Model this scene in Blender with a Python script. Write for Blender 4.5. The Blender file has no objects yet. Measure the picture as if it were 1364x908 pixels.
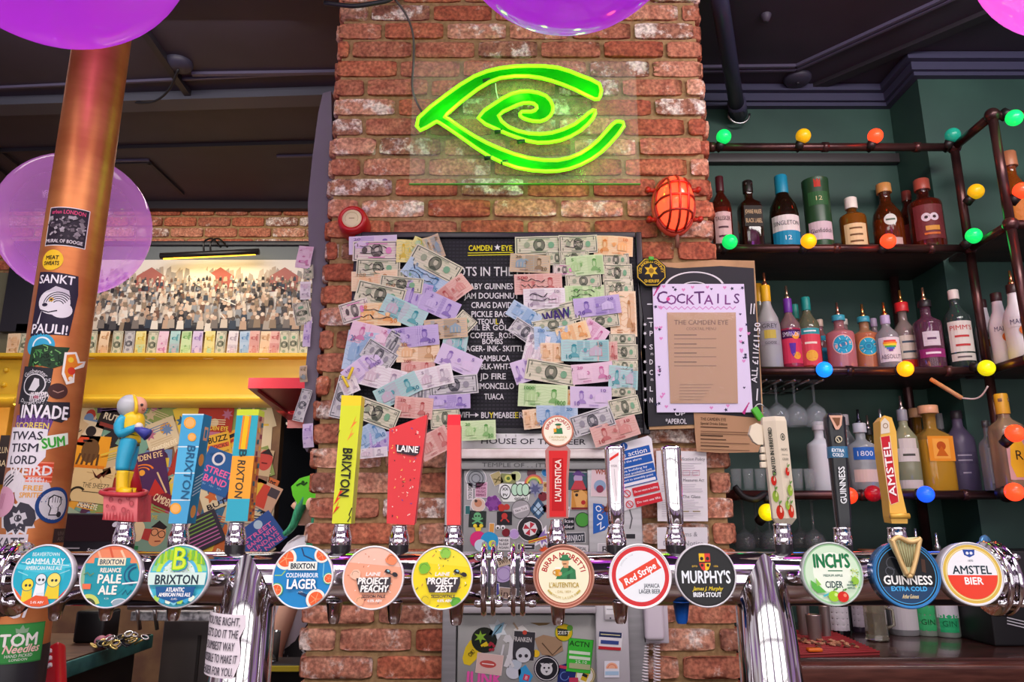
import bpy, bmesh, math, random
from mathutils import Vector, Matrix
sc = bpy.context.scene
COL = sc.collection
PI = math.pi
# ------------------------------------------------------------------ camera, world, lights, exposure
ZC, FPX, PITCH = 1.42, 988.0, math.radians(13.42)
cs, sn = math.cos(PITCH), math.sin(PITCH)
cam = bpy.data.cameras.new('camera'); cam.sensor_fit = 'HORIZONTAL'; cam.sensor_width = 36
cam.lens = FPX / 1364 * 36; cam.clip_start = .02
camo = bpy.data.objects.new('camera', cam); COL.objects.link(camo)
camo.location = (0, 0, ZC); camo.rotation_euler = (PI / 2 + PITCH, 0, 0); sc.camera = camo
sc.view_settings.view_transform = 'Standard'; sc.view_settings.look = 'None'
sc.view_settings.gamma = 1; sc.view_settings.use_curve_mapping = False
sc.view_settings.exposure = 0.12
sc.cycles.use_denoising = True; sc.cycles.max_bounces = 8; sc.cycles.transparent_max_bounces = 16
sc.cycles.sample_clamp_indirect = 4; sc.cycles.caustics_reflective = False; sc.cycles.caustics_refractive = False
wd = bpy.data.worlds.new('world'); sc.world = wd; wd.use_nodes = True
_n = wd.node_tree.nodes; _l = wd.node_tree.links      # made-up noise backdrop for the unseen pub, adds purple and pale streaks to chrome
_tc = _n.new('ShaderNodeTexCoord'); _mp = _n.new('ShaderNodeMapping'); _mp.inputs['Scale'].default_value = (3.2, 3.2, 2.2)
_no = _n.new('ShaderNodeTexNoise'); _no.inputs['Scale'].default_value = 1.5; _no.inputs['Detail'].default_value = 3
_cr = _n.new('ShaderNodeValToRGB'); _cr.color_ramp.elements[0].position = .32; _cr.color_ramp.elements[1].position = .72
_cr.color_ramp.elements[0].color = (.05, .04, .06, 1); _cr.color_ramp.elements[1].color = (.95, .9, .95, 1)
for _p, _c in ((.42, (.22, .15, .14, 1)), (.48, (.30, .13, .44, 1)), (.54, (.40, .33, .30, 1)), (.62, (.62, .55, .60, 1))):
    _e = _cr.color_ramp.elements.new(_p); _e.color = _c
_l.new(_tc.outputs['Generated'], _mp.inputs[0]); _l.new(_mp.outputs[0], _no.inputs['Vector']); _l.new(_no.outputs['Fac'], _cr.inputs[0]); _l.new(_cr.outputs[0], _n['Background'].inputs[0])
_n['Background'].inputs[1].default_value = .84
def area(name, loc, rot, sx, sy, power, col=(1, 1, 1)):
    l = bpy.data.lights.new(name, 'AREA'); l.shape = 'RECTANGLE'; l.size = sx; l.size_y = sy; l.energy = power; l.color = col
    o = bpy.data.objects.new(name, l); o.location = loc; o.rotation_euler = rot; COL.objects.link(o); return o
def point(name, loc, power, col, r=.03):
    l = bpy.data.lights.new(name, 'POINT'); l.energy = power; l.color = col; l.shadow_soft_size = r
    o = bpy.data.objects.new(name, l); o.location = loc; COL.objects.link(o); return o
for i, wx in enumerate((-2.7, -.9, .9, 2.7)):        # the street windows behind the camera
    area('window_daylight', (wx, -2.4, 1.50), (PI / 2 + .04, 0, 0), 1.5, 1.9, 24, (1, .96, .93))
area('ceiling_key_fill', (0, -.25, 3.34), (math.radians(24), 0, 0), 4.2, 1.0, 95, (1, .93, .88))  # unseen area lamp added as soft key light for the room
area('purple_chrome_fill', (0, .15, 3.22), (math.radians(-8), 0, 0), 4.4, .10, 6, (.62, .12, 1))  # added with no real fitting, to tint the chrome reflections purple
area('alcove_fill', (-1.9, 3.7, 3.25), (math.radians(20), 0, 0), 1.6, .4, 15, (1, .88, .72))  # fill added to brighten the alcove, no fitting of its own
area('under_beam_fill', (-2.3, 4.18, 2.02), (math.radians(60), 0, 0), 2.4, .12, 5.5, (1, .86, .70))  # added to lift the dark posters, in the alcove's warm tone
area('beam_fill', (-1.7, 2.5, 3.3), (math.radians(35), 0, 0), 1.6, .4, 9, (1, .92, .84))  # invented wash that brightens the yellow beam
area('passage_fill', (-1.55, 3.15, 2.25), (math.radians(35), 0, math.radians(-55)), .5, .3, 9, (1, .95, .92))  # extra lamp put in to light the person's face
area('shelf_fill', (1.75, 1.3, 3.20), (math.radians(30), 0, 0), 1.4, .3, 30, (1, .93, .9))  # unseen fill added to raise the shelves and bottles
# ------------------------------------------------------------------ helpers
def P(px, py, Y):
    a = (px - 682) / FPX; b = (454 - py) / FPX
    d = (a, cs - b * sn, sn + b * cs); t = Y / d[1]
    return Vector((a * t, Y, ZC + d[2] * t))
def mpp(px, py, Y):                                  # metres per pixel there, across and up
    return (P(px + 1, py, Y) - P(px, py, Y)).x, (P(px, py - 1, Y) - P(px, py, Y)).z
def lin(h):
    h = h.lstrip('#'); v = [int(h[i:i + 2], 16) / 255 for i in (0, 2, 4)]
    return tuple(c / 12.92 if c <= .04045 else ((c + .055) / 1.055) ** 2.4 for c in v) + (1,)
_M = {}
def mat(hexc, rough=.5, metal=0., spec=.5, emit=0., trans=0., alpha=1., coat=0., ior=1.45, bump=0., bscale=60.):
    k = (hexc, rough, metal, spec, emit, trans, alpha, coat, ior, bump, bscale)
    if k in _M: return _M[k]
    m = bpy.data.materials.new('paint_' + hexc.lstrip('#')); m.use_nodes = True
    nt = m.node_tree; b = nt.nodes['Principled BSDF']; I = b.inputs
    I['Base Color'].default_value = lin(hexc); I['Roughness'].default_value = rough; I['Metallic'].default_value = metal
    I['Specular IOR Level'].default_value = spec; I['IOR'].default_value = ior
    if emit: I['Emission Color'].default_value = lin(hexc); I['Emission Strength'].default_value = emit
    if trans: I['Transmission Weight'].default_value = trans
    if alpha < 1: I['Alpha'].default_value = alpha
    if coat: I['Coat Weight'].default_value = coat; I['Coat Roughness'].default_value = .04
    if bump:
        n = nt.nodes.new('ShaderNodeTexNoise'); n.inputs['Scale'].default_value = bscale; n.inputs['Detail'].default_value = 4
        g = nt.nodes.new('ShaderNodeTexCoord'); nt.links.new(g.outputs['Object'], n.inputs['Vector'])
        p = nt.nodes.new('ShaderNodeBump'); p.inputs['Strength'].default_value = bump; p.inputs['Distance'].default_value = .004
        nt.links.new(n.outputs['Fac'], p.inputs['Height']); nt.links.new(p.outputs['Normal'], I['Normal'])
    _M[k] = m; return m
def mottle(name, c1, c2, scale, rough=.5, metal=0., bump=.2, detail=5., coat=0., stretch=(1, 1, 1), lo=.35, hi=.65, rough2=None):
    m = bpy.data.materials.new(name); m.use_nodes = True; nt = m.node_tree; b = nt.nodes['Principled BSDF']
    tc = nt.nodes.new('ShaderNodeTexCoord'); mp = nt.nodes.new('ShaderNodeMapping'); mp.inputs['Scale'].default_value = stretch
    n = nt.nodes.new('ShaderNodeTexNoise'); n.inputs['Scale'].default_value = scale; n.inputs['Detail'].default_value = detail
    r = nt.nodes.new('ShaderNodeValToRGB'); r.color_ramp.elements[0].position = lo; r.color_ramp.elements[1].position = hi
    r.color_ramp.elements[0].color = lin(c1); r.color_ramp.elements[1].color = lin(c2)
    L = nt.links.new
    L(tc.outputs['Object'], mp.inputs[0]); L(mp.outputs[0], n.inputs['Vector']); L(n.outputs['Fac'], r.inputs[0]); L(r.outputs[0], b.inputs['Base Color'])
    b.inputs['Roughness'].default_value = rough; b.inputs['Metallic'].default_value = metal
    if coat: b.inputs['Coat Weight'].default_value = coat
    if bump:
        p = nt.nodes.new('ShaderNodeBump'); p.inputs['Strength'].default_value = bump; p.inputs['Distance'].default_value = .003
        L(n.outputs['Fac'], p.inputs['Height']); L(p.outputs['Normal'], b.inputs['Normal'])
    return m
CHROME = mat('#e6e4e8', .07, 1.); STEEL = mat('#c4c4c6', .28, 1.); DSTEEL = mat('#8e9096', .35, 1.)
BLACK = mat('#17161b', .45); WHITE = mat('#efe9ec', .5)
def F_plane(o, u=(1, 0, 0), v=(0, 0, 1), s=1., rot=0., sv=None):
    o = Vector(o); u = Vector(u).normalized(); v = Vector(v).normalized(); n = u.cross(v)
    c, q = math.cos(rot), math.sin(rot); sv = sv or s
    def f(x, y, w):
        return o + u * ((x * c - y * q) * s) + v * ((x * q + y * c) * sv) + n * w
    return f
def F_cyl(o, R, s=1., a0=0., rot=0., slope=0.):       # wraps round a vertical axis through o, a0 = 0 faces the camera side
    o = Vector(o); c, q = math.cos(rot), math.sin(rot)
    def f(x, y, w):
        X = (x * c - y * q) * s; Yv = (x * q + y * c) * s
        r = R + w; a = a0 + X / R
        return o + Vector((r * math.sin(a), -r * math.cos(a), Yv))
    f.curved = True
    return f
_G = {}
def _glyph_raw(s):
    cu = bpy.data.curves.new('t', 'FONT'); cu.body = s; cu.resolution_u = 2; cu.size = 1
    ob = bpy.data.objects.new('t', cu); me = ob.to_mesh()
    vs = [v.co.copy() for v in me.vertices]; fs = [tuple(p.vertices) for p in me.polygons]
    ob.to_mesh_clear(); bpy.data.objects.remove(ob); bpy.data.curves.remove(cu)
    return vs, fs
def glyph(ch):
    if ch not in _G:
        v, f = _glyph_raw(ch); w0 = max(p.x for p in _glyph_raw('I')[0]); w1 = max(p.x for p in _glyph_raw(ch + 'I')[0])
        _G[ch] = (v, f, w1 - w0)
    return _G[ch]
CAPH = .729
class MB:
    def __init__(s): s.v = []; s.f = []; s.m = []; s.sm = []; s.mats = []
    def mi(s, m):
        if isinstance(m, str): m = mat(m)
        if m not in s.mats: s.mats.append(m)
        return s.mats.index(m)
    def add(s, vs, fs, m, smooth=False, M=None):
        k = len(s.v); i = s.mi(m)
        s.v += [tuple(M @ Vector(v)) if M else tuple(v) for v in vs]
        for f in fs: s.f.append(tuple(k + q for q in f)); s.m.append(i); s.sm.append(smooth)
        return s
    def bm(s, b, m, smooth=False, M=None):
        b.verts.index_update()
        s.add([v.co for v in b.verts], [[v.index for v in f.verts] for f in b.faces], m, smooth, M); b.free(); return s
    def box(s, x0, x1, y0, y1, z0, z1, m, bev=0., M=None, seg=2):
        b = bmesh.new(); bmesh.ops.create_cube(b, size=1)
        for v in b.verts: v.co = Vector(((x0 + x1) / 2 + v.co.x * (x1 - x0), (y0 + y1) / 2 + v.co.y * (y1 - y0), (z0 + z1) / 2 + v.co.z * (z1 - z0)))
        if bev: bmesh.ops.bevel(b, geom=b.edges[:], offset=bev, segments=seg, affect='EDGES', profile=.6)
        return s.bm(b, m, bool(bev) and seg > 1, M)
    def hexa(s, pts, m):                              # 8 points: bottom 4 then top 4
        return s.add(pts, [(3, 2, 1, 0), (4, 5, 6, 7), (0, 1, 5, 4), (1, 2, 6, 5), (2, 3, 7, 6), (3, 0, 4, 7)], m)
    def lathe(s, prof, m, n=24, M=None, sx=1., sy=1., sq=0., smooth=True, ms=None):
        vs = []; fs = []
        for r, z in prof:
            for k in range(n):
                a = 2 * PI * (k + .5) / n; c, q = math.cos(a), math.sin(a)
                if sq:
                    e = (abs(c) ** sq + abs(q) ** sq) ** (-1 / sq); c *= e; q *= e
                vs.append((r * c * sx, r * q * sy, z))
        P_ = len(prof)
        for i in range(P_ - 1):
            for k in range(n):
                fs.append((i * n + k, i * n + (k + 1) % n, (i + 1) * n + (k + 1) % n, (i + 1) * n + k))
        if ms is None: s.add(vs, fs, m, smooth, M)
        else:
            k0 = len(s.v); s.v += [tuple(M @ Vector(v)) if M else v for v in vs]
            for j, f in enumerate(fs): s.f.append(tuple(k0 + q for q in f)); s.m.append(s.mi(ms[j // n])); s.sm.append(smooth)
        for i, (r, z) in enumerate((prof[0], prof[-1])):
            if r > 1e-5:
                ring = [(r * math.cos(2 * PI * (k + .5) / n), r * math.sin(2 * PI * (k + .5) / n)) for k in range(n)]
                if sq: ring = [(lambda e: (x * e, y * e))((abs(x / r) ** sq + abs(y / r) ** sq) ** (-1 / sq)) for x, y in ring]
                f = tuple(range(n)); s.add([(x * sx, y * sy, z) for x, y in ring], [f[::-1] if i == 0 else f], m if ms is None else ms[0 if i == 0 else -1], False, M)
        return s
    def tube(s, path, r, m, n=10, closed=False, caps=True):
        path = [Vector(p) for p in path]; N = len(path); R = r if isinstance(r, (list, tuple)) else [r] * N
        vs = []; fs = []; up = None
        for i, p in enumerate(path):
            a = path[(i - 1) % N] if closed or i else path[0]; b = path[(i + 1) % N] if closed or i < N - 1 else path[-1]
            t = (b - a).normalized()
            if up is None: up = Vector((0, 0, 1)) if abs(t.z) < .9 else Vector((1, 0, 0))
            x = t.cross(up).normalized(); y = x.cross(t).normalized(); up = y
            for k in range(n):
                A = 2 * PI * k / n; vs.append(p + x * (R[i] * math.cos(A)) + y * (R[i] * math.sin(A)))
        for i in range(N if closed else N - 1):
            j = (i + 1) % N
            for k in range(n): fs.append((i * n + k, i * n + (k + 1) % n, j * n + (k + 1) % n, j * n + k))
        if caps and not closed: fs += [tuple(range(n))[::-1], tuple((N - 1) * n + k for k in range(n))]
        return s.add(vs, fs, m, True)
    def ball(s, c, r, m, u=16, v=10, sc_=(1, 1, 1), M=None):
        b = bmesh.new(); bmesh.ops.create_uvsphere(b, u_segments=u, v_segments=v, radius=r)
        for q in b.verts: q.co = Vector((q.co.x * sc_[0] + c[0], q.co.y * sc_[1] + c[1], q.co.z * sc_[2] + c[2]))
        return s.bm(b, m, True, M)
    def slab(s, pts, depth, m, back=None):            # polygon (world points) pushed along a vector
        n = len(pts); d = Vector(depth); vs = [Vector(p) for p in pts] + [Vector(p) + d for p in pts]
        fs = [tuple(range(n)), tuple(range(2 * n - 1, n - 1, -1))] + [(i, i + n, (i + 1) % n + n, (i + 1) % n) for i in range(n)]
        return s.add(vs, fs, m)
    def build(s, name, parent=None, loc=None):
        me = bpy.data.meshes.new(name)
        if loc is not None:
            L = Vector(loc); s.v = [tuple(Vector(v) - L) for v in s.v]
        me.from_pydata([tuple(v) for v in s.v], [], s.f)
        for m in s.mats: me.materials.append(m)
        me.polygons.foreach_set('material_index', s.m); me.polygons.foreach_set('use_smooth', s.sm)
        me.validate(); me.update()
        o = bpy.data.objects.new(name, me); COL.objects.link(o)
        if loc is not None: o.location = loc
        if parent: o.parent = parent; o.matrix_parent_inverse = Matrix.Translation(-Vector(parent.location)) if loc is None or True else Matrix()
        return o
class Art:                                            # flat printed shapes stacked on a surface
    def __init__(s, mb, F, eps=.00015, w=0., pm=None, L=.01, rough=.5):
        s.b = mb; s.F = F; s.e = eps; s.w = w; s.cur = getattr(F, 'curved', False); s.L = L; s.ro = rough
    def c(s, col): return mat(col, s.ro, 0, .22) if isinstance(col, str) else col
    def poly(s, pts, col):
        s.w += s.e
        if s.cur:
            b = bmesh.new(); f = b.faces.new([b.verts.new((p[0], p[1], 0)) for p in pts]); bmesh.ops.triangulate(b, faces=[f])
            for _ in range(5):
                es = [e for e in b.edges if e.calc_length() > s.L]
                if not es: break
                bmesh.ops.subdivide_edges(b, edges=es, cuts=1); bmesh.ops.triangulate(b, faces=b.faces[:])
            b.verts.index_update()
            s.b.add([s.F(v.co.x, v.co.y, s.w) for v in b.verts], [[v.index for v in f.verts] for f in b.faces], s.c(col)); b.free()
        else: s.b.add([s.F(x, y, s.w) for x, y in pts], [tuple(range(len(pts)))], s.c(col))
        return s
    def rect(s, x, y, w, h, col, rot=0.):
        c, q = math.cos(rot), math.sin(rot)
        return s.poly([(x + a * w / 2 * c - b * h / 2 * q, y + a * w / 2 * q + b * h / 2 * c) for a, b in ((-1, -1), (1, -1), (1, 1), (-1, 1))], col)
    def circ(s, x, y, r, col, ry=None, n=24, rot=0., a0=0., a1=2 * PI):
        ry = ry or r; full = a1 - a0 > 6.28; c, q = math.cos(rot), math.sin(rot); pts = []
        for k in range(n if full else n + 1):
            a = a0 + (a1 - a0) * k / n; X, Y = r * math.cos(a), ry * math.sin(a); pts.append((x + X * c - Y * q, y + X * q + Y * c))
        return s.poly(pts, col)
    def ring(s, x, y, r0, r1, col, a0=0., a1=2 * PI, n=32, ky=1.):
        s.w += s.e; vs = []; fs = []
        for k in range(n + 1):
            a = a0 + (a1 - a0) * k / n
            for r in (r0, r1): vs.append(s.F(x + r * math.cos(a), y + r * math.sin(a) * ky, s.w))
        for k in range(n): fs.append((2 * k, 2 * k + 1, 2 * k + 3, 2 * k + 2))
        s.b.add(vs, fs, s.c(col)); return s
    def line(s, pts, wd, col, closed=False):
        if s.cur and not closed: pts = [Vector(pts[0][:2])] + [Vector(p[:2]).lerp(Vector(q[:2]), k / 5) for p, q in zip(pts, pts[1:]) for k in range(1, 6)]
        s.w += s.e; N = len(pts); vs = []; fs = []
        for i in range(N):
            a = Vector(pts[i - 1] if closed or i else pts[0]); b = Vector(pts[(i + 1) % N] if closed or i < N - 1 else pts[-1])
            t = b - a; t = t.normalized() if t.length > 1e-9 else Vector((1, 0)); n = Vector((-t.y, t.x)) * wd / 2; p = Vector(pts[i])
            vs += [s.F(*(p + n), s.w), s.F(*(p - n), s.w)]
        for i in range(N if closed else N - 1):
            j = (i + 1) % N; fs.append((2 * i + 1, 2 * j + 1, 2 * j, 2 * i))
        s.b.add(vs, fs, s.c(col)); return s
    def star(s, x, y, r, col, n=5, k=.42, rot=PI / 2):
        return s.poly([(x + (r if i % 2 == 0 else r * k) * math.cos(rot + PI * i / n), y + (r if i % 2 == 0 else r * k) * math.sin(rot + PI * i / n)) for i in range(2 * n)], col)
    def text(s, t, x, y, h, col, w=None, rot=0., al='c', sh=0., bold=0., sp=1., up=True):
        bold *= .5
        if t[:1] == '~':                              # lettering too small to read: a printed line
            c_, q_ = math.cos(rot), math.sin(rot); W = (w or h * 5) / 2; return s.line([(x - W * c_, y - W * q_), (x + W * c_, y + W * q_)], h * .42, col)
        if up: s.w += s.e
        k = h / CAPH; adv = [glyph(c)[2] * sp for c in t]; W = sum(adv) * k; kx = k
        if w: kx = k * w / W; W = w
        x0 = -W / 2 if al == 'c' else (0 if al == 'l' else -W); c_, q_ = math.cos(rot), math.sin(rot); i = s.b.mi(s.c(col))
        offs = ((0, 0),) if not bold else ((-bold, 0), (bold, 0), (0, bold), (0, -bold))
        for ch, a in zip(t, adv):
            vs, fs, _ = glyph(ch)
            for ii, (ox, oy) in enumerate(offs):
                pv = []
                for v in vs:
                    X = x0 + v.x * kx + sh * v.y * k + ox; Y = v.y * k - h / 2 + oy
                    pv.append(s.F(x + X * c_ - Y * q_, y + X * q_ + Y * c_, s.w + ii * s.e * .3 + (.0006 if s.cur else 0)))
                s.b.add(pv, fs, s.c(col))
            x0 += a * kx
        return s
    def arct(s, t, x, y, r, h, col, mid=90., sp=1., bold=0., under=False):
        k = h / CAPH; adv = [glyph(c)[2] * k * sp for c in t]; tot = sum(adv); rr = r + (0 if under else h * .5)
        a = math.radians(mid) + (tot / 2 / rr if not under else -tot / 2 / rr)
        for ch, ad in zip(t, adv):
            am = a - ad / 2 / rr if not under else a + ad / 2 / rr
            R = r + h / 2; X, Y = x + R * math.cos(am), y + R * math.sin(am)
            s.text(ch, X, Y, h, col, rot=am - PI / 2 if not under else am + PI / 2, bold=bold, up=False)
            a += -ad / rr if not under else ad / rr
        s.w += s.e; return s
def tag(o, label=None, cat=None, group=None, kind=None):
    if label: o['label'] = label
    if cat: o['category'] = cat
    if group: o['group'] = group
    if kind: o['kind'] = kind
    return o
def thing(name, loc, label=None, cat=None, group=None, kind=None):
    o = bpy.data.objects.new(name, None); o.empty_display_size = .05; o.location = loc; COL.objects.link(o)
    return tag(o, label, cat, group, kind)
def cyl(mb, a, b, r, m, n=16, r2=None): return mb.tube([a, b], [r, r if r2 is None else r2], m, n)
def smooth_path(pts, n=4, closed=False):              # Catmull-Rom
    N = len(pts); out = []
    for i in range(N if closed else N - 1):
        g = lambda k: Vector(pts[k % N] if closed else pts[max(0, min(N - 1, k))])
        p0, p1, p2, p3 = g(i - 1), g(i), g(i + 1), g(i + 2)
        for j in range(n):
            t = j / n
            out.append(.5 * ((2 * p1) + (p2 - p0) * t + (2 * p0 - 5 * p1 + 4 * p2 - p3) * t * t + (3 * p1 - p0 - 3 * p2 + p3) * t ** 3))
    if not closed: out.append(Vector(pts[-1]))
    return out
# ------------------------------------------------------------------ the room
def PZ(px, py, z):
    a = (px - 682) / FPX; b = (454 - py) / FPX; t = (z - ZC) / (sn + b * cs)
    return Vector((a * t, (cs - b * sn) * t, z))
HC = 3.42                                             # ceiling height
YP, XL, XR = 2.30, -.612, .665                        # brick pillar: front plane and sides
def brick_mat(c1, c2, fleck, amt):
    m = mottle('brick_clay', c1, c2, 26, .85, 0, .9, 9, lo=.3, hi=.7); nt = m.node_tree; b = nt.nodes['Principled BSDF']
    src = b.inputs['Base Color'].links[0].from_socket
    tc = nt.nodes['Texture Coordinate'] if 'Texture Coordinate' in nt.nodes else nt.nodes.new('ShaderNodeTexCoord')
    n = nt.nodes.new('ShaderNodeTexNoise'); n.inputs['Scale'].default_value = 14; n.inputs['Detail'].default_value = 9; n.inputs['Roughness'].default_value = .72
    r = nt.nodes.new('ShaderNodeValToRGB'); r.color_ramp.elements[0].position = amt; r.color_ramp.elements[1].position = amt + .09
    mx = nt.nodes.new('ShaderNodeMix'); mx.data_type = 'RGBA'; mx.inputs[7].default_value = lin(fleck)
    nt.links.new(tc.outputs['Object'], n.inputs['Vector']); nt.links.new(n.outputs['Fac'], r.inputs[0])
    nt.links.new(r.outputs[0], mx.inputs[0]); nt.links.new(src, mx.inputs[6]); nt.links.new(mx.outputs[2], b.inputs['Base Color'])
    n2 = nt.nodes.new('ShaderNodeTexNoise'); n2.inputs['Scale'].default_value = 90; n2.inputs['Detail'].default_value = 6
    r2 = nt.nodes.new('ShaderNodeValToRGB'); r2.color_ramp.elements[0].position = .36; r2.color_ramp.elements[1].position = .64
    r2.color_ramp.elements[0].color = (.52, .46, .46, 1); r2.color_ramp.elements[1].color = (1.35, 1.35, 1.35, 1)
    m2 = nt.nodes.new('ShaderNodeMix'); m2.data_type = 'RGBA'; m2.blend_type = 'MULTIPLY'; m2.inputs[0].default_value = .85
    nt.links.new(tc.outputs['Object'], n2.inputs['Vector']); nt.links.new(n2.outputs['Fac'], r2.inputs[0]); nt.links.new(mx.outputs[2], m2.inputs[6]); nt.links.new(r2.outputs[0], m2.inputs[7]); nt.links.new(m2.outputs[2], b.inputs['Base Color'])
    return m
BRICKS = [brick_mat('#a35a44', '#c68466', '#dcb8a4', .59), brick_mat('#94472f', '#b8664a', '#d0a592', .62), brick_mat('#b06c54', '#d09478', '#e2cabc', .55),
          brick_mat('#b87860', '#d6a286', '#e8d8cc', .51), brick_mat('#98543e', '#bc785c', '#d8c0b2', .58), brick_mat('#ac5a40', '#c87a58', '#e0c8b8', .61),
          brick_mat('#84503f', '#ae7860', '#e2d4ca', .49)]
MORTAR = mottle('mortar', '#8a6d48', '#a98a60', 60, .95, 0, .5)
from mathutils import noise as mnoise
def bricks(mb, M, W, H, seed, z0=0., bl=.207, bh=.0605, jt=.0145, first=None):
    R = random.Random(seed); row = 0; z = z0
    while z < H - .03:
        x = 0. if row % 2 == 0 else -(bl + jt) / 2
        if R.random() < .18: x -= .06
        while x < W - .012:
            x0, x1 = max(x, 0), min(x + bl, W)
            if x1 - x0 > .03:
                b = bmesh.new(); bmesh.ops.create_cube(b, size=2); e = R.uniform(-.005, .004); of = R.random() * 50
                bmesh.ops.subdivide_edges(b, edges=b.edges[:], cuts=6, use_grid_fill=True)
                hx_, hz_ = (x1 - x0) / 2, bh / 2
                for v in b.verts:
                    c = v.co; X, Z = c.x * hx_, c.z * hz_; rim = max(abs(X) - hx_ + .008, 0) + max(abs(Z) - hz_ + .008, 0)
                    nz = mnoise.noise(Vector((X * 28 + of, Z * 28, c.y))) ; n2 = mnoise.noise(Vector((X * 75, Z * 75 + of, c.y * 3)))
                    cr = max(0, abs(X) - hx_ + .007) * max(0, abs(Z) - hz_ + .007) / .007
                    X -= math.copysign(cr * .5 + .0025 * abs(nz), X); Z -= math.copysign(cr * .5 + .003 * abs(n2), Z)
                    if (x0 <= 0 or x1 >= W): X += .006 * nz
                    v.co = Vector(((x0 + x1) / 2 + X, .02 if c.y > .9 else -.005 - .025 * (1 - c.y) / 2 * 1. + e + (.0045 * nz + .003 * n2 + .5 * rim if c.y < -.9 else 0), z + hz_ + Z))
                mb.bm(b, R.choice(BRICKS), True, M)
            x += bl + jt
        z += bh + jt; row += 1
w = MB()
w.box(XL + .012, XR - .012, YP + .012, 3.3, 0, HC, MORTAR)
ROT = lambda ang, o: Matrix.Translation(o) @ Matrix.Rotation(ang, 4, 'Z')
bricks(w, ROT(0, (XL, YP + .03, .52)), XR - XL, HC - .52, 5)
bricks(w, ROT(-PI / 2, (XL + .02, 3.28, .52)), .97, HC - .52, 6)
bricks(w, ROT(PI / 2, (XR - .02, YP + .01, .52)), .97, HC - .52, 7)
tag(w.build('wall_pillar'), kind='structure')
# left back wall of brick, above the yellow beam
YB = 4.55
w = MB(); w.box(-5.2, -.3, YB, YB + .12, 2.25, HC, MORTAR)
bricks(w, ROT(0, (-4.6, YB + .012, 2.9)), 4.2, .52, 9)
w.box(-5.2, P(22, 400, YB - .02).x, YB - .025, YB, 2.1, 2.95, '#6d6c58')
tag(w.build('wall_back_left'), kind='structure')
# alcove behind the beam
YA = 4.78
AX = P(368, 650, YA).x
w = MB(); w.box(-5.4, AX, YA, YA + .08, .0, 2.4, mottle('alcove_plaster', '#6a4a3a', '#8a6a4a', 6, .8)); tag(w.build('wall_alcove'), kind='structure'); ALC = bpy.data.objects['wall_alcove']
w = MB(); w.box(-5.4, 0, 5.7, 5.78, 0, HC, '#4a505a'); w.box(-.65, -.6, 3.3, 5.7, 0, HC, '#4a505a'); w.box(AX - .04, AX, YA + .08, 5.7, 0, 2.4, '#4a505a')
tag(w.build('wall_passage'), kind='structure')
# right: green back wall with a chimney breast stepping forward
YG, YS, XS = 3.20, 2.95, 1.81
GREEN = mottle('green_wall_paint', '#27463f', '#31544a', 3, .55, 0, .05)
w = MB(); w.box(XR - .05, XS, YG, YG + .1, 0, HC, GREEN); tag(w.build('wall_right'), kind='structure')
w = MB(); w.box(XS, 3.6, YS, YG + .1, 0, HC, GREEN); tag(w.build('wall_right_breast'), kind='structure')
CORN = mat('#41415c', .5)
w = MB()
for d, z0, z1 in ((.03, 3.325, 3.345), (.045, 3.345, 3.385), (.07, 3.385, HC - .001)):
    w.box(XR, XS, YG - d, YG, z0, z1 - .0015, CORN); w.box(XS - d, XS, YS, YG - d, z0, z1 - .0015, CORN); w.box(XS - d, 3.6, YS - d, YS, z0, z1 - .0015, CORN)
tag(w.build('trim_cornice'), kind='structure')
# ceiling with its mouldings
CEIL = mottle('ceiling_paint', '#312a38', '#3a3243', 2.5, .55, 0, .05)
w = MB(); w.box(-5.4, 3.8, -.4, 5.8, HC, HC + .1, CEIL); tag(w.build('ceiling'), kind='structure')
BEAD = mat('#57516a', .45); BEAD2 = mat('#2a262e', .5)
w = MB()
def strip(pts, wd, dr, m, z=HC):
    for a, b in zip(pts, pts[1:]):
        a = PZ(a[0], a[1], z); b = PZ(b[0], b[1], z); t = (b - a).normalized(); n = Vector((-t.y, t.x, 0)) * wd / 2; a = a - t * wd * .3; b = b + t * wd * .3
        w.hexa([a - n + Vector((0, 0, -dr)), a + n + Vector((0, 0, -dr)), b + n + Vector((0, 0, -dr)), b - n + Vector((0, 0, -dr)), a - n, a + n, b + n, b - n], m)
for off in (0, 5): strip([(905, 88 + off), (1060, 86 + off), (1278, -14 + off * 1.2)], .014, .014, BEAD)
strip([(905, 118), (1080, 116), (1400, -20)], .05, .02, BEAD2)
strip([(-60, 118), (455, 94)], .012, .012, BEAD); strip([(-60, 138), (455, 122)], .10, .045, mat('#4a4b58', .45))
strip([(180, 18), (256, 128)], .03, .03, BEAD2); strip([(258, 97), (455, 94)], .02, .014, BEAD)
strip([(-60, 200), (455, 187)], .014, .02, BEAD2)
strip([(150, 216), (200, 215), (243, 256)], .02, .016, BEAD2); strip([(152, 213), (198, 212)], .015, .012, BEAD); strip([(370, 207), (455, 205)], .015, .012, BEAD)
strip([(-30, 176), (40, 232)], .03, .02, BEAD2); strip([(-30, 200), (20, 242)], .03, .02, BEAD2); strip([(-60, 270), (455, 270)], .05, .05, BEAD2)
tag(w.build('trim_ceiling'), kind='structure')
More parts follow.
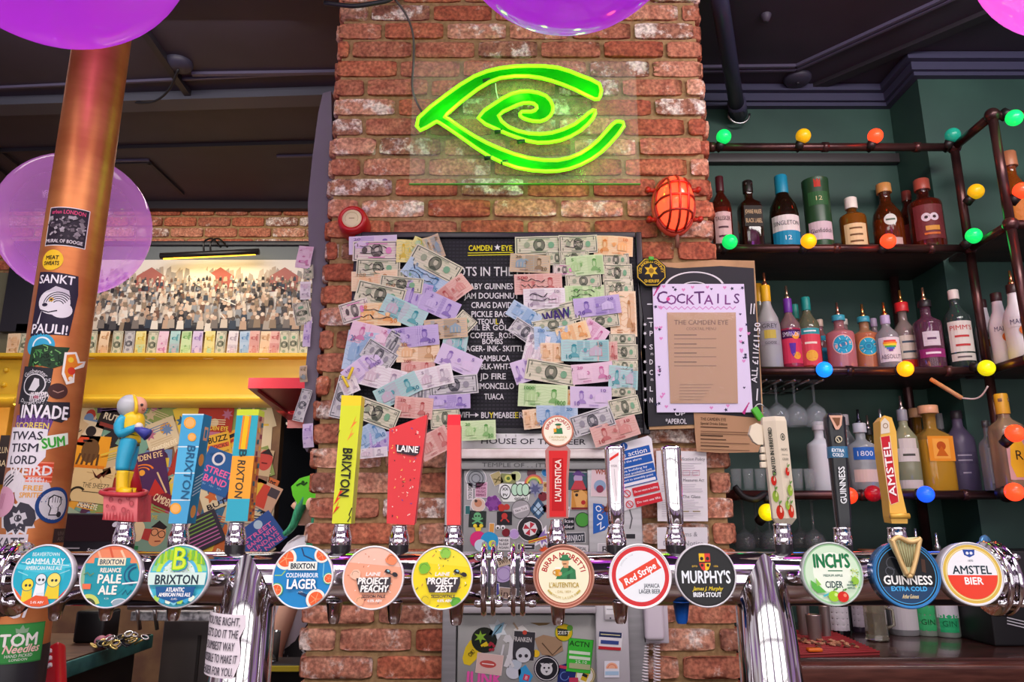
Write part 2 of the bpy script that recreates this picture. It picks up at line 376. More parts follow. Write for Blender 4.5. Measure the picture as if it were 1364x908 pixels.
for nm, px, py, lab in (('ceiling_rose', 238, 83, 'small dark ceiling cover with a drooping black cable'), ('junction_box', 1062, 103, 'round dark cover on the ceiling moulding above the green wall')):
    q = PZ(px, py, HC); t = thing(nm, q, lab, 'ceiling fitting')
    m = MB(); m.lathe([(.0, -.03), (.05, -.028), (.062, -.012), (.062, 0)], '#39374a', 20, Matrix.Translation(q)); m.build('cover', t)
    if nm == 'ceiling_rose':
        m = MB(); pts = [PZ(238, 92, HC - .03), PZ(226, 118, HC - .06), PZ(208, 134, HC - .08), PZ(185, 137, HC - .05), PZ(172, 132, HC - .02)]
        m.tube(smooth_path(pts), .006, '#15151a', 6); m.build('cable', t)
    else:
        m = MB(); m.lathe([(.0, -.036), (.008, -.036), (.008, -.028)], '#22212c', 8, Matrix.Translation(q)); m.build('screw', t)
q = PZ(1020, 20, HC); m = MB(); m.lathe([(0, -.03), (.012, -.028), (.02, -.01), (.022, 0)], '#4a4455', 12, Matrix.Translation(q)); tag(m.build('ceiling_hook'), 'tiny round stud on the ceiling right of the brick pillar', 'ceiling stud')
# conduit pipe under the ceiling, right of the pillar
t = thing('conduit_pipe', P(983, 152, 3.14), 'dark blue painted pipe running under the ceiling right of the pillar', 'pipe')
m = MB(); e0 = P(983, 150, 3.16); m.tube([P(952, -40, 2.36), P(962, 20, 2.55), P(970, 70, 2.75), P(983, 150, 3.14)], .034, mat('#32324a', .35), 16); m.build('pipe', t)
m = MB(); m.tube([P(981, 136, 3.07), P(984, 152, 3.19)], .042, mat('#3a3a52', .4), 16); m.build('end_collar', t)
m = MB(); m.tube([e0 + Vector((.05 * math.cos(a), -.01, -.012 + .05 * math.sin(a))) for a in [PI + PI * k / 10 for k in range(11)]], .006, STEEL, 6); m.build('clip', t)
w = MB(); w.box(-5.4, 3.8, -2.6, 5.8, -.1, 0, mottle('floor_boards', '#3a2a20', '#54402e', 4, .6)); tag(w.build('floor'), kind='structure')
for i, wx in enumerate((-2.7, -.9, .9, 2.7)):            # unseen street window frames, bars added to break up white reflections in the chrome
    w = MB(); FRW = mat('#3a2f30', .4)
    for k in range(5): w.box(wx - .80 + .4 * k - (.05 if k in (0, 4) else .022), wx - .80 + .4 * k + (.05 if k in (0, 4) else .022), -2.38, -2.30, .52, 2.5, FRW)
    for z in (.54, 1.15, 1.85, 2.46): w.box(wx - .8, wx + .8, -2.38, -2.30, z - .03, z + .03, FRW)
    tag(w.build('window_%d' % (i + 1)), kind='structure')
w = MB(); w.box(-3.2, 3.2, .62, 1.28, 1.02, 1.08, mottle('bar_top_wood', '#3b2417', '#5a3822', 9, .3, stretch=(1, 8, 8))); w.box(-3.2, 3.2, .70, 1.2, 0, 1.02, '#2b1a14')
tag(w.build('bar_counter'), 'dark wooden bar counter carrying the chrome beer fonts', 'bar counter')
# yellow steel beam
t = thing('steel_beam', P(210, 500, 4.4), 'yellow painted steel beam running under the crowd picture', 'beam')
YEL = mottle('yellow_paint', '#d9ae22', '#e6bd30', 3, .45, 0, .06)
zt, zb = P(210, 476, 4.36).z, P(210, 527, 4.30).z
m = MB(); m.box(-5.3, XL - .02, 4.36, 4.45, zb, zt, YEL); m.build('web', t)
m = MB(); m.box(-5.3, XL - .02, 4.28, 4.62, zt - .012, zt + .012, YEL, .004); m.build('top_flange', t)
m = MB(); m.box(-5.3, XL - .02, 4.24, 4.62, zb - .025, zb, YEL, .004); m.build('bottom_flange', t)
xb = P(40, 500, 4.34).x
m = MB(); m.box(xb - .5, xb, 4.335, 4.36, zb + .01, zt - .02, YEL, .004); pl = m.build('splice_plate', t)
for bx in (-.02, -.12, -.22):
    for bz in (.07, .16):
        m = MB(); m.lathe([(.016, 0), (.016, .012), (.009, .018), (0, .018)], YEL, 6, Matrix.Translation((xb + bx - .02, 4.335, zb + bz)) @ Matrix.Rotation(PI / 2, 4, 'X')); m.build('bolt', pl)
m = MB(); m.tube([P(107, 500, 4.2), P(102, 540, 4.2)], .02, YEL, 8); m.box(xb + .02, xb + .25, 4.2, 4.3, zb - .07, zb - .025, YEL, .006); br = m.build('bracket', t)
for bx in (.08, .18): m = MB(); m.lathe([(.018, -.05), (.018, 0)], YEL, 6, Matrix.Translation((xb + bx, 4.25, zb - .06))); m.build('bolt', br)
# red stair soffit at the right end of the alcove
t = thing('red_soffit', P(390, 540, 4.2), 'red panelled bulkhead under the yellow beam beside the pillar', 'bulkhead')
RED = mat('#c01f2b', .35)
zr = P(400, 559, 4.55).z
pts = [PZ(330, 517, zr), PZ(383, 559, zr), PZ(440, 559, zr), PZ(440, 517, zr)]
m = MB(); m.slab(pts, (0, 0, .05), RED); m.slab([pts[1], pts[2], pts[2] + Vector((0, .03, 0)), pts[1] + Vector((0, .03, 0))], (0, 0, -.05), mat('#9c1521', .35)); m.build('panel', t)
m = MB(); a, b = PZ(345, 519, zr), PZ(386, 550, zr); c = PZ(440, 550, zr)
m.tube([a - Vector((0, 0, .004)), b - Vector((0, 0, .004)), c - Vector((0, 0, .004))], .008, mat('#8d1420', .35), 6); m.build('moulding', t)
q = P(392, 563, 4.62); m = MB(); m.lathe([(0, -.035), (.03, -.03), (.05, -.01), (.05, 0)], '#d9d6d0', 16, Matrix.Translation(q)); m.build('spotlight', t)
# ------------------------------------------------------------------ beer fonts in the foreground
YR, YF = 1.10, 1.02
ZR = P(682, 770, YR).z; RR = .0365
def rail(name, xa, xb, leg_px, label):
    t = thing(name, (0, YR, ZR), label, 'beer font')
    m = MB(); m.tube([(xa, YR, ZR), (xb, YR, ZR)], RR, CHROME, 40); m.build('rail', t)
    for x, s in ((xa, -1), (xb, 1)):
        m = MB(); m.lathe([(.03, 0), (.049, 0), (.051, .003), (.049, .007), (.03, .007)], CHROME, 40, Matrix.Translation((x - .004 * s - .0035, YR, ZR)) @ Matrix.Rotation(PI / 2, 4, 'Y')); fl = m.build('flange', t)
        m = MB(); m.lathe([(.049, 0), (.051, .002), (.049, .006), (0, .008)], CHROME, 40, Matrix.Translation((x + .006 * s, YR, ZR)) @ Matrix.Rotation(PI / 2 * s, 4, 'Y')); m.build('end_cap', t)
        for a in (45, 135, 225, 315):
            y, z = YR + .043 * math.cos(math.radians(a)), ZR + .043 * math.sin(math.radians(a))
            m = MB(); m.lathe([(0, -.017), (.004, -.016), (.0055, -.012), (.0055, -.006), (.0035, -.005), (.0035, .012), (.0055, .013), (.0055, .018), (.004, .022), (0, .023)], CHROME, 8, Matrix.Translation((x, y, z)) @ Matrix.Rotation(PI / 2, 4, 'Y')); m.build('bolt', fl)
    lx = P(leg_px, 760, YR - .03).x                                # swan-neck column with a mitred top
    n = 40; vs = []; fs = []; N = 16; R = .041
    for i in range(N):
        for k in range(n):
            a = 2 * PI * k / n; tt = i / (N - 1)
            zt = ZR + .036 - .062 * abs(math.sin(a)) ** 1.5; zb = 1.08
            if math.cos(a) < 0: zt = min(zt, ZR - .02)
            z = zb + (zt - zb) * tt; h = z - zb
            lean = .030 * (1 - (max(0, z - 1.15) / .22) ** 2) if z > 1.15 else .03
            vs.append((lx + R * math.sin(a) * (1 - .12 * tt ** 3), YR - .005 - lean - R * math.cos(a) * (1 - .10 * tt ** 2), z))
    for i in range(N - 1):
        for k in range(n): fs.append((i * n + k, i * n + (k + 1) % n, (i + 1) * n + (k + 1) % n, (i + 1) * n + k))
    m = MB(); m.add(vs, fs, CHROME, True); m.build('swan_neck', t)
    m = MB(); m.lathe([(.041, .04), (.046, .036), (.07, .012), (.075, .004), (.075, 0)], CHROME, 40, Matrix.Translation((lx, YR - .035, 1.08))); m.build('foot_flange', t)
    return t, lx
x_ = lambda px: P(px, 770, YR).x
FL, LLX = rail('beer_font', x_(22), x_(649), 331, 'left chrome beer font carrying the six craft beer badges')
FRr, RLX = rail('beer_font', x_(692), x_(1322), 1016, 'right chrome beer font carrying the six lager, stout and cider badges')
# paper slogan wrapped round the left swan neck
F = F_cyl((LLX, YR - .037, P(300, 858, 1.03).z), .0425, .84, -.32, -.06)
m = MB(); A = Art(m, F, .0004, .0004, L=.006)
A.poly([(-.036, .046), (.034, .046), (.036, .03), (.029, .012), (.033, -.003), (.035, -.022), (.028, -.046), (-.036, -.046), (-.038, -.02), (-.034, .0), (-.037, .02)], '#efe6ee')
for i, s in enumerate(("YOU'RE RIGHT,", "LET'S DO IT THE", 'DUMBEST WAY', 'POSSIBLE TO MAKE IT', 'EASIER FOR YOU.')):
    A.text(s, -.002, .036 - i * .018, .0125, '#55505a', w=(.060, .058, .052, .064, .058)[i], up=(i == 0), bold=.0002)
tag(m.build('slogan_paper', FL), 'white paper slogan with hand-drawn capitals')
# --- badges
BR = .0405
def badge(px, py, label, art, rim='#d9d7de', r=BR, yaw=0., depth=.014, pitch=0.06):
    c = P(px, py, YF); t = thing('beer_badge', c, label, 'beer badge', 'round beer badges along the chrome fonts')
    M = Matrix.Translation(c) @ Matrix.Rotation(yaw, 4, 'Z') @ Matrix.Rotation(PI / 2 - pitch, 4, 'X')
    rm = CHROME if rim is None else mat(rim, .25, .2)
    m = MB(); m.lathe([(r * .80, -depth), (r * .98, -depth + .003), (r, -.003), (r, 0), (r * .985, .0012), (r * .945, .0012), (r * .945, 0), (0, 0)], rm, 56, M); m.build('rim', t)
    m = MB(); m.lathe([(.0, -.042), (.017, -.042), (.015, -.036), (.022, -depth - .006), (.03, -depth + .002)], CHROME, 24, M); m.build('mount', t)
    m = MB(); u = M.to_3x3() @ Vector((1, 0, 0)); v = M.to_3x3() @ Vector((0, 1, 0)); n = u.cross(v)
    F0 = F_plane(c + n * .00012, u, v, r * .95); FC = lambda x, y, w: F0(*((x, y) if x * x + y * y < 1 else (x / math.hypot(x, y), y / math.hypot(x, y))), w)
    A = Art(m, FC, .00006, rough=.22); art(A); m.build('face', t)
    return t
def blob(A, x, y, r, col, seed, k=.3, n=12):
    R = random.Random(seed); A.poly([(x + r * (1 - k * R.random()) * math.cos(2 * PI * i / n), y + r * (1 - k * R.random()) * math.sin(2 * PI * i / n)) for i in range(n)], col)
def clipseg(a0, a1, r=1., n=16): return [(r * math.cos(math.radians(a0 + (a1 - a0) * i / n)), r * math.sin(math.radians(a0 + (a1 - a0) * i / n))) for i in range(n + 1)]
def art_gamma(A):
    A.circ(0, 0, 1, '#18a9c4', n=56)
    A.poly(clipseg(200, 250), '#e2643a'); A.poly(clipseg(-60, -20), '#c83b34'); A.circ(.02, .1, .72, '#2fbcd2')
    A.poly([(-.95, .25), (-.1, .1), (.95, .3), (.9, .42), (0, .24), (-.9, .4)], '#4dc8dc')
    A.line([(-.8, .45), (.85, .35)], .02, '#d6f2f4'); A.line([(-.86, .15), (-.5, .02)], .03, '#8adbe6'); A.line([(.5, .05), (.9, .2)], .03, '#8adbe6')
    A.text('BEAVERTOWN', 0, .72, .12, '#c9eef2', w=.95, bold=.006); A.text('GAMMA RAY', 0, .49, .2, '#dff5f6', w=1.35, bold=.012); A.text('AMERICAN PALE ALE', 0, .27, .13, '#dff5f6', w=1.25, bold=.006)
    for x, y, r, c1, c2 in ((-.45, -.28, .19, '#e8cf2c', '#f0dc3c'), (.42, -.12, .22, '#e8cf2c', '#f0e06a'), (-.02, -.1, .17, '#eef4f6', '#dfe9ee')):
        A.poly([(x - r * 1.1, y - .62), (x + r * 1.2, y - .62), (x + r * .9, y - .1), (x - r * .8, y - .1)], c1); A.circ(x, y, r, c2); A.circ(x - .05, y - .02, .045, '#33383f'); A.circ(x + .08, y - .02, .045, '#33383f'); A.ring(x, y, r, r + .02, '#2f6b78')
    A.poly([(-.1, -.55), (.15, -.52), (.12, -.78), (-.06, -.8)], '#dfe9ee'); A.poly([(-.5, -.85), (-.1, -.62), (.3, -.66), (.4, -.9), (.1, -.985), (-.2, -.97)], '#e0582c'); A.text('5.4% ABV', -.02, -.84, .08, '#f4ece6', bold=.004)
def art_pale(A):
    A.circ(0, 0, 1, '#1797a8', n=56); A.poly(clipseg(25, 155), '#e98a62'); A.poly(clipseg(60, 118), '#e8714a')
    for k, c in enumerate(('#f2b08e', '#d65a38', '#f3c9a6')): A.line([(-.55 + .4 * k, .95 - .1 * abs(k - 1)), (-.4 + .42 * k, .55)], .07, c)
    A.poly(clipseg(155, 215), '#8fb893'); A.poly(clipseg(215, 250), '#e9a27a'); A.poly(clipseg(5, 38), '#e6c63c'); A.poly([(-.62, .6), (.62, .6), (.62, .35), (-.62, .35)], '#1797a8')
    A.circ(0, -.05, .62, '#1797a8', n=40)
    A.ring(.82, .05, .30, .36, '#0d5f86', PI * .5, PI * 1.5); A.ring(.86, .05, .2, .26, '#134c74', PI * .5, PI * 1.5); A.line([(.45, -.25), (.97, -.2)], .05, '#e8f4f2'); A.line([(.5, -.6), (.6, -.45), (.68, -.6), (.8, -.45)], .04, '#0d5f76')
    A.ring(-.62, -1.0, .2, .29, '#3f4b2e', .3, 2.0); A.ring(-.62, -1.0, .29, .42, '#c9d66a', .3, 1.9); A.circ(.45, -.86, .26, '#93a7b4', ry=.13); A.ring(.45, -.86, .24, .28, '#e8f0f0', 0, PI, ky=.5)
    A.line([(-.9, .05), (-.78, .12), (-.68, .02), (-.56, .1)], .04, '#5a8a60'); A.poly([(-.9, -.25), (-.6, -.25), (-.6, -.42), (-.86, -.42)], '#e8714a')
    A.rect(0, .47, .95, .25, '#efe6c6'); A.text('BRIXTON', 0, .47, .17, '#23485a', w=.84, bold=.012)
    A.text('RELIANCE', 0, .2, .15, '#f2f1e6', w=.72, bold=.012); A.text('PALE', 0, -.08, .29, '#f7f3ea', w=.82, bold=.025); A.text('ALE', 0, -.44, .29, '#f7f3ea', w=.62, bold=.025); A.text('4.2%', 0, -.72, .06, '#d8ecea')
def art_atlantic(A):
    A.circ(0, 0, 1, '#49bfd6', n=56)
    for r, c in ((.95, '#8fd69a'), (.8, '#c5e84a'), (.66, '#57b9e0'), (.56, '#e4f4ee')): A.poly(clipseg(10, 170, r, 24), c)
    for x in range(-8, 9):
        if abs(x) > 2: A.rect(x * .105, .42 + .3 * math.cos(x * .17) + .03 * (x % 3), .085, .34, '#b7dd2c' if x % 2 else '#7cc43a')
    R = random.Random(3)
    for k in range(60):
        a = R.uniform(.1, PI - .1); r = R.uniform(.1, .52); A.circ(r * math.cos(a), .12 + r * .7 * math.sin(a), .022, R.choice(('#9ad26a', '#b9dfa0', '#f4fbf0')), n=6)
    A.poly([(-.985, .12), (.985, .12), (.96, -.28), (-.96, -.28)], '#d5efe6')
    A.text('B', .03, .58, .78, '#2e8ab8', w=.55, bold=.07); A.text('B', 0, .6, .78, '#7fd32b', w=.55, bold=.05); A.text('B', 0, .6, .74, '#d8ef3a', w=.50, bold=.01)
    A.text('BRIXTON', 0, -.1, .31, '#2c3f4c', w=1.5, bold=.022)
    for k in range(9): blob(A, -.8 + .2 * k, -.82 + .12 * abs(k - 4) / 4, .13, ('#7fcfe4', '#a8d85a', '#3aa6d0', '#e4f4e0')[k % 4], k)
    A.poly([(-.68, -.34), (.68, -.34), (.6, -.66), (0, -.86), (-.6, -.66)], '#1d5a96'); A.text('ATLANTIC', 0, -.43, .14, '#f4f8f8', w=.62, bold=.012); A.text('AMERICAN PALE ALE', 0, -.59, .12, '#f4f8f8', w=1.06, bold=.01); A.text('-5.4%-', 0, -.73, .07, '#f4f8f8')
def grapefruit(A, x, y, r):
    A.circ(x, y, r * 1.16, '#f3efe0'); A.circ(x, y, r * .98, '#f0622e')
    for k in range(5): A.line([(x, y), (x + r * .85 * math.cos(k * 1.26), y + r * .85 * math.sin(k * 1.26))], r * .1, '#f9a06a')
def art_lager(A):
    A.circ(0, 0, 1, '#1687c9', n=56)
    A.line([(-.1, .95), (0, .7), (.35, .55)], .05, '#123a66'); A.line([(.7, .45), (.7, .0), (.98, .0)], .03, '#7fd0e0'); A.line([(-.95, .05), (-.72, .05), (-.6, .2)], .03, '#9ad84a'); A.line([(.2, -.62), (-.1, -.5)], .1, '#123a66')
    for x, y, r in ((-.62, .6, .28), (.62, .72, .2), (.9, -.05, .14), (-.84, -.42, .17), (.52, -.72, .25)):
        A.circ(x, y, r * 1.32, '#67c04e' if r < .2 else '#f4f1e4'); grapefruit(A, x, y, r)
    A.rect(0, .36, .98, .28, '#e9efe6'); A.text('BRIXTON', 0, .36, .18, '#1d2b38', w=.84, bold=.016)
    A.text('COLDHARBOUR', 0, .06, .15, '#e2f4fa', w=1.1, bold=.010); A.text('LAGER', .02, -.24, .32, '#0e5f9c', w=1.02, bold=.03); A.text('LAGER', 0, -.22, .32, '#f7fbfc', w=1.02, bold=.022); A.text('- 4.0% -', 0, -.48, .06, '#cfeaf4')
def art_project(base, base2, name, fruit):
    def f(A):
        A.circ(0, 0, 1, base, n=56); A.poly(clipseg(20, 150), base2); R = random.Random(len(name))
        for k in range(26):
            a = R.uniform(0, 2 * PI); r = R.uniform(.35, .92); x, y = r * math.cos(a), r * math.sin(a); A.line([(x, y), (x + R.uniform(-.09, .09), y + R.uniform(-.09, .09))], .022, R.choice(('#3a3038', '#f4ece0', '#c86a4a')))
        for x, y, r, c in fruit: blob(A, x, y, r, c, int(x * 50), .25); A.ring(x, y, r * .55, r * .6, '#3c3a30', .5, 3.4, 12)
        A.line([(.38, .2), (.8, .05)], .03, '#26222a'); A.circ(.5, .2, .1, '#26222a', ry=.07, rot=-.4); A.circ(.75, .1, .1, '#26222a', ry=.07, rot=-.4); A.circ(.52, .22, .05, '#9ad0dc', ry=.03, rot=-.4)
        A.text('LAINE', .0, .12, .12, '#f6f2ee', w=.5, sh=.15, bold=.012); A.text('=', .4, .12, .08, '#f6f2ee')
        A.poly([(-.56, -.02), (.62, .02), (.62, -.18), (.5, -.48), (-.42, -.48), (-.5, -.25)], '#3a3338')
        A.text('PROJECT', 0, -.1, .22, '#f8f4f0', w=1.02, sh=.12, bold=.024); A.text(name, .06, -.35, .22, '#f8f4f0', w=.94 if len(name) > 4 else .58, sh=.12, bold=.024)
        A.text('SESSION PALE', .05, -.6, .1, '#463a3c', w=.8, sh=.1, bold=.008); A.text('4.0% ABV', .1, -.74, .09, '#f4efe9', w=.5, sh=.1, bold=.008)
    return f
def art_moretti(A):
    A.circ(0, 0, 1.0, '#a05a46', n=56); A.ring(0, 0, .9, .93, '#d99a84', n=56); A.circ(0, 0, .86, '#f1ecca', n=56)
    A.arct('BIRRA MORETTI', 0, 0, .60, .19, '#b3282a', 90, 1.02, .014)
    A.poly([(-.28, -.1), (.42, -.1), (.4, .2), (.22, .34), (0, .34), (-.14, .16)], '#2f7a4a'); A.poly([(.1, -.1), (.16, .34), (.24, .34), (.2, -.1)], '#1d5a36'); A.line([(.3, .18), (-.02, .02), (-.2, .1)], .1, '#348a54')
    A.rect(.08, .38, .16, .22, '#d9a070'); A.circ(.06, .45, .12, '#dca878', ry=.14); A.circ(.05, .56, .2, '#2c6b44', ry=.06); A.poly([(-.08, .56), (.2, .56), (.15, .7), (-.04, .7)], '#35804f'); A.line([(-.02, .4), (.1, .4)], .035, '#6b4a30')
    A.rect(-.2, .12, .17, .24, '#d99a22'); A.rect(-.2, .26, .19, .07, '#f8f4e8'); A.ring(-.3, .12, .05, .08, '#c88a20'); A.rect(-.12, .08, .1, .1, '#dca878')
    A.text("L'AUTENTICA", 0, -.28, .17, '#b8a03a', w=1.02, bold=.006); A.text('- DAL 1859 -', 0, -.50, .08, '#b8a03a', w=.6); A.arct('PREMIUM LAGER BEER', 0, 0, .66, .08, '#c6b25a', 270, 1.1, 0, True)
    for s in (-1, 1): A.ring(0, 0, .68, .73, '#c6b25a', -PI / 2 + s * .75 - .12, -PI / 2 + s * .75 + .12)
def art_stripe(A):
    A.circ(0, 0, 1, '#f3f0f4', n=56); A.circ(0, 0, .96, '#cf2a30', n=56); A.circ(0, 0, .82, '#e9eef2', n=56); A.arct('JAMAICA - 1938', 0, 0, .7, .06, '#9aa0a8', 130)
    c, q = math.cos(.5), math.sin(.5); T = lambda x, y: (x * c - y * q - .02, x * q + y * c + .08)
    A.poly([T(*p) for p in ((-.72, -.19), (.74, -.19), (.70, 0), (.74, .19), (-.72, .19), (-.68, 0))], '#e2432c')
    A.text('Red Stripe', -.02, .08, .22, '#ffffff', w=1.2, rot=.5, sh=.12, bold=.016)
    A.text('JAMAICA', .36, -.30, .14, '#3f4a56', w=.52, bold=.004); A.text('LAGER BEER', .28, -.48, .14, '#3f4a56', w=.72, bold=.004)
def art_murphy(A):
    A.circ(0, 0, 1, '#17171a', n=56); A.circ(0, 0, .93, '#202123', n=56)
    A.poly([(-.19, .72), (.19, .72), (.19, .36), (.12, .2), (0, .12), (-.12, .2), (-.19, .36)], '#f0c020'); A.poly([(0, .72), (.19, .72), (.19, .43), (0, .43)], '#d3362c'); A.poly([(-.19, .43), (0, .43), (0, .12), (-.12, .2), (-.19, .36)], '#d3362c')
    for x in (-.1, .1): A.circ(x, .55, .06, '#2a2014'); A.circ(x, .33, .05, '#2a2014')
    A.rect(0, .43, .38, .04, '#2a2014'); A.text('ESTD', -.36, .3, .06, '#e8c040'); A.text('1856', .36, .3, .06, '#e8c040')
    A.text("MURPHY'S", 0, -.04, .42, '#e9f0f6', w=1.68, bold=.022); A.text('James J. Murphy', .03, -.42, .13, '#e8d030', w=1.0, sh=.35, bold=.006); A.text('IRISH STOUT', 0, -.62, .15, '#eef2f6', w=.96, bold=.012)
def apple(A, x, y, r, c, c2): A.circ(x, y, r, c, ry=r * .92); A.circ(x + r * .35, y + r * .25, r * .3, c2); A.line([(x, y + r * .8), (x + r * .2, y + r * 1.3)], r * .14, '#3c5a20'); A.circ(x + r * .5, y + r * 1.2, r * .32, '#4c9a34', ry=r * .16, rot=.5)
def art_inch(A):
    A.circ(0, 0, 1, '#9fd0a0', n=56); A.circ(0, 0, .93, '#cfe9cc', n=56); A.circ(.0, .05, .66, '#ecf7e6', n=40); 
    A.text("INCH'S", 0, .44, .46, '#1e7a48', w=1.26, bold=.045); A.rect(.1, .1, .5, .035, '#1e7a48'); A.text('MEDIUM APPLE', 0, -.05, .075, '#2c6a58', w=.66, bold=.005); A.text('CIDER', 0, -.34, .22, '#234a48', w=.6, bold=.012)
    R = random.Random(4)
    for k in range(30): A.circ(.72 + R.uniform(-.12, .16), -.1 + R.uniform(-.35, .25), .022, R.choice(('#c9d83a', '#5aa84a', '#e8e86a')), n=6)
    blob(A, .72, -.22, .16, '#8fc43c', 5); A.poly([(-.8, -.2), (-.5, -.4), (-.3, -.6), (-.6, -.62), (-.78, -.45)], '#5ab44a'); A.poly([(-.62, -.12), (-.45, -.35), (-.6, -.4)], '#8fd05a')
    A.line([(-.42, -.72), (-.1, -.6), (.2, -.7)], .06, '#4cb8c4'); apple(A, -.06, -.72, .19, '#9ad02c', '#d6f08a'); apple(A, .24, -.74, .19, '#d4281e', '#f08a6a')
    for i, s in enumerate(('100%', 'BRITISH', 'APPLES')): A.text(s, .55, -.26 - i * .1, .06, '#2c6a58', bold=.004)
def art_guinness(A):
    A.circ(0, 0, 1, '#2f86c4', n=56); A.circ(0, 0, .95, '#12161c', n=56); A.ring(0, 0, .88, .905, '#3fa0dc', n=56); A.poly(clipseg(205, 335, .88), '#1a3f66'); A.ring(-.4, .35, .18, .2, '#545862', .5, 5.); A.ring(-.52, .1, .12, .14, '#545862')
    A.poly([(.5, .5), (.62, .46), (.6, .05), (.48, .1)], '#4a3024')
    A.text('GUINNESS', 0, -.16, .28, '#f2f2f0', w=1.52, bold=.020); A.text('EXTRA COLD', 0, -.43, .14, '#48b0ec', w=1.12, bold=.014); A.text('Arthur Guinness', 0, -.66, .13, '#e0d3a0', w=.5, sh=.3, bold=.004)
def art_amstel(A):
    A.circ(0, 0, 1, '#efeef0', n=56); A.circ(0, 0, .96, '#d9b84e', n=56); A.ring(0, 0, .84, .87, '#f1e3a4', n=56); A.circ(0, 0, .82, '#eef0f4', n=56); A.poly(clipseg(183, 357, .82, 28), '#e8402a')
    A.poly([(-.2, .8), (.2, .8), (.17, .62), (0, .54), (-.17, .62)], '#24479a'); A.circ(-.06, .68, .05, '#e6ecf4'); A.circ(.07, .68, .05, '#e6ecf4'); A.text('1870', 0, .43, .07, '#4a5566')
    A.text('AMSTEL', 0, .14, .28, '#1d3440', w=1.28, bold=.012); A.text('BIER', 0, -.22, .24, '#f8f4f0', w=.62, bold=.02)
badge(57, 767, 'turquoise round beer badge with yellow and white blob figures, leftmost on the font', art_gamma, '#e6e4ea')
badge(147, 767, 'teal and orange round beer badge with big white pale ale lettering', art_pale, '#dedce6')
badge(238, 767, 'pale green and blue round beer badge with a big lime letter B', art_atlantic, '#e2e2e8')
badge(403, 768, 'blue round beer badge with grapefruit slices reading lager', art_lager, '#f0eef2')
badge(497, 769, 'peach-coloured round beer badge with slanted white lettering and sunglasses', art_project('#f0a888', '#f3c3ae', 'PEACHY', ((-.6, .1, .2, '#f4c4a8'), (.6, .6, .22, '#ef8a5c'), (-.4, -.75, .18, '#f2b08a'))), '#f2eef2')
badge(589, 769, 'yellow round beer badge with green fruit and slanted white lettering', art_project('#f0dc1c', '#f4e43a', 'ZEST', ((-.62, .32, .22, '#7cbf34'), (.1, .82, .22, '#8ecb4a'), (.5, -.8, .22, '#5fae36'), (-.55, -.72, .2, '#e2cc20'))), '#e4e2e6')
badge(751, 767, 'cream round beer badge with brown rim and a man in a green hat', art_moretti, '#b98672')
badge(853, 767, 'white round lager badge with red ring and slanting red stripe', art_stripe, '#f2f0f4', BR * 1.02)
badge(940, 766, 'black round stout badge with a yellow and red crest', art_murphy, '#d0ced4')
badge(1109, 764, 'pale green round cider badge with two apples', art_inch, '#b9c4c0')
gb = badge(1208, 765, 'black round stout badge with blue rim and a golden harp on top', art_guinness, '#2b6ea8', BR * 1.06, -.08, .026)
badge(1295, 764, 'white and red round bier badge with gold ring, rightmost on the font', art_amstel, '#cfd0d6', BR * 1.0, -.06, .022)
# golden harp standing on the stout badge
c = P(1205, 738, YF - .004); m = MB(); k = .0011
def HP(pts): return [c + Vector((x * k * .74, -.003, -y * k * .9)) for x, y in pts]
GOLD = mat('#d9b87e', .35, .35)
m.slab(HP([(-22, -20), (22, -22), (26, -16), (20, -8), (14, 14), (4, 28), (-4, 28), (-12, 6), (-20, -10)]), (0, .006, 0), mat('#d9dfae', .4))
for pts in ([(-22, -16), (-10, -22), (8, -16), (26, -20)], [(-20, -18), (-12, 6), (-3, 26)], [(24, -19), (14, 6), (4, 26)], [(-3, 27), (4, 27)]):
    m.tube([p + Vector((0, -.002, 0)) for p in smooth_path(HP(pts), 5)], .0033, GOLD, 8)
for x in range(-12, 17, 5): m.tube([p + Vector((0, -.002, 0)) for p in HP([(x, -17), (x * .5 + 2, 16)])], .0007, '#8a7a4a', 4)
tag(m.build('harp_emblem', gb), 'golden harp emblem')
# --- nozzles
for px, py0, py1, col, lab in ((76, 806, 826, None, 'behind the turquoise badge at the left end'), (143, 805, 826, None, 'under the teal pale ale badge'), (233, 805, 826, None, 'under the pale green letter B badge'), (446, 800, 830, None, 'between the blue lager and peach badges'),
        (526, 800, 830, None, 'under the peach badge'), (608, 800, 832, None, 'under the yellow badge'), (743, 806, 832, None, 'under the man in green hat badge'), (826, 800, 830, None, 'under the white and red stripe badge'), (907, 798, 830, '#1560c4', 'blue plastic')):
    Y = YR - .02; a, b = P(px, 800, Y), P(px, py1, Y); cm = CHROME if not col else mat(col, .3)
    lab = 'small chrome pouring nozzle ' + lab if not col else 'blue plastic pouring nozzle under the black crest badge'
    m = MB(); m.lathe([(.0062, 0), (.008, .004), (.0115, a.z - b.z), (.0115, ZR - .03 - b.z)], cm, 16, Matrix.Translation((a.x, Y, b.z))); tag(m.build('pouring_nozzle'), lab, 'nozzle', 'pouring nozzles under the beer fonts')
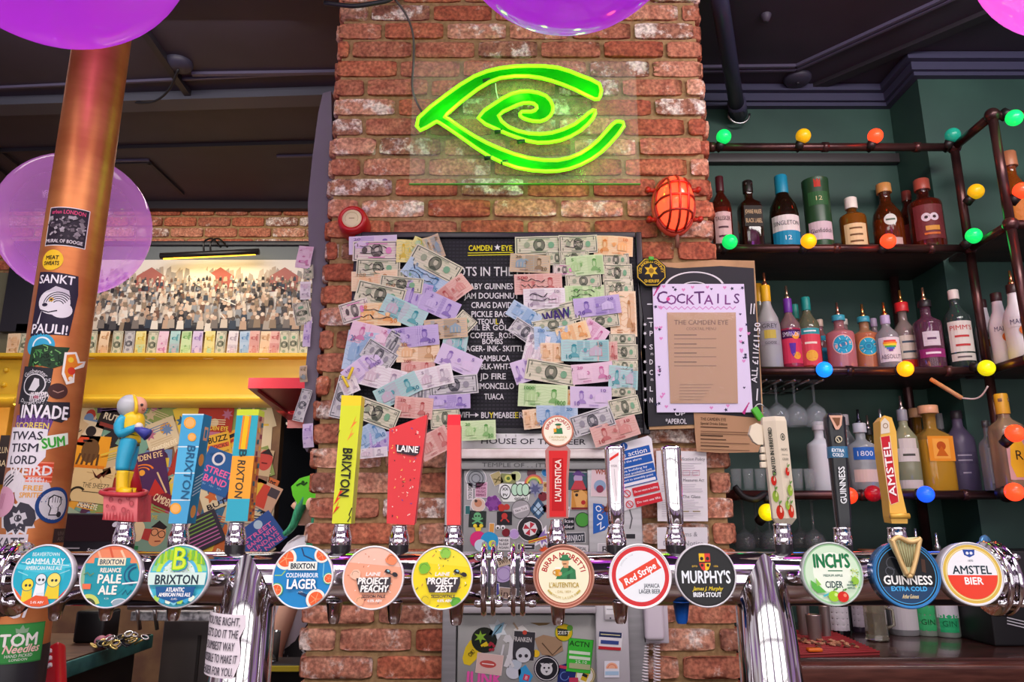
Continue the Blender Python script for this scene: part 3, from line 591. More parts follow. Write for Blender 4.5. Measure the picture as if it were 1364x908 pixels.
# --- tap handles
def ferrule(t, px, pyb, pyt, w=27, wt=19):
    a, b = P(px, pyb, YR), P(px, pyt, YR); s = mpp(px, pyb, YR)[0] / 2; h = b.z - a.z
    m = MB(); m.lathe([(s * w * .9, -.02), (s * w * .98, 0), (s * w * .98, h * .08)], mat('#242226', .3), 24, Matrix.Translation((a.x, YR, a.z))); m.build('socket', t)
    m = MB(); m.lathe([(s * w * .95, h * .08), (s * w, h * .12), (s * w, h * .45), (s * w * .95, h * .48), (s * wt * 1.02, h * .9), (s * wt * 1.1, h * .94), (s * wt, h)], CHROME, 20, Matrix.Translation((a.x, YR, a.z))); m.build('ferrule', t)
    return b
def handle(px, pyb, pyt, label, w=27, wt=19):
    a = P(px, pyb, YR); t = thing('tap_handle', a, label, 'tap handle', 'tap handles along the chrome fonts')
    top = ferrule(t, px, pyb, pyt, w, wt); return t, top
def prism(quad, depth, m, mb, back=1., Y=YR):                        # px outline of the front face pushed back
    f = [P(x, y, Y - depth / 2) for x, y in quad]; n = len(f); c = sum(f, Vector()) / n
    bk = [c + (p - c) * back + Vector((0, depth, 0)) for p in f]
    mb.add(f + bk, [tuple(range(n))] + [tuple(range(2 * n - 1, n - 1, -1))] + [(i + n, (i + 1) % n + n, (i + 1) % n, i) for i in range(n)], m); return f
def pxF(Y): return lambda x, y, w: P(x, y, Y) + Vector((0, -w, 0))   # art drawn in photo pixels on the plane at depth Y
# blue stacked tower with orange dots
t, top = handle(237, 728, 696, 'blue tap handle of four stacked blocks with orange dots')
BL = ('#3aa3d4', '#49b0dc', '#44aad8', '#3da0d2'); lv = [551, 594, 629, 665, 697]; lx = lambda y: 243 - (y - 551) * 19 / 146; rx = lambda y: 271.5 - (y - 551) * 23 / 146
D = .03
for i in range(4):
    y0, y1 = lv[i], lv[i + 1]; m = MB(); q = [(lx(y1), y1), (rx(y1), y1), (rx(y0), y0), (lx(y0), y0)]; f = prism(q, D, mat(BL[i], .35), m)
    A = Art(m, pxF(YR - D / 2), .0002); A.line([(lx(y0), y0 + .8), (rx(y0), y0 + .8)], 1.6, '#d8ecf2')
    if i == 0: A.circ(253, 563, 8, '#f0a838', n=20); A.circ(253, 563, 6, '#f4b46a'); A.circ(256, 582, 5.6, '#f0a838'); A.circ(256, 582, 4, '#f4b46a')
    if i == 3: A.circ(234, 677, 7.5, '#f0a838'); A.circ(234, 677, 5.5, '#f4b46a')
    sd = F_plane((f[1] + f[2]) / 2 + Vector((0, D / 2, 0)), (0, 1, 0), (f[2] - f[1])); B = Art(m, sd, .0002); h = (f[2] - f[1]).length
    B.rect(0, 0, D, h, '#1f7ba8')
    if i in (1, 3): B.circ(.0, 0, .009, '#e8a050')
    if i == 2:
        for k in range(6): B.line([(-.012, -.014 + k * .005), (.012, -.006 + k * .005)], .0012, '#d8ecf2')
    if i == 0: B.rect(.002, -.004, .014, .02, '#e8a880'); B.rect(.002, -.004, .008, .012, '#1f7ba8')
    m.build('block', t)
m = MB(); A = Art(m, pxF(YR - D / 2 - .0006), .0002); A.text('BRIXTON', 249, 631, 11.5, '#2c6a92', w=74, rot=PI / 2 + .12, bold=.35) if False else None
def vtext(A, s, x, y, h, w, col, ang, bold=0.):                     # px frame has y downwards: mirror the glyphs
    F0 = A.F; c_, q_ = math.cos(ang), math.sin(ang)
    A.F = lambda u, v, ww: F0(x + u * c_ + v * q_, y + u * q_ - v * c_, ww)
    A.text(s, 0, 0, h, col, w=w, bold=bold); A.F = F0
vtext(A, 'BRIXTON', 251, 629, 11, 74, '#2b6288', PI / 2 + .13, .5); m.build('lettering', t)
# turquoise and orange tower
t, top = handle(313, 728, 695, 'turquoise and orange tap handle with a lime cap')
lx = lambda y: 316 - (y - 545) * 16 / 150; rx = lambda y: 345 - (y - 545) * 15.5 / 150
for nm, y0, y1, c in (('cap', 545, 553, '#c6d81e'), ('upper_block', 553, 607, '#18a6bc'), ('middle_block', 607, 664, '#f3a21c'), ('lower_block', 664, 694, '#1aa6bf')):
    m = MB(); f = prism([(lx(y1), y1), (rx(y1), y1), (rx(y0), y0), (lx(y0), y0)], .026, mat(c, .35), m); A = Art(m, pxF(YR - .013), .0002)
    if nm == 'upper_block':
        for o, c2, wd in ((-6, '#e88a28', 2.4), (-1.5, '#f2c01c', 6), (3, '#e88a28', 2.4)): A.line([(331 + o, 553.5), (325 + o, 598)], wd, c2)
        vtext(A, 'B', 324, 603, 10, 11, '#2c4a52', PI / 2 + .1, .6)
    if nm == 'middle_block': vtext(A, 'RIXTON', 320, 638, 10.5, 52, '#4c4434', PI / 2 + .1, .6)
    sd = F_plane((f[1] + f[2]) / 2 + Vector((0, .013, 0)), (0, 1, 0), (f[2] - f[1])); B = Art(m, sd, .0002); h = (f[2] - f[1]).length
    if nm != 'cap':
        B.rect(0, 0, .026, h, '#cf7a3a' if nm != 'upper_block' else '#c89a7a')
        for k in range(7): B.rect(-.005 + .01 * (k % 2), -h / 2 + h * (k + .5) / 7, .008, h / 9, ('#8a3a4a', '#e8b04a', '#3a6a7a')[k % 3])
    m.build(nm, t)
# yellow block handle
t, top = handle(454, 728, 697, 'tall fluorescent yellow tap handle with black lettering')
lx = lambda y: 455 - (y - 528) * 13 / 168; rx = lambda y: 481.5 - (y - 528) * 14 / 168
m = MB(); prism([(lx(697), 697), (rx(697), 697), (rx(540), 540), (lx(540), 540)], .026, mat('#d3dc12', .35), m); A = Art(m, pxF(YR - .013), .0002)
for k, (x, y, c) in enumerate(((470, 563, '#f08a3a'), (466, 578, '#f0a040'), (448, 664, '#e2402c'), (452, 655, '#e2402c'), (447, 676, '#e2402c'))): A.poly([(x - 4, y + 9), (x + 5, y - 10), (x + 2, y - 1), (x + 6, y - 2), (x - 4, y + 9)][:4], c)
A.line([(463, 695), (467, 688), (465, 686), (469, 676)], 1.4, '#2c2c20'); A.line([(449, 580), (453, 573)], .8, '#2c2c20')
vtext(A, 'BRIXTON', 461.5, 629, 13, 66, '#24281c', PI / 2 + .08, .7); m.build('body', t)
m = MB(); prism([(lx(540), 540), (rx(540), 540), (rx(528), 527), (lx(528), 526)], .026, mat('#ecd200', .35), m); m.build('cap', t)
# red wedge
t, top = handle(531, 728, 699, 'red wedge-shaped tap handle with slanted top and confetti')
m = MB(); prism([(515, 697), (552, 699), (569, 552), (518.5, 571)], .026, mat('#dc2c34', .4), m, .96); A = Art(m, pxF(YR - .013), .00004); R = random.Random(8)
for k in range(44):
    y = R.uniform(566, 690); x = R.uniform(522, 550 + (690 - y) * .1); c = R.choice(('#f0a890', '#5a4a9a', '#f2c060', '#3a2a30', '#f4d8d0')); a = R.uniform(0, 3)
    A.line([(x, y), (x + 1.6 * math.cos(a), y + 1.6 * math.sin(a)), (x + 2.6 * math.cos(a + .9), y + 2.6 * math.sin(a + .9))], .9, c) if k % 3 else A.circ(x, y, .8, c, n=8)
A.poly([(527, 592), (560, 595), (558, 604), (553, 607), (529, 603)], '#3a3038'); vtext(A, 'LAINE', 543, 597.5, 9, 29, '#f8f0ee', .08, .5); m.build('body', t)
# red plain bar
t, top = handle(604, 728, 699, 'plain flat red tap handle in front of the steel hatch frame')
m = MB(); prism([(595, 699), (613, 699), (613.5, 566), (595.5, 566)], .024, mat('#ee4442', .35), m); m.build('body', t)
f = [P(595.5, 566, YR - .012), P(613.5, 566, YR - .012), P(613.5, 566, YR + .012), P(595.5, 566, YR + .012)]; g = [P(596.5, 552, YR + .002), P(613.5, 552, YR + .002), P(613.5, 552, YR + .012), P(596.5, 552, YR + .012)]
m = MB(); m.hexa(f + g, mat('#d8323a', .35)); m.build('bevelled_top', t)
# cream and red paddle
t, top = handle(742, 726, 692, 'red paddle tap handle with a round cream medallion on top', 26, 16)
m = MB(); prism([(728, 690), (757, 690), (757, 640), (760, 600), (752, 590), (734, 590), (726, 600), (728, 640)], .016, mat('#c8807a', .2, 0, .5, 0, .3), m, .94); m.build('frame', t)
m = MB(); A = Art(m, pxF(YR - .0085), .0003); A.poly([(732, 688), (754, 688), (754, 640), (756, 600), (731, 600), (732, 640)], '#d22a2c'); A.poly([(735, 680), (751, 680), (750, 610), (736, 610)], '#b9161c'); vtext(A, "L'AUTENTICA", 743, 640, 8.5, 56, '#f6e2d8', -PI / 2, .45); m.build('red_inlay', t)
c = P(743, 574, YR - .009); m = MB(); MM = Matrix.Translation(c) @ Matrix.Rotation(PI / 2, 4, 'X'); m.lathe([(0, -.012), (.022, -.012), (.0235, -.009), (.0235, 0), (.0215, .0012), (.0205, .0003), (0, .0003)], mat('#c27a62', .3), 40, MM)
A = Art(m, F_plane(c + Vector((0, -.0004, 0)), (1, 0, 0), (0, 0, 1), .0207), .0001); A.circ(0, 0, 1, '#f0e8d4', n=40); A.arct('BIRRA MORETTI', 0, 0, .68, .24, '#b3282a', 90, .98, .016)
A.poly([(-.3, -.2), (.36, -.2), (.3, .22), (-.1, .25)], '#2f7a4a'); A.circ(.04, .32, .15, '#dca878'); A.circ(.04, .46, .24, '#2c6b44', ry=.08); A.rect(-.2, .05, .2, .26, '#d99a22'); A.text("L'AUTENTICA", 0, -.42, .16, '#b09a4a', w=1.25); A.text('PREMIUM LAGER', 0, -.62, .09, '#b09a4a'); m.build('medallion', t)
# two chrome handles
def chrome_handle(px0, top_px, label, inset):
    t, top = handle(px0, 728, 700, label, 27, 20)
    def sec2(cx, y, hw):
        c = P(cx, y, YR); s_ = mpp(cx, y, YR)[0] * hw; return [c + Vector((s_ * math.copysign(abs(math.cos(a)) ** .8, math.cos(a)), .8 * s_ * math.copysign(abs(math.sin(a)) ** .8, math.sin(a)), 0)) for a in [2 * PI * k / 32 for k in range(32)]]
    rg = [sec2(px0 + (top_px - px0) * q, 699 - 105 * q, r) for q, r in ((0, 9), (.02, 10.5), (.3, 11.2), (.7, 12.4), (.95, 13.2), (.985, 12.6), (1, 10.5))]
    m = MB(); n = 32; m.add(sum(rg, []), [(i * n + k, i * n + (k + 1) % n, (i + 1) * n + (k + 1) % n, (i + 1) * n + k) for i in range(6) for k in range(n)], CHROME, True); m.add(rg[-1], [tuple(range(n))], CHROME); m.build('body', t)
    if inset:
        m = MB(); A = Art(m, pxF(YR - .0122), .0002); A.poly([(top_px - 7, 604), (top_px, 600), (top_px + 7, 602), (top_px + 5, 640), (px0 + 2, 668), (px0 - 2, 668), (top_px - 4, 640)], '#e9e2e4'); A.poly([(top_px - 6, 610), (top_px + 6, 602), (top_px + 6, 606), (top_px - 6, 614)], '#d8342c'); A.line([(top_px, 624), (px0, 660)], .5, '#a8a4a8'); A.text('', 0, 0, 1, '#000000'); vtext(A, '1928', top_px - .5, 620, 3, 8, '#8a8488', 0); m.build('inlay', t)
    return t
chrome_handle(821, 818, 'chrome tap handle with a narrow white inlay', True)
chrome_handle(900, 893, 'plain chrome tap handle in front of the white notices', False)
# cream hexagonal cider handle
t, top = handle(1044, 727, 697, 'cream cider tap handle printed with apples and a signpost on its side', 24, 22)
CR = mat('#dccfb8', .45)
def hexring(cx, y, hw):
    c = P(cx, y, YR); s = mpp(cx, y, YR)[0] * hw; return [c + Vector((s * math.cos(a), s * math.sin(a), 0)) for a in [math.radians(-100 + 60 * k) for k in range(6)]]
rings = [hexring(1044, 699, 10), hexring(1044, 690, 17), hexring(1030, 562, 17.5), hexring(1029, 556, 16)]; vs = sum(rings, []); fs = []
for i in range(3):
    for k in range(6): fs.append((i * 6 + k, i * 6 + (k + 1) % 6, (i + 1) * 6 + (k + 1) % 6, (i + 1) * 6 + k))
fs += [tuple(range(6))[::-1], tuple(range(18, 24))]
m = MB(); m.add(vs, fs, CR)
def face_frame(k):
    a, b, c_, d = rings[1][k], rings[1][(k + 1) % 6], rings[2][(k + 1) % 6], rings[2][k]
    def f(x, y, w):                                   # x -1..1 across, y 0..1 up
        lo = a.lerp(b, (x + 1) / 2); hi = d.lerp(c_, (x + 1) / 2); n = (b - a).cross(d - a).normalized(); return lo.lerp(hi, y) + n * w
    return f
def wtext(A, s, x, y, h, L, col, bold=0):             # along the long side, reading upward
    F0 = A.F; A.F = lambda u, v, w_: F0(x - v * h, y + u * L, w_); A.text(s, 0, 0, 1, col, w=1, bold=bold); A.F = F0
A = Art(m, face_frame(0), .0002)
A.ring(.0, .83, .3, .42, '#3a4038', ky=.09); A.circ(0, .83, .14, '#3a4038', ry=.018)
for s, y, h in (("INCH'S", .70, .03), ('MEDIUM APPLE', .645, .014), ('CIDER', .60, .025)): 
    F0 = A.F; A.F = lambda u, v, w_, y=y: F0(u, y + v * .14, w_); A.text(s, 0, 0, h / .14, '#3a4038', w=1.15); A.F = F0
def fruit(A, x, y, r, c):
    A.circ(x, y, r, c, ry=r * .12, n=14); A.circ(x + r * .3, y + r * .04, r * .3, '#f0c8b0' if c != '#8fb03a' else '#d4e08a', ry=r * .05); A.line([(x, y + r * .1), (x + .1, y + r * .16)], .08, '#3c5a20'); A.circ(x + .25, y + r * .17, .22, '#6a9a4a', ry=.012, rot=.05)
for x, y, r, c in ((.0, .07, .55, '#c8301e'), (-.6, .13, .4, '#8fb03a'), (.1, .28, .48, '#8fb03a'), (-.1, .47, .36, '#c8281e')): fruit(A, x, y, r, c)
B = Art(m, face_frame(5), .0002)
for x, y, r, c in ((.2, .06, .6, '#c8301e'), (-.2, .22, .5, '#8fb03a'), (-.2, .38, .42, '#c8281e')): fruit(B, x, y, r, c)
wtext(B, 'CRAFTED IN HEREFORD', .05, .68, .62, .5, '#3a4038', .01); m.build('body', t)
m = MB(); hp = [P(x, y, YR - .004) for x, y in ((1001, 566), (1008, 563), (1017, 567), (1017, 592), (1010, 592), (1004, 588), (998, 578))]; m.slab(hp, (0, .008, 0), CR); m.build('signboard', t)
for y in (599, 609, 619): m = MB(); a, b = P(1013, y + 4, YR), P(1027, y - 4, YR); m.box(a.x, b.x, YR - .004, YR + .004, a.z, b.z, CR, .001); m.build('slat', t)
# black tapered stout handle
t, top = handle(1124, 728, 702, 'black tapered stout tap handle with a blue band and harp', 23, 21)
def sec(cx, y, hw, d=.5): 
    c = P(cx, y, YR); s = mpp(cx, y, YR)[0] * hw; return [c + Vector((s * math.copysign(abs(math.cos(a)) ** .6, math.cos(a)), d * s * math.copysign(abs(math.sin(a)) ** .6, math.sin(a)) * 1.6, 0)) for a in [2 * PI * k / 16 for k in range(16)]]
def loft(rings, m, mb):
    n = len(rings[0]); fs = [tuple(range(n))[::-1], tuple((len(rings) - 1) * n + k for k in range(n))]
    for i in range(len(rings) - 1):
        for k in range(n): fs.append((i * n + k, i * n + (k + 1) % n, (i + 1) * n + (k + 1) % n, (i + 1) * n + k))
    mb.add(sum(rings, []), fs, m, False)
m = MB(); BK = mat('#1c2026', .25); loft([sec(1124, 702, 9), sec(1123, 690, 10), sec(1116, 610, 11.5)], BK, m); A = Art(m, pxF(YR - .0125), .0003); vtext(A, 'GUINNESS', 1122, 646, 8.5, 50, '#e8eaec', -PI / 2 - .07, .5); m.build('shaft', t)
m = MB(); loft([sec(1116, 610, 12.4), sec(1115, 595, 12.4)], mat('#2a6a92', .3), m); A = Art(m, pxF(YR - .0135), .0003); vtext(A, 'EXTRA', 1116, 599.5, 4.5, 17, '#e8eef2', .05, .3); vtext(A, 'COLD', 1116, 605.5, 4.5, 15, '#e8eef2', .05, .3); m.build('blue_band', t)
m = MB(); loft([sec(1115, 595, 12), sec(1112, 570, 13), sec(1111, 556, 13), sec(1110, 551, 9)], BK, m); A = Art(m, pxF(YR - .0142), .0003); A.poly([(1104, 553), (1122, 553), (1121, 566), (1117, 572), (1113, 572)], '#d8a890'); A.poly([(1108, 556), (1119, 556), (1118, 565), (1115, 568)], '#7a5036'); A.circ(1117, 585, 4.6, '#d8cdb0', n=16); A.circ(1117, 585, 3.4, '#1c2026', n=14); A.line([(1115, 583), (1118, 588)], 1.2, '#d8cdb0'); m.build('harp_head', t)
# gold paddle
t, top = handle(1197, 728, 702, 'golden slanted lager tap handle with red lettered strip', 25, 22)
GO = mat('#d9a640', .3, .25)
m = MB(); prism([(1188, 697), (1209, 697), (1209, 688), (1198, 640), (1194, 575), (1188, 556), (1178, 553), (1172, 560), (1174, 600), (1184, 668), (1186, 688)], .022, GO, m, .98); m.build('body', t)
m = MB(); A = Art(m, pxF(YR - .0112), .0003); A.poly([(1172.5, 582), (1185, 580), (1197, 668), (1187, 672), (1184, 664)], '#c01f2e'); A.line([(1172.5, 582), (1185, 580), (1197, 668), (1187, 672), (1184, 664)], .8, '#e8d8b8', True); A.poly([(1173, 578), (1173, 562), (1178, 556), (1184, 562), (1185, 576)], '#d8cdbd'); A.ring(1179, 567, 2.6, 3.6, '#8a6a4a', n=14); vtext(A, 'AMSTEL', 1184, 625, 9.5, 72, '#f2e8e8', -PI / 2 - .12 + .24 - .25, .6); m.build('lettered_strip', t)
m = MB(); cyl(m, P(1186, 687, YR - .014), P(1211, 687, YR - .014), .004, GO, 10); m.build('pin', t)
# spaceman figure handle
t, top = handle(164, 727, 694, 'spaceman figure tap handle in yellow and blue standing on a red cratered cube', 28, 20)
CB = mat('#c8444a', .5, bump=.5, bscale=90)
m = MB(); f = prism([(137, 692), (183, 695), (184, 658), (138, 655)], .04, CB, m); A = Art(m, pxF(YR - .02), .0003); A.poly([(137.5, 691.5), (182.5, 694.5), (183.5, 659), (138.5, 656)], '#dd7478'); R = random.Random(5)
for x, y, r in ((148, 665, 3), (160, 667, 2.6), (171, 663, 2.4), (176, 670, 3), (152, 676, 2.4), (166, 679, 3), (145, 674, 2), (173, 681, 2), (156, 688, 2)): A.circ(x, y, r, '#a8484e', ry=r * 1.3, n=12); A.circ(x + .5, y + .8, r * .7, '#c25a60', ry=r, n=12)
for k in range(10): A.poly([(139 + k * 4.4, 692 + k * .25), (141.5 + k * 4.4, 684 - R.random() * 4), (143 + k * 4.4, 692.2 + k * .25)], '#b23a42')
m.build('cratered_cube', t)
m = MB(); g = [P(137, 657, YR - .02), P(185, 659, YR - .02), P(192, 654, YR + .02), P(146, 652, YR + .02)]
m.tube(smooth_path(g, 4, True), .0035, '#b8303a', 8, True); m.slab(g, (0, 0, -.004), '#c8444a'); m.build('rim', t)
def loop(c, pts, r): return None
SY, SB = mat('#ecc21a', .35), mat('#2ba4c8', .3)
J = lambda x, y, d=0.: P(x, y, YR + d)
m = MB()
for d, dx in ((-.008, 0), (.008, 10)): m.tube(smooth_path([J(163 + dx * .4, 656, d), J(163 + dx * .6, 640, d), J(164 + dx * .8, 627, d)], 3), [.0085] * 7, SY, 10)
m.tube([J(160, 655, -.016), J(175, 655, -.014)], [.007, .006], SY, 10); m.tube([J(167, 655, .008), J(181, 655, .006)], [.007, .006], SY, 10); m.build('boots', t)
m = MB()
for d, dx in ((-.008, 0), (.008, 12)): m.tube(smooth_path([J(163 + dx * .6, 626, d), J(165 + dx * .6, 612, d), J(170 + dx * .3, 594, d * .8), J(172, 586, d * .6)], 3), [.009, .0095, .010, .0105, .011, .012, .012, .0125, .0125, .012], SB, 12)
m.build('legs', t)
m = MB(); m.tube(smooth_path([J(173, 590), J(174, 582), J(177, 570), J(176, 556), J(174, 551)], 3), [.014, .0145, .0145, .0135, .014, .015, .016, .0165, .017, .016, .0145, .012, .010], SY, 16); m.tube([J(172, 589), J(173, 587)], .0152, '#4a4a2a', 16); m.tube([J(174, 580.5), J(174.2, 579)], .0146, '#3a5a2a', 16); m.build('torso', t)
m = MB(); m.tube(smooth_path([J(166, 556, -.010), J(159, 566, -.014), J(161, 577, -.016), J(172, 573, -.018), J(181, 569, -.018)], 3), [.0075, .0078, .0078, .0078, .0075, .007, .0068, .0065, .006, .006, .0055, .005, .005], SB, 10)
m.ball(J(185, 568, -.018), .006, mat('#d8cfc4', .4)); m.tube(smooth_path([J(183, 556, .008), J(188, 564, .008), J(187, 572, .004)], 3), .006, SB, 10); m.build('arms', t)
m = MB(); m.ball(J(173, 541), .0175, mat('#b9bcc0', .3), 20, 14); m.build('helmet', t)
m = MB(); m.ball(J(184, 541), .0125, mat('#e6a486', .4), 16, 12, (1, .95, 1.15)); m.tube(smooth_path([J(177 + 8.5 * math.cos(a) * .55, 541 + 14 * math.sin(a) , -.0135 * math.cos(a * 1)) for a in [2 * PI * k / 14 for k in range(14)]], 2, True), .0026, SY, 6, True); m.ball(J(189, 539, -.009), .0022, '#3a2a26', 8, 6); m.ball(J(191, 545, -.006), .0024, '#a85a4a', 8, 6); m.build('face', t)
m = MB(); m.tube([J(172, 590, .014), J(176, 622, .014), J(180, 655, .014)], [.003, .008, .010], mat('#a8202c', .35), 10); m.build('red_rocket', t)
m = MB(); m.tube([J(181, 570, -.02), J(197, 579, -.02)], [.004, .009], mat('#3a3f9a', .4), 8); m.build('ray_gun', t)
# ------------------------------------------------------------------ brick pillar: neon eye, lamp, bell, letter board, banknotes, menus
NG = mat('#86ff18', .3, 0, .5, 1.5)
t = thing('neon_sign', P(690, 165, 2.25), 'glowing green neon eye sign on the brick pillar', 'neon sign')
Z2 = lambda pts: [(430 + x / 2.6231, y / 2.6231) for x, y in pts]
OUT = Z2([(340, 455), (334, 412), (430, 332), (530, 266), (620, 238), (720, 230), (820, 236), (900, 264), (967, 294), (969, 336), (950, 346), (880, 312), (800, 282), (720, 266), (620, 272), (540, 312), (434, 398), (440, 416), (530, 476), (620, 520), (720, 552), (820, 560), (900, 536), (962, 490), (1012, 434), (1036, 424), (1052, 440), (1000, 505), (940, 555), (860, 590), (780, 598), (680, 586), (580, 545), (490, 484), (410, 430), (390, 428)])
INN = Z2([(543, 412), (600, 362), (660, 328), (720, 319), (780, 335), (804, 372), (795, 404), (760, 424), (715, 418), (690, 405), (696, 390), (730, 390), (748, 378), (738, 362), (700, 360), (655, 378), (614, 404), (650, 444), (720, 466), (800, 464), (880, 434), (930, 394), (951, 386), (944, 412), (900, 456), (830, 490), (750, 498), (680, 480), (610, 452)])
from mathutils.geometry import tessellate_polygon
def tri_fill(mb, pts, depth, m):
    n = len(pts); tr = tessellate_polygon([[Vector((p.x, p.z, 0)) for p in pts]]); d = Vector((0, depth, 0))
    mb.add(list(pts) + [p + d for p in pts], [tuple(t) for t in tr] + [tuple(i + n for i in t) for t in tr] + [(i, (i + 1) % n, (i + 1) % n + n, i + n) for i in range(n)], m)
GB = mat('#0a9a06', .35, 0, .3, .10)  # backing is no lamp; a little green glow is put into its material
for nm, pts in (('eye_outline', OUT), ('iris_spiral', INN)):
    m = MB(); tri_fill(m, [P(x, y, 2.235) for x, y in pts], .012, GB); lg = m.build(nm + '_backing', t)
    m = MB(); sp = []
    for i in range(len(pts)):
        a = Vector(pts[i]); sp += [tuple(a)]
    m.tube([P(x, y, 2.205) for x, y in smooth_path(sp, 2, True)], .0062, NG, 8, True); m.build(nm + '_tube', t)
    m = MB()
    for i in range(0, len(pts), 3): cyl(m, P(*pts[i], 2.205), P(*pts[i], 2.236), .003, '#c9d6d0', 6)
    m.build(nm + '_clips', t)
for x, y in ((648, 108), (664, 176), (694, 189), (672, 217), (650, 211)): m = MB(); a, b = P(x - 5, y, 2.206), P(x + 5, y - 2, 2.206); cyl(m, a, b, .0075, '#123a1c', 8); m.build('end_cap', t)
m = MB(); a, b = P(545, 245, 2.258), P(846, 82, 2.258); ACR = mat('#f4fff4', .02, 0, .5, 0, 0, .05)
m.box(a.x, b.x, 2.255, 2.263, a.z, b.z, ACR); m.build('acrylic_panel', t)
m = MB(); m.box(a.x, b.x, 2.2548, 2.2635, a.z - .002, a.z + .0015, mat('#3f8f1c', .3, 0, .5, .15)); m.build('panel_edge', t)  # edge colour carries a faint painted-in green glow
for i, (x, y) in enumerate(((600, 140), (690, 100), (780, 120), (690, 215), (780, 200))): point('neon_glow', P(x, y, 2.17), .55, (.25, 1, .05), .02)
m = MB(); m.tube(smooth_path([P(522, -6, 2.28), P(540, 18, 2.275), P(550, 45, 2.272), P(551, 80, 2.27), P(549, 115, 2.27), P(556, 138, 2.262), P(565, 153, 2.24)], 4), .0042, '#5a5450', 6); m.build('cable', t)
m = MB(); m.tube(smooth_path([P(660, 111, 2.22), P(661, 122, 2.225), P(664, 133, 2.22)], 3), .002, '#d8d4cc', 6); m.build('jumper_wire', t)
m = MB(); m.tube(smooth_path([P(432, 4, 2.25), P(470, 8, 2.24), P(500, 4, 2.25), P(518, 0, 2.26), P(540, -14, 2.27)], 4), .008, '#23222b', 8); tag(m.build('electrical_cable'), 'dark cable looping over the top left of the brick pillar', 'cable')
# red bulkhead lamp in a wire guard
c = P(902, 265, 2.2); t = thing('bulkhead_lamp', c, 'glowing red caged bulkhead lamp on the right of the brick pillar', 'wall lamp')
s = mpp(902, 265, 2.2)[1]; RX, RZ = .062, .094
M0 = Matrix.Translation((c.x, 2.262, c.z)) @ Matrix.Rotation(PI / 2, 4, 'X')
RD = mat('#a82c1c', .35)
m = MB(); m.lathe([(1.0, -.01), (1.04, .0), (1.04, .012), (.98, .018), (.9, .02)], mat('#d8503c', .4), 32, M0 @ Matrix.Diagonal((RX * 1.12, RZ * 1.08, 1, 1))); m.build('back_box', t)
GL = mat('#ff5232', .15, 0, .5, 1.35)
m = MB(); m.lathe([(.92, .016), (.95, .03), (.9, .055), (.72, .078), (.4, .09), (.15, .094), (0, .095)], GL, 32, M0 @ Matrix.Diagonal((RX, RZ, 1, 1))); m.build('glass', t)
m = MB()
def dome(u, v): 
    r = min(1, math.hypot(u, v)); d = .018 + .086 * math.sqrt(max(0, 1 - r ** 2.4)); return Vector((c.x + u * RX, 2.262 - d, c.z + v * RZ))
for u in (-.45, 0.0, .45): 
    k = math.sqrt(1 - u * u); m.tube([dome(u, -k + 2 * k * i / 16) for i in range(17)], .0042, RD, 8)
for v in (-.5, 0.0, .5):
    k = math.sqrt(1 - v * v); m.tube([dome(-k + 2 * k * i / 12, v) for i in range(13)], .0042, RD, 8)
m.tube([Vector((c.x + RX * math.cos(a), 2.245, c.z + RZ * math.sin(a))) for a in [2 * PI * k / 28 for k in range(28)]], .006, RD, 8, True); m.build('wire_guard', t)
for sx, sz in ((-1, .55), (1, .55), (-1, -.55), (1, -.55)):
    m = MB(); q = Vector((c.x + sx * RX * .95, 2.25, c.z + sz * RZ)); cyl(m, q, q + Vector((sx * .028, 0, .003)), .007, RD, 10); cyl(m, q + Vector((sx * .024, -.008, .003)), q + Vector((sx * .024, .012, .003)), .009, RD, 10); m.build('lug', t)
m = MB(); cyl(m, P(902, 307, 2.25), P(902, 330, 2.262), .007, '#8a5a4a', 8); m.build('conduit', t)
point('bulkhead_glow', c + Vector((0, -.05, 0)), .8, (1, .12, .04), .04)
# red alarm bell push
c = P(471, 297, 2.26); t = thing('alarm_button', c, 'round red push button with a wooden centre on the pillar top left of the banknotes', 'button'); M0 = Matrix.Translation((c.x, 2.285, c.z)) @ Matrix.Rotation(PI / 2 - .08, 4, 'X')
m = MB(); m.lathe([(.05, -.02), (.05, .02), (.047, .05), (.042, .056), (.033, .056), (.031, .051)], mat('#b3181f', .3), 32, M0); m.build('housing', t)
m = MB(); m.lathe([(.033, .05), (.031, .0545), (.02, .056), (0, .056)], mat('#d9c7a4', .5), 28, M0); A = Art(m, F_plane(M0 @ Vector((0, 0, .0562)), (1, 0, 0), (0, 0, 1)), .0003); A.text('~', 0, 0, .006, '#8a7050', w=.018); A.ring(0, 0, .02, .021, '#a08a62'); m.build('button_face', t)
# letter board
YL = 2.262
q = [(470, 320), (843, 313), (854, 566), (466, 573)]
c = P(657, 440, YL); t = thing('letter_board', c, 'black peg letter board listing shots under a yellow heading', 'letter board')
a0, b0 = P(469, 570, YL), P(846, 318, YL)
m = MB(); m.box(a0.x, b0.x, YL, YL + .018, a0.z, b0.z, mat('#2c2a34', .8)); 
A = Art(m, F_plane((0, YL, 0)), .0008)
nx, nz = 74, 52; gx, gz = (b0.x - a0.x) / nx, (b0.z - a0.z) / nz
for k in range(nz): A.w = 0; A.rect((a0.x + b0.x) / 2, a0.z + gz * (k + .5), b0.x - a0.x, gz * .42, '#17161d')
for k in range(nx): A.w = .0002; A.rect(a0.x + gx * (k + .5), (a0.z + b0.z) / 2, gx * .3, b0.z - a0.z, '#1d1c24')
m.build('felt_panel', t)
m = MB(); FR = mat('#201d26', .35)
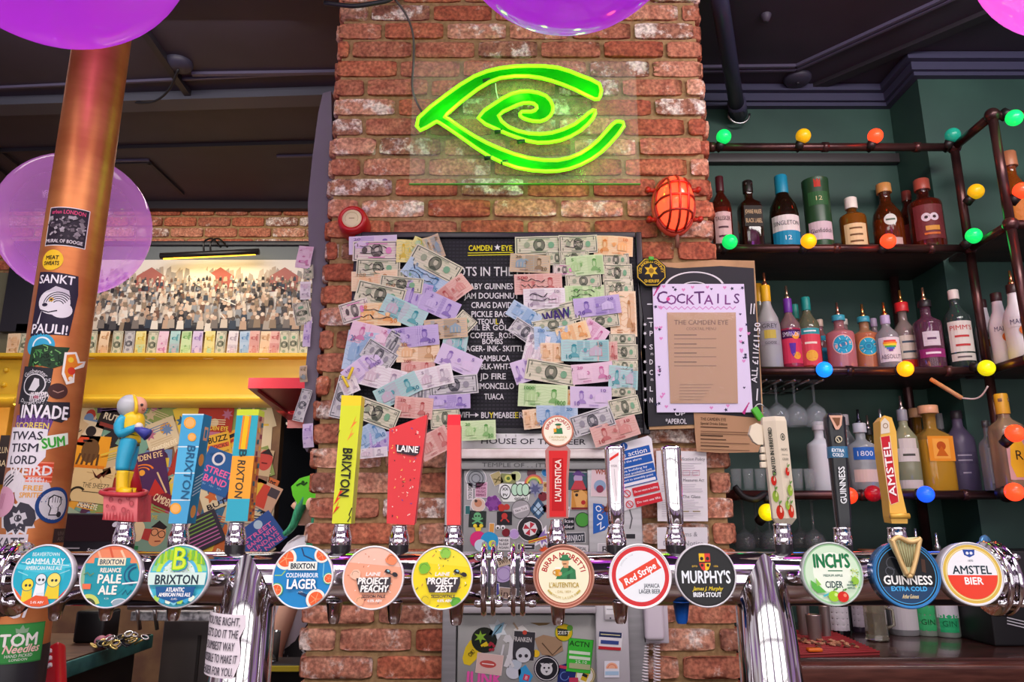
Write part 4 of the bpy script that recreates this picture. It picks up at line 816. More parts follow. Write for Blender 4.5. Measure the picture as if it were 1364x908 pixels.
for x0, x1, z0, z1 in ((a0.x - .02, a0.x, a0.z - .02, b0.z + .02), (b0.x, b0.x + .02, a0.z - .02, b0.z + .02), (a0.x, b0.x, b0.z, b0.z + .02), (a0.x, b0.x, a0.z - .02, a0.z)): m.box(x0, x1, YL - .012, YL + .02, z0, z1, FR, .003)
m.build('frame', t)
m = MB(); A = Art(m, pxF(YL - .003), .0002)
for s, x, y, h, w_, col in (('SHOTS IN THE EYE', 651, 361, 11.4, 118, 0), ('BABY GUINNES', 652, 381, 7.4, 63, 0), ('*JAM DOUGHNUT', 653, 393.5, 7.4, 76, 0), ('CRAIG DAVID', 655, 406, 7.4, 55, 0), ('PICKLE BACK', 655, 418, 7.4, 55, 0), ('TEQUI', 648, 428, 6.8, 24, 0), ('L', 662, 428, 6.8, 4, 1), ('A', 668, 428, 6.8, 6, 0), ('SIL ER GOL', 652, 436, 6.8, 50, 0), ('COFFEE . ROSE', 656, 446.5, 7, 60, 0), ('BOMBS', 656, 454.5, 6.8, 28, 0),
        ('JAGER- INK- SKITTLE', 660, 464, 7.2, 84, 0), ('SAMBUCA', 659, 477, 7.2, 40, 0), ('BLK-WHT-', 660, 488, 7.2, 40, 0), ('JD FIRE', 657, 501, 7.4, 34, 0), ('L', 635, 514, 7.4, 5, 1), ('IMONCELLO', 661, 514, 7.4, 48, 0), ('TUACA', 658, 528, 7.4, 26, 0), ('WIFI', 617, 552, 7.2, 18, 0), ('BU', 646, 552.5, 7.4, 11, 0), ('Y', 654.5, 552.5, 7.4, 6, 1), ('MEABEE', 672, 552.5, 7.4, 30, 0), ('E', 688, 552.5, 7.4, 5, 1), ('R', 694, 552.5, 7.4, 6, 0)):
    if s in ('BABY GUINNES', 'WIFI'): m.build('shots_heading' if s[0] == 'B' else 'shot_list', t); m = MB(); A = Art(m, pxF(YL - .003), .0002)
    vtext(A, s, x, y, h * 1.1, w_, '#d8c832' if col else '#dcd8dc', 0, .35)
A.line([(626, 552.5), (634, 552.5)], 1.2, '#dcd8dc'); A.poly([(633, 549.5), (638, 552.5), (633, 555.5)], '#dcd8dc')
m.build('wifi_line', t); m = MB(); A = Art(m, pxF(YL - .003), .0002); vtext(A, 'CAMDEN', 640, 330, 7.6, 32, '#e6d81e', 0, .4); vtext(A, 'EYE', 675, 330, 7.6, 15, '#e6d81e', 0, .4); A.star(662.5, 329.5, 4.6, '#e4e0e4', 5, .42, -PI / 2)
for y in (337, 340): A.line([(623, y), (684, y - 1)], 1.0, '#e6d81e')
o = m.build('heading', t); o['label'] = 'yellow underlined heading with a white star'
# banknotes pinned in two drifts over the board
NOTE = {'d': ('grey-green', '#d6d0b8', '#4c5346', '#9aa38a'), 'dp': ('pink-tinted grey', '#ddd2c8', '#5a5050', '#d884b8'), 'l': ('lilac', '#d3c2de', '#8466ac', '#dcc4e0'), 'v': ('violet', '#bba8d4', '#6c54a2', '#cdbfe0'), 'b': ('blue', '#b4c8dc', '#4a7cae', '#86a8cc'), 't': ('teal', '#a9cfcc', '#388a96', '#cfa0b8'),
        'p': ('pink', '#e0c0d2', '#bc5c90', '#e8cfdc'), 'o': ('orange', '#ecd2a8', '#d8823c', '#eeaa64'), 'k': ('peach', '#ead0b0', '#b07a4a', '#e0a878'), 'r': ('red', '#dcb0a6', '#aa4a4a', '#cc7f78'), 'g': ('green', '#cce0b0', '#5a9a4a', '#a8cc8a'), 'w': ('white', '#e4dde0', '#9a8a9c', '#c8a8b8'), 'n': ('brown', '#cdb394', '#6e5a40', '#6a9ac0'), 'y': ('yellow', '#e8d890', '#c8a428', '#8ac0b0'), 's': ('slate grey', '#c9c6c8', '#44444c', '#94909a')}
ORD = ['topmost', 'second', 'third', 'fourth', 'fifth', 'sixth', 'seventh', 'eighth', 'ninth', 'tenth', 'eleventh', 'twelfth', 'thirteenth', 'fourteenth', 'fifteenth', 'sixteenth']
def mixc(a, b, k):
    A_, B_ = [[int(h[i:i + 2], 16) for i in (1, 3, 5)] for h in (a, b)]; return '#%02x%02x%02x' % tuple(int(p + (q - p) * k) for p, q in zip(A_, B_))
def note_mesh(c, w_, h_, rot, key, num, seed, curl=.012, F=None, seg=8, scrib=False, fw=True):
    R = random.Random(seed); _, base, ink, mid = NOTE[key]; m = MB(); k1, k2, ph = R.uniform(-1, 1) * curl, R.uniform(-1, 1) * curl, R.uniform(0, 6)
    ca, sa = math.cos(rot), math.sin(rot); q1 = R.uniform(-.3, .3)
    def f(x, y, w):                                   # x, y -1..1
        d = abs(k1) * (1 + math.sin(2.2 * x + ph)) + abs(k2) * (1 + math.cos(1.8 * y + q1 * 4 + x)) * .6
        X, Z = x * w_ / 2, y * h_ / 2; return Vector((c.x + X * ca - Z * sa, c.y - d - w - .0004, c.z + X * sa + Z * ca))
    def grid(x0, x1, y0, y1, col, w, n=seg, mz=2):
        vs = [f(x0 + (x1 - x0) * i / n, y0 + (y1 - y0) * j / mz, w) for j in range(mz + 1) for i in range(n + 1)]
        m.add(vs, [(j * (n + 1) + i, j * (n + 1) + i + 1, (j + 1) * (n + 1) + i + 1, (j + 1) * (n + 1) + i) for j in range(mz) for i in range(n)], mat(col, .6), True)
    E = .00016
    grid(-1, 1, -1, 1, base, 0)
    A = Art(m, f, E, E, rough=.6)
    if key in ('d', 'dp', 's'):
        for y0, y1 in ((.80, .88), (-.88, -.80)): grid(-.92, .92, y0, y1, ink, E, seg, 1)
        for x0, x1 in ((-.95, -.91), (.91, .95)): grid(x0, x1, -.88, .88, ink, E, 1, 2)
        A.circ(0, 0, .22, mixc(ink, base, .35), ry=.66, n=16); A.circ(0, -.6, .15, ink, ry=.32, n=10, a0=0, a1=PI); A.circ(0, .12, .085, mixc(base, ink, .15), ry=.32, n=10); A.circ(0, .34, .1, ink, ry=.14, n=8, a0=0, a1=PI)
        for k in range(5): A.line([(-.88, -.55 + .27 * k), (-.3, -.55 + .27 * k)], .035, mixc(mid, base, .45)); A.line([(.3, -.55 + .27 * k), (.88, -.55 + .27 * k)], .035, mixc(mid, base, .45))
        A.ring(0, 0, .22, .25, ink, n=16, ky=2.9); A.circ(-.5, .05, .12, mid if key != 'dp' else ink, ry=.34, n=10); A.circ(.5, -.02, .13, '#7aa886' if key == 'd' else mid, ry=.36, n=10)
        for x in (-.8, .8):
            for y in (-.55, .58): A.text(num[:2], x, y, .34, ink, w=.16, up=(x < 0 and y < 0))
        A.rect(0, .68, .9, .09, mid); A.rect(0, -.7, .7, .09, mid)
    else:
        x = R.choice((.45, -.45, .5)); sf = mixc(ink, base, .38); s2 = mixc(mid, base, .35)
        for k in range(3): a_ = R.uniform(-.9, .6); grid(a_, min(.96, a_ + R.uniform(.15, .5)), -.9, .9, mixc(R.choice((mid, ink)), base, .72), E * (.5 + .1 * k), 4, 2)
        for k in range(7): A.line([(-.94 + .17 * q, -.75 + .25 * k + .07 * math.sin(q * 1.7 + k)) for q in range(12)], .022, mixc(mid, base, .25))
        A.circ(x, -.62, .21, sf, ry=.42, n=12, a0=0, a1=PI); A.circ(x, .12, .115, sf, ry=.44, n=14); A.circ(x - .012, .06, .07, mixc(base, ink, .2), ry=.28, n=12); A.circ(x, .40, .11, ink, ry=.2, n=10, a0=0, a1=PI)
        A.star(-x * .25 - .1, R.uniform(-.2, .3), .17, s2, 6, .6); A.circ(-x * .25 - .1, .05, .08, sf, ry=.22, n=8)
        A.poly([(-x - .26, -.5), (-x + .24, -.5), (-x + .24, .1), (-x, .45), (-x - .26, .1)], s2)
        for k in range(3): A.line([(-x - .16 + .16 * k, -.48), (-x - .16 + .16 * k, .06)], .05, mixc(base, mid, .2))
        for k in range(2): A.line([(-.1, -.72 - .1 * k), (.35 if x < 0 else -.5, -.72 - .1 * k)], .03, ink)
        for q, hh in ((-1.55, .42), (1.3, .3)): A.text(num, max(-.75, min(.75, -x * q)), -.58 if q < 0 else .62, hh, ink, w=min(.46, .15 * len(num)), bold=.01)
    if scrib:
        for k in range(0 if isinstance(scrib, str) else 2):
            y = .3 - .55 * k; A.line([(-.7 + .14 * i, y + R.uniform(-.22, .22)) for i in range(R.randint(6, 10))], .06, '#1f1b26')
        if isinstance(scrib, str): A.text(scrib, .0, 0, 1.1, '#3c2870', w=1.2, bold=.03)
    return m
NL = [ # cx, cy, w, h, rot(deg), key, number, scribble
 (497, 326, 62, 24, 3, 'l', '20', 0), (546, 335, 34, 30, 0, 'y', '5', 0), (541, 334, 30, 24, -5, 'g', '10', 0), (564, 326, 28, 14, -20, 'y', '50', 0), (502, 334, 62, 26, 1, 'dp', '1', 1), (504, 357, 56, 23, 0, 'd', '1', 1), (499, 374, 60, 26, 2, 'k', '100', 0), (541, 366, 22, 14, 0, 'd', '1', 0), (567, 369, 62, 25, -33, 'b', '5', 1), (578, 330, 22, 32, 20, 'n', '20', 0), (580, 352, 68, 26, -28, 'd', '1', 0), (604, 388, 46, 26, 38, 'r', '10', 0),
 (535, 379, 56, 20, -6, 'd', '1', 1), (555, 398, 34, 44, -14, 'v', '10', 0), (507, 393, 64, 27, -13, 'd', '1', 1), (503, 419, 62, 30, 0, 'o', '50', 1), (473, 414, 38, 27, 17, 'dp', '5', 0), (586, 408, 50, 27, -24, 'v', '2', 0), (616, 432, 30, 26, 48, 'd', '1', 0), (538, 416, 60, 28, -24, 't', '3', 0), (606, 457, 32, 24, -8, 't', '20', 0), (594, 438, 56, 26, 4, 'n', '5', 0),
 (482, 468, 44, 52, -8, 'b', '20', 0), (495, 447, 58, 28, -14, 'p', '2', 0), (551, 449, 66, 27, 6, 'v', '20', 0), (523, 462, 26, 40, -30, 's', '5', 0), (557, 489, 44, 22, -2, 'r', '100', 0), (557, 468, 56, 28, 1, 'k', '10', 0), (611, 481, 58, 28, -23, 'l', '5', 0), (505, 473, 44, 26, -32, 's', '5', 0), (483, 490, 52, 26, 40, 'l', '100', 0), (560, 524, 26, 40, 0, 's', '1', 0), (509, 503, 60, 30, -14, 'w', '5', 0), (530, 520, 60, 28, 27, 't', '50', 0), (605, 513, 62, 25, 5, 's', '1', 1), (579, 502, 48, 27, 13, 'w', '5', 0), (599, 535, 54, 19, 2, 'v', '5', 0),
 (593, 557, 38, 26, 4, 'd', '1', 0), (551, 543, 50, 28, -4, 'r', '10', 0), (457, 529, 56, 24, 78, 's', '1', 0), (466, 514, 22, 22, 25, 'w', '1', 0), (513, 588, 40, 26, 5, 'v', '20', 0), (491, 580, 44, 28, 30, 'b', '10', 0), (503, 551, 56, 29, -20, 'd', '10', 1), (579, 590, 44, 32, 28, 'r', '50', 0), (496, 603, 40, 13, 6, 'w', '1', 0), (637, 573, 46, 26, 2, 'g', '20', 0)]
NR = [(718, 327, 62, 24, 1, 'd', '1', 0), (770, 326, 50, 24, 2, 'd', '1', 1), (820, 347, 34, 18, 0, 'd', '1', 0), (817, 328, 50, 26, -3, 'o', '10', 0), (742, 344, 28, 18, 2, 'd', '1', 0), (765, 343, 38, 17, 2, 'd', '1', 1), (822, 364, 38, 24, 0, 'd', '1', 1), (706, 351, 52, 24, -3, 'n', '20', 0), (752, 360, 30, 16, 0, 'dp', '1', 0), (777, 375, 46, 18, 2, 'd', '1', 0), (779, 354, 48, 26, 4, 'g', '5', 0),
 (717, 378, 62, 27, 2, 'r', '500', 1), (824, 386, 38, 28, 0, 'd', '1', 1), (780, 391, 54, 22, 2, 'g', '10', 1), (698, 420, 44, 22, -32, 'b', '20', 0), (725, 398, 54, 27, 2, 'w', '10', 1), (830, 418, 34, 60, 0, 'k', '20', 0), (799, 428, 50, 18, 6, 'd', '1', 1), (741, 420, 60, 27, 14, 'd', '1', 'WAW'), (795, 408, 60, 25, 6, 'v', '20', 0), (700, 443, 42, 22, -36, 's', '20', 0), (737, 433, 60, 18, 10, 'd', '5', 0), (791, 443, 34, 26, -35, 'p', '50', 0), (734, 450, 44, 30, 2, 'b', '100', 0), (763, 444, 42, 24, 16, 'o', '5', 0), (829, 452, 34, 14, 0, 'd', '1', 0), (831, 469, 36, 20, 0, 'd', '1', 1), (713, 470, 30, 50, -14, 'w', '50', 0), (735, 470, 30, 26, 0, 'k', '10', 0), (809, 468, 26, 26, 0, 'r', '20', 0), (779, 467, 62, 28, 0, 't', '10', 0),
 (697, 494, 28, 30, 18, 'l', '2000', 0), (789, 497, 54, 26, 6, 'p', '20', 0), (832, 487, 34, 14, 0, 'd', '5', 0), (830, 503, 38, 30, -4, 't', '5', 0), (829, 522, 34, 12, 0, 'd', '1', 0), (734, 496, 66, 27, -10, 'd', '1', 0), (753, 531, 26, 24, 0, 'o', '5', 0), (723, 527, 64, 30, -3, 'g', '1000', 0), (832, 542, 40, 25, 12, 'd', '1', 0), (708, 558, 22, 26, 6, 'k', '10', 0), (787, 529, 54, 28, 0, 'l', '10', 0), (789, 561, 56, 27, 18, 's', '1', 0), (742, 554, 54, 28, 0, 'b', '20', 0), (819, 574, 62, 27, 17, 'r', '10', 0)]
def lay_notes(lst, Y, where, group, order='top', y0=0.):
    rows = []
    for i, (cx, cy, w_, h_, rot, key, num, sc_) in enumerate(lst):
        sx, sz = mpp(cx, cy, Y); c = P(cx, cy, Y - .0011 * i); s_ = (sx + sz) / 2
        m = note_mesh(c, w_ * s_, h_ * sz, math.radians(rot), key, num, i * 7 + len(lst), .004, scrib=sc_)
        o = m.build('banknote', None, c); rows.append((o, NOTE[key][0], cx, cy, num))
    seen = {}
    for o, colr, cx, cy, num in sorted(rows, key=lambda r: r[3]): seen.setdefault(colr, []).append(o)
    for colr, os_ in seen.items():
        for j, o in enumerate(os_):
            if len(os_) == 1: lab = 'the only %s banknote in the %s' % (colr, where)
            elif j == len(os_) - 1: lab = 'lowest %s banknote in the %s' % (colr, where)
            else: lab = '%s%s %s banknote in the %s' % (ORD[j], ' from the top' if j else '', colr, where)
            tag(o, lab, 'banknote', group)
lay_notes(NL, YL - .014, 'left drift pinned on the letter board', 'banknotes pinned on the letter board')
lay_notes(NR, YL - .014, 'right drift pinned on the letter board', 'banknotes pinned on the letter board')
for px, py, r_, lab in ((457, 497, 20, 'upper'), (450, 508, -30, 'lower')):
    c = P(px + 10, py, YL - .075); m = MB(); m.box(-.004, .004, -.004, .004, -.02, .02, mat('#e2c21c', .4), .002, Matrix.Translation(c) @ Matrix.Rotation(math.radians(r_), 4, 'Y')); tag(m.build('peg'), '%s yellow peg holding notes above the yellow tap handle' % lab, 'peg')
# chalkboard on torn cardboard, right side
YC = 2.25; c = P(934, 455, YC); t = thing('chalkboard', c, 'black chalkboard on torn brown cardboard behind the cocktail menu', 'chalkboard')
m = MB(); m.slab([P(x, y, YC) for x, y in ((849, 352), (858, 348), (900, 350), (950, 346), (1005, 347), (1007, 380), (1010, 440), (1014, 500), (1017, 561), (980, 566), (930, 570), (862, 572), (858, 560), (858, 520), (854, 470), (856, 420), (851, 380))], (0, .012, 0), mottle('cardboard', '#a9845e', '#c29a70', 12, .8)); m.build('cardboard', t)
m = MB(); m.slab([P(x, y, YC - .003) for x, y in ((852, 362), (862, 353), (905, 357), (960, 354), (1004, 357), (1006, 400), (1011, 470), (1015, 557), (960, 564), (900, 566), (864, 568), (862, 530), (860, 480), (858, 430), (853, 390))], (0, .003, 0), mat('#24232b', .7))
A = Art(m, pxF(YC - .0033), .0003); CH = '#d9d6dc'
A.ring(925, 384, 38, 41, CH, PI + .25, 2 * PI - .3, 28, .55); A.ring(925, 388, 20, 22, CH, PI + .1, 2 * PI - .1, 20, .6)
for y in (405, 424): A.line([(862, y), (869, y)], 1.5, CH)
for i, (y, s) in enumerate(((432, 'T'), (444, 'P'), (462, 'S'), (482, 'D'), (496, 'C'), (518, 'L'), (533, 'N'))): A.star(859, y, 2.8, CH, 5, .4); vtext(A, s, 867, y, 7, 5, CH, 0, .3)
for i, (x, y) in enumerate(((868, 471), (868, 505))): vtext(A, 'n', x, y, 5, 4, CH, 0)
vtext(A, '*APEROL', 900, 561, 7, 28, CH, 0, .2); vtext(A, 'UP', 905, 551, 5, 14, CH, 0, .2)
vtext(A, 'ALL £11/£11.50', 1005.5, 470, 8, 80, CH, -PI / 2 + .06, .35); A.line([(999, 419), (1000, 405)], 1.6, CH); A.line([(1003, 419), (1004, 405)], 1.6, CH); A.line([(1008, 518), (1007, 534)], 1.8, CH)
m.build('chalk_face', t)
t = thing('cocktail_menu', P(935, 465, YC - .02), 'lilac hand-drawn cocktails sheet with hearts, stars and a plastic sleeve', 'menu')
m = MB(); m.slab([P(x, y, YC - .012) for x, y in ((869, 378), (991, 378), (1003, 549), (875, 549))], (0, .002, 0), mat('#dcd0ec', .6)); A = Art(m, pxF(YC - .0121), .00001)
for i, ch in enumerate('COCKTAILS'): vtext(A, ch, 882 + i * 12.4, 397 + (i % 2) * 1.6 - (1.5 if i in (0, 4) else 0), 17 if i in (0, 4) else 13.5, None, '#7a3a80' if i % 2 else '#5a2a6a', (-.06, .05, 0, .04, -.05, .03, 0, 0, .06)[i], .35)
A.circ(890, 398, 2.5, '#d84a90'); A.line([(880 + 4 * k, 410 + 1.8 * (-1) ** k) for k in range(26)], 1.3, '#c97ac4')
for x, y in ((869.5, 386), (999, 544)):
    for d in (0, 4, 8): sg = 1 if x < 900 else -1; A.line([(x + sg * d * .2, y + sg * (4 - d) + 6 * sg), (x + sg * (12 - d), y + sg * (-7))], 1.6, '#b02a78') if False else A.line([(x + sg * (1 + d * .5), y + sg * (8 - d)), (x + sg * (10 - d * .3), y - sg * (6 + d * .2))], 1.5, '#b8307e')
R = random.Random(12)
def heart(x, y, s_, c_): A.poly([(x, y + s_), (x - s_, y - s_ * .2), (x - s_ * .5, y - s_ * .8), (x, y - s_ * .3), (x + s_ * .5, y - s_ * .8), (x + s_, y - s_ * .2)], c_)
for k in range(46):
    e = k % 3; x, y = (R.uniform(873, 884), R.uniform(405, 540)) if e == 0 else ((R.uniform(986, 999), R.uniform(415, 535)) if e == 1 else (R.uniform(882, 990), R.choice((R.uniform(381, 386), R.uniform(540, 546)))))
    if k % 2: A.star(x, y, 2.8, '#2c2a4a', 5, .45, R.random()) if k % 4 == 1 else heart(x, y, 1.8, '#3a3054')
    else: heart(x, y, 2.6, '#d98ac4')
m.build('sheet', t)
m = MB(); m.slab([P(x, y, YC - .0145) for x, y in ((888.5, 416), (980, 416), (983, 537), (893, 537))], (0, .0006, 0), mat('#b48a66', .7)); A = Art(m, pxF(YC - .0147), .00005)
vtext(A, 'THE CAMDEN EYE', 934, 429, 6.5, 72, '#6a4a38', 0, .15); vtext(A, 'COCKTAIL MENU', 934, 437.5, 4, 40, '#6a4a38', 0)
for i, (h, s) in enumerate((('~', '~'), ('~', '~'), ('~', '~'), ('~', '~'))): vtext(A, h, 913, 446 + i * 12, 3, 30, '#6a4a38', 0, .1); vtext(A, s, 926, 451 + i * 12, 2.6, 56, '#8a6a50', 0)
for k in range(6): A.line([(905, 512 + k * 4), (950 - k * 3, 512 + k * 4)], .8, '#8a6a50')
m.build('kraft_card', t)
m = MB(); R = random.Random(2); nx_, nz_ = 14, 18; vs = []
for j in range(nz_ + 1):
    for i in range(nx_ + 1): px, py = 888.5 + 92 * i / nx_ + j / nz_ * 3, 416 + 121 * j / nz_; vs.append(P(px, py, YC - .0172 - R.random() * .0035 * (1 + (j > 9)) * (0 < i < nx_ and 0 < j < nz_)))
m.add(vs, [(j * (nx_ + 1) + i, (j + 1) * (nx_ + 1) + i, (j + 1) * (nx_ + 1) + i + 1, j * (nx_ + 1) + i + 1) for j in range(nz_) for i in range(nx_)], mat('#ffffff', .06, 0, .8, 0, 0, .10), True); m.build('plastic_sleeve', t)
t = thing('cloth_patch', P(867, 363, YC - .02), 'black eight-sided sheriff patch with yellow star and lettering', 'patch')
m = MB(); c = P(867, 363, YC - .016); r = .052; m.lathe([(r, 0), (r, .004), (r * .97, .006), (0, .006)], mat('#1c1b20', .8), 8, Matrix.Translation(c) @ Matrix.Rotation(PI / 2, 4, 'X') @ Matrix.Rotation(0, 4, 'Z')); 
A = Art(m, F_plane(c + Vector((0, -.0062, 0)), (1, 0, 0), (0, 0, 1), r), .0003); A.ring(0, 0, .86, .92, '#c8a828', PI / 8, 2 * PI + PI / 8, 8); A.star(0, .08, .46, '#d8b42a', 6, .5); A.circ(0, .08, .16, '#8a6a1c'); A.arct('LOS ANGELES COUNTY', 0, 0, .6, .17, '#d8b42a', 92, .92, .012); A.text('SHERIFF', 0, -.58, .2, '#d8b42a', w=.9, bold=.014); m.build('patch_face', t)
m = MB(); m.box(-.008, .008, -.01, .01, -.006, .006, mat('#3faa2c', .4), .002, Matrix.Translation(P(867, 345, YC - .02))); m.build('green_clip', t)
t = thing('bulldog_clip', P(1008, 548, YC - .02), 'bright green clip with wire arms at the bottom corner of the cocktails sheet', 'clip')
m = MB(); m.box(-.011, .011, -.007, .007, -.021, .021, mat('#4cb82c', .35), .004, Matrix.Translation(P(1009, 551, YC - .024)) @ Matrix.Rotation(math.radians(-30), 4, 'Y')); m.build('jaw', t)
m = MB(); q = P(1012, 544, YC - .024); m.tube([q + Vector((.014 * math.cos(a), 0, .014 * math.sin(a))) for a in [.3 + 5 * k / 12 for k in range(13)]], .002, STEEL, 6); m.build('wire_arm', t)
def paper(name, quad, Y, label, cat, col, fn, th=.0012, rough=.65):
    m = MB(); pts = [P(x, y, Y) for x, y in quad]; m.slab(pts, (0, th, 0), mat(col, rough)); A = Art(m, pxF(Y - .0003), .0003); fn(A); return tag(m.build(name, None, sum(pts, Vector()) / len(pts)), label, cat)
def kraft(A):
    for i, (s, y, h, w_) in enumerate((('THE CAMDEN EYE', 558, 4.2, 34), ('Special Drinks Edition', 564, 3.6, 36), ('~', 569, 3.2, 36), ('~', 580, 4, 30), ('~', 585, 3, 34), ('~', 594, 3, 38))): vtext(A, s, 933 + w_ / 2, y, h, w_, '#4a3222', .04, .1)
    for y in (574, 577, 589, 598): A.line([(933, y), (998, y + 2)], .9, '#7a5a42')
paper('kraft_menu', ((924, 549), (1015, 557), (1014, 590), (1010, 602), (960, 603), (928, 601), (926, 580)), YC - .006, 'brown kraft drinks menu hanging below the chalkboard', 'menu', '#b08662', kraft)
def fire(A):
    e = -.235
    def T(x, y): c_, q_ = math.cos(e), math.sin(e); return (806 + x * c_ - y * q_, 597 + x * q_ + y * c_)
    def bar(x0, x1, y0, y1, col): A.poly([T(x0, y1), T(x1, y1), T(x1, y0), T(x0, y0)], col)
    def tx(s, x, y, h, w_, col): X, Y_ = T(x + w_ / 2, y); vtext(A, s, X, Y_, h, w_, col, e, .12)
    bar(16, 58, 9, 19, '#1d5ab0'); tx('Fire action', 8, 14, 7, 46, '#f2f2f6'); X, Y_ = T(25, 3); A.circ(X, Y_, 5, '#1d5ab0', n=20); vtext(A, '!', X, Y_, 7, 2, '#ffffff', e, .4)
    for y0, y1, l in ((21, 31, ('Sound the alarm',)), (33, 43, ('Leave building by', 'nearest available exit')), (45, 57, ('Report to assembly point',))):
        bar(6, 58, y0, y1, '#1d5ab0')
        for k, s in enumerate(l): tx(s, 8, y0 + 3 + k * 4.5, 3, min(46, 2.4 * len(s)), '#eef2fa')
    bar(9, 56, 52, 56, '#eceaf0')
    for y0, y1, s in ((60, 71, 'Do not return to building'), (74, 86, 'Do not use lifts')):
        bar(22, 58, y0, y1, '#d02a36'); tx(s, 24, (y0 + y1) / 2, 3, min(32, 2.2 * len(s)), '#f6eaec'); X, Y_ = T(14, (y0 + y1) / 2); A.ring(X, Y_, 4, 5.2, '#d02a36', n=20); A.line([(X - 3.2, Y_ - 3.2), (X + 3.2, Y_ + 3.2)], 1.1, '#d02a36')
paper('fire_notice', ((806, 597), (863, 580), (868, 584), (878, 668), (832, 680), (822, 676), (812, 640)), 2.236, 'blue and red fire action notice beside the steel hatch', 'notice', '#e9e6ec', fire, .003, .4)
def policy(A):
    for s, x, y, h, w_ in (('Challenge 25', 895, 600, 0.01, 1), ('Age Verification Policy', 914, 611, 4.4, 50), ('Weights & Measures Act', 912, 639, 4.4, 52), ('The Glass', 921, 661, 4.4, 24)): vtext(A, s, x, y, h, w_, '#6a6870', 0)
    R = random.Random(1)
    for y in list(range(617, 634, 3)) + list(range(645, 657, 3)) + list(range(666, 688, 3)): A.line([(881, y), (936 - R.random() * 14, y)], .7, '#b4b0b8')
    for x in (909, 922): A.line([(x, 627), (x + 9, 627), (x + 9, 633), (x, 633)], .8, '#c07a8a', True)
    A.rect(912, 681, 10, 1.4, '#8a7a4a'); A.rect(927, 681, 10, 1.4, '#8a7a4a')
paper('policy_sheet', ((874, 600), (941, 601), (943, 694), (876, 694)), 2.262, 'tall white policy sheet behind the plain chrome tap handle', 'notice', '#e4dfe2', policy)
paper('drinks_notice', ((875, 702), (942, 702), (943, 731), (876, 731)), 2.262, 'small white notice below the policy sheet', 'notice', '#dedbe0', lambda A: (vtext(A, 'Terms &', 914, 711, 6.5, 30, '#8a8890', 0), vtext(A, 'Drinks Notice', 910, 723, 6.5, 54, '#8a8890', 0)))
# ---- steel dumbwaiter hatch covered in stickers
YH = 2.24; t = thing('dumbwaiter', P(710, 760, YH), 'steel dumbwaiter hatch with sticker-covered doors in front of the brick pillar', 'dumbwaiter')
HS = mottle('brushed_steel', '#a9a8ab', '#b8b7ba', 5, .42, .55, .03, stretch=(1, 1, 12)); HG = mottle('painted_steel', '#8f9292', '#a09f9f', 4, .5, .2, .02)
def pbox(x0, x1, y0, y1, Y, d, m, name, par=t, bev=.003):
    a, b = P(x0, y1, Y), P(x1, y0, Y); q = MB(); q.box(a.x, b.x, Y, Y + d, a.z, b.z, m, bev); return q, name
q, _ = pbox(602, 850, 578, 912, YH + .03, .03, mat('#7c7e80', .5), ''); q.build('back_panel', t)
q, _ = pbox(587, 612, 580, 935, YH, .06, HS, ''); A = Art(q, pxF(YH - .0008), .0004); A.circ(599, 590, 7, '#3a4650', ry=10); A.circ(599, 588, 4, '#c9d4d8', ry=6); A.line([(596, 690), (603, 697), (597, 706), (604, 716), (598, 724)], 2.2, '#2c2a30'); A.rect(598, 700, 14, 2, '#2c2a30'); q.build('left_post', t)
q, _ = pbox(828, 852, 605, 935, YH, .06, HS, ''); A = Art(q, pxF(YH - .0008), .0004); A.line([(838, 676), (842, 690), (839, 704)], 1.6, '#5a585c'); A.rect(840, 714, 12, 6, '#2c2a30'); q.build('right_post', t)
q, _ = pbox(608, 812, 577, 598, YH - .012, .05, mat('#dddbdd', .45), ''); A = Art(q, pxF(YH - .0125), .0004)
vtext(A, 'HOUSE OF THE BEER', 710, 587.5, 7.5, 140, '#34323a', .01, .25)
for x in range(622, 690, 13): A.rect(x, 571 + 9, .8, 3, '#8a888c')
q.build('sign_board', t)
q, _ = pbox(604, 830, 597, 611, YH - .02, .06, mottle('rail_steel', '#b9aaa8', '#cfc6c6', 14, .3, .7, .05), ''); q.build('top_rail', t)
q, _ = pbox(612, 830, 613, 625, YH - .002, .04, HG, ''); A = Art(q, pxF(YH - .0028), .0004); vtext(A, 'TEMPLE OF . . ITTE.', 690, 619, 6, 96, '#5c5c5e', .01, .1); q.build('lintel', t)
q, _ = pbox(616, 788, 626, 742, YH + .012, .02, HG, ''); up = q.build('upper_door', t)
q, _ = pbox(786, 829, 618, 800, YH + .004, .03, HS, ''); sp_ = q.build('side_panel', t)
q, _ = pbox(606, 796, 742, 804, YH + .02, .02, mat('#4a4a50', .5, .4), ''); mid = q.build('shaft_opening', t)
q, _ = pbox(606, 794, 803, 817, YH - .05, .09, mat('#c6bfc4', .35, .5), ''); A = Art(q, pxF(YH - .0505), .0004); A.rect(700, 806, 186, 4, '#7e7a80'); q.build('ledge', t)
q, _ = pbox(608, 794, 818, 935, YH + .005, .02, mottle('lower_door_steel', '#9fa09e', '#b4b2b0', 5, .45, .3, .02), ''); lo = q.build('lower_door', t)
q, _ = pbox(796, 836, 800, 935, YH - .02, .06, mat('#c3bfc4', .4, .2), ''); cp = q.build('control_panel', t)
def sticker(par, Y, fn, label=None, name='sticker'):
    m = MB(); A = Art(m, pxF(Y), .0003, .0006); fn(A); o = m.build(name, par); o['label'] = label if label else 'small printed sticker'
    return o
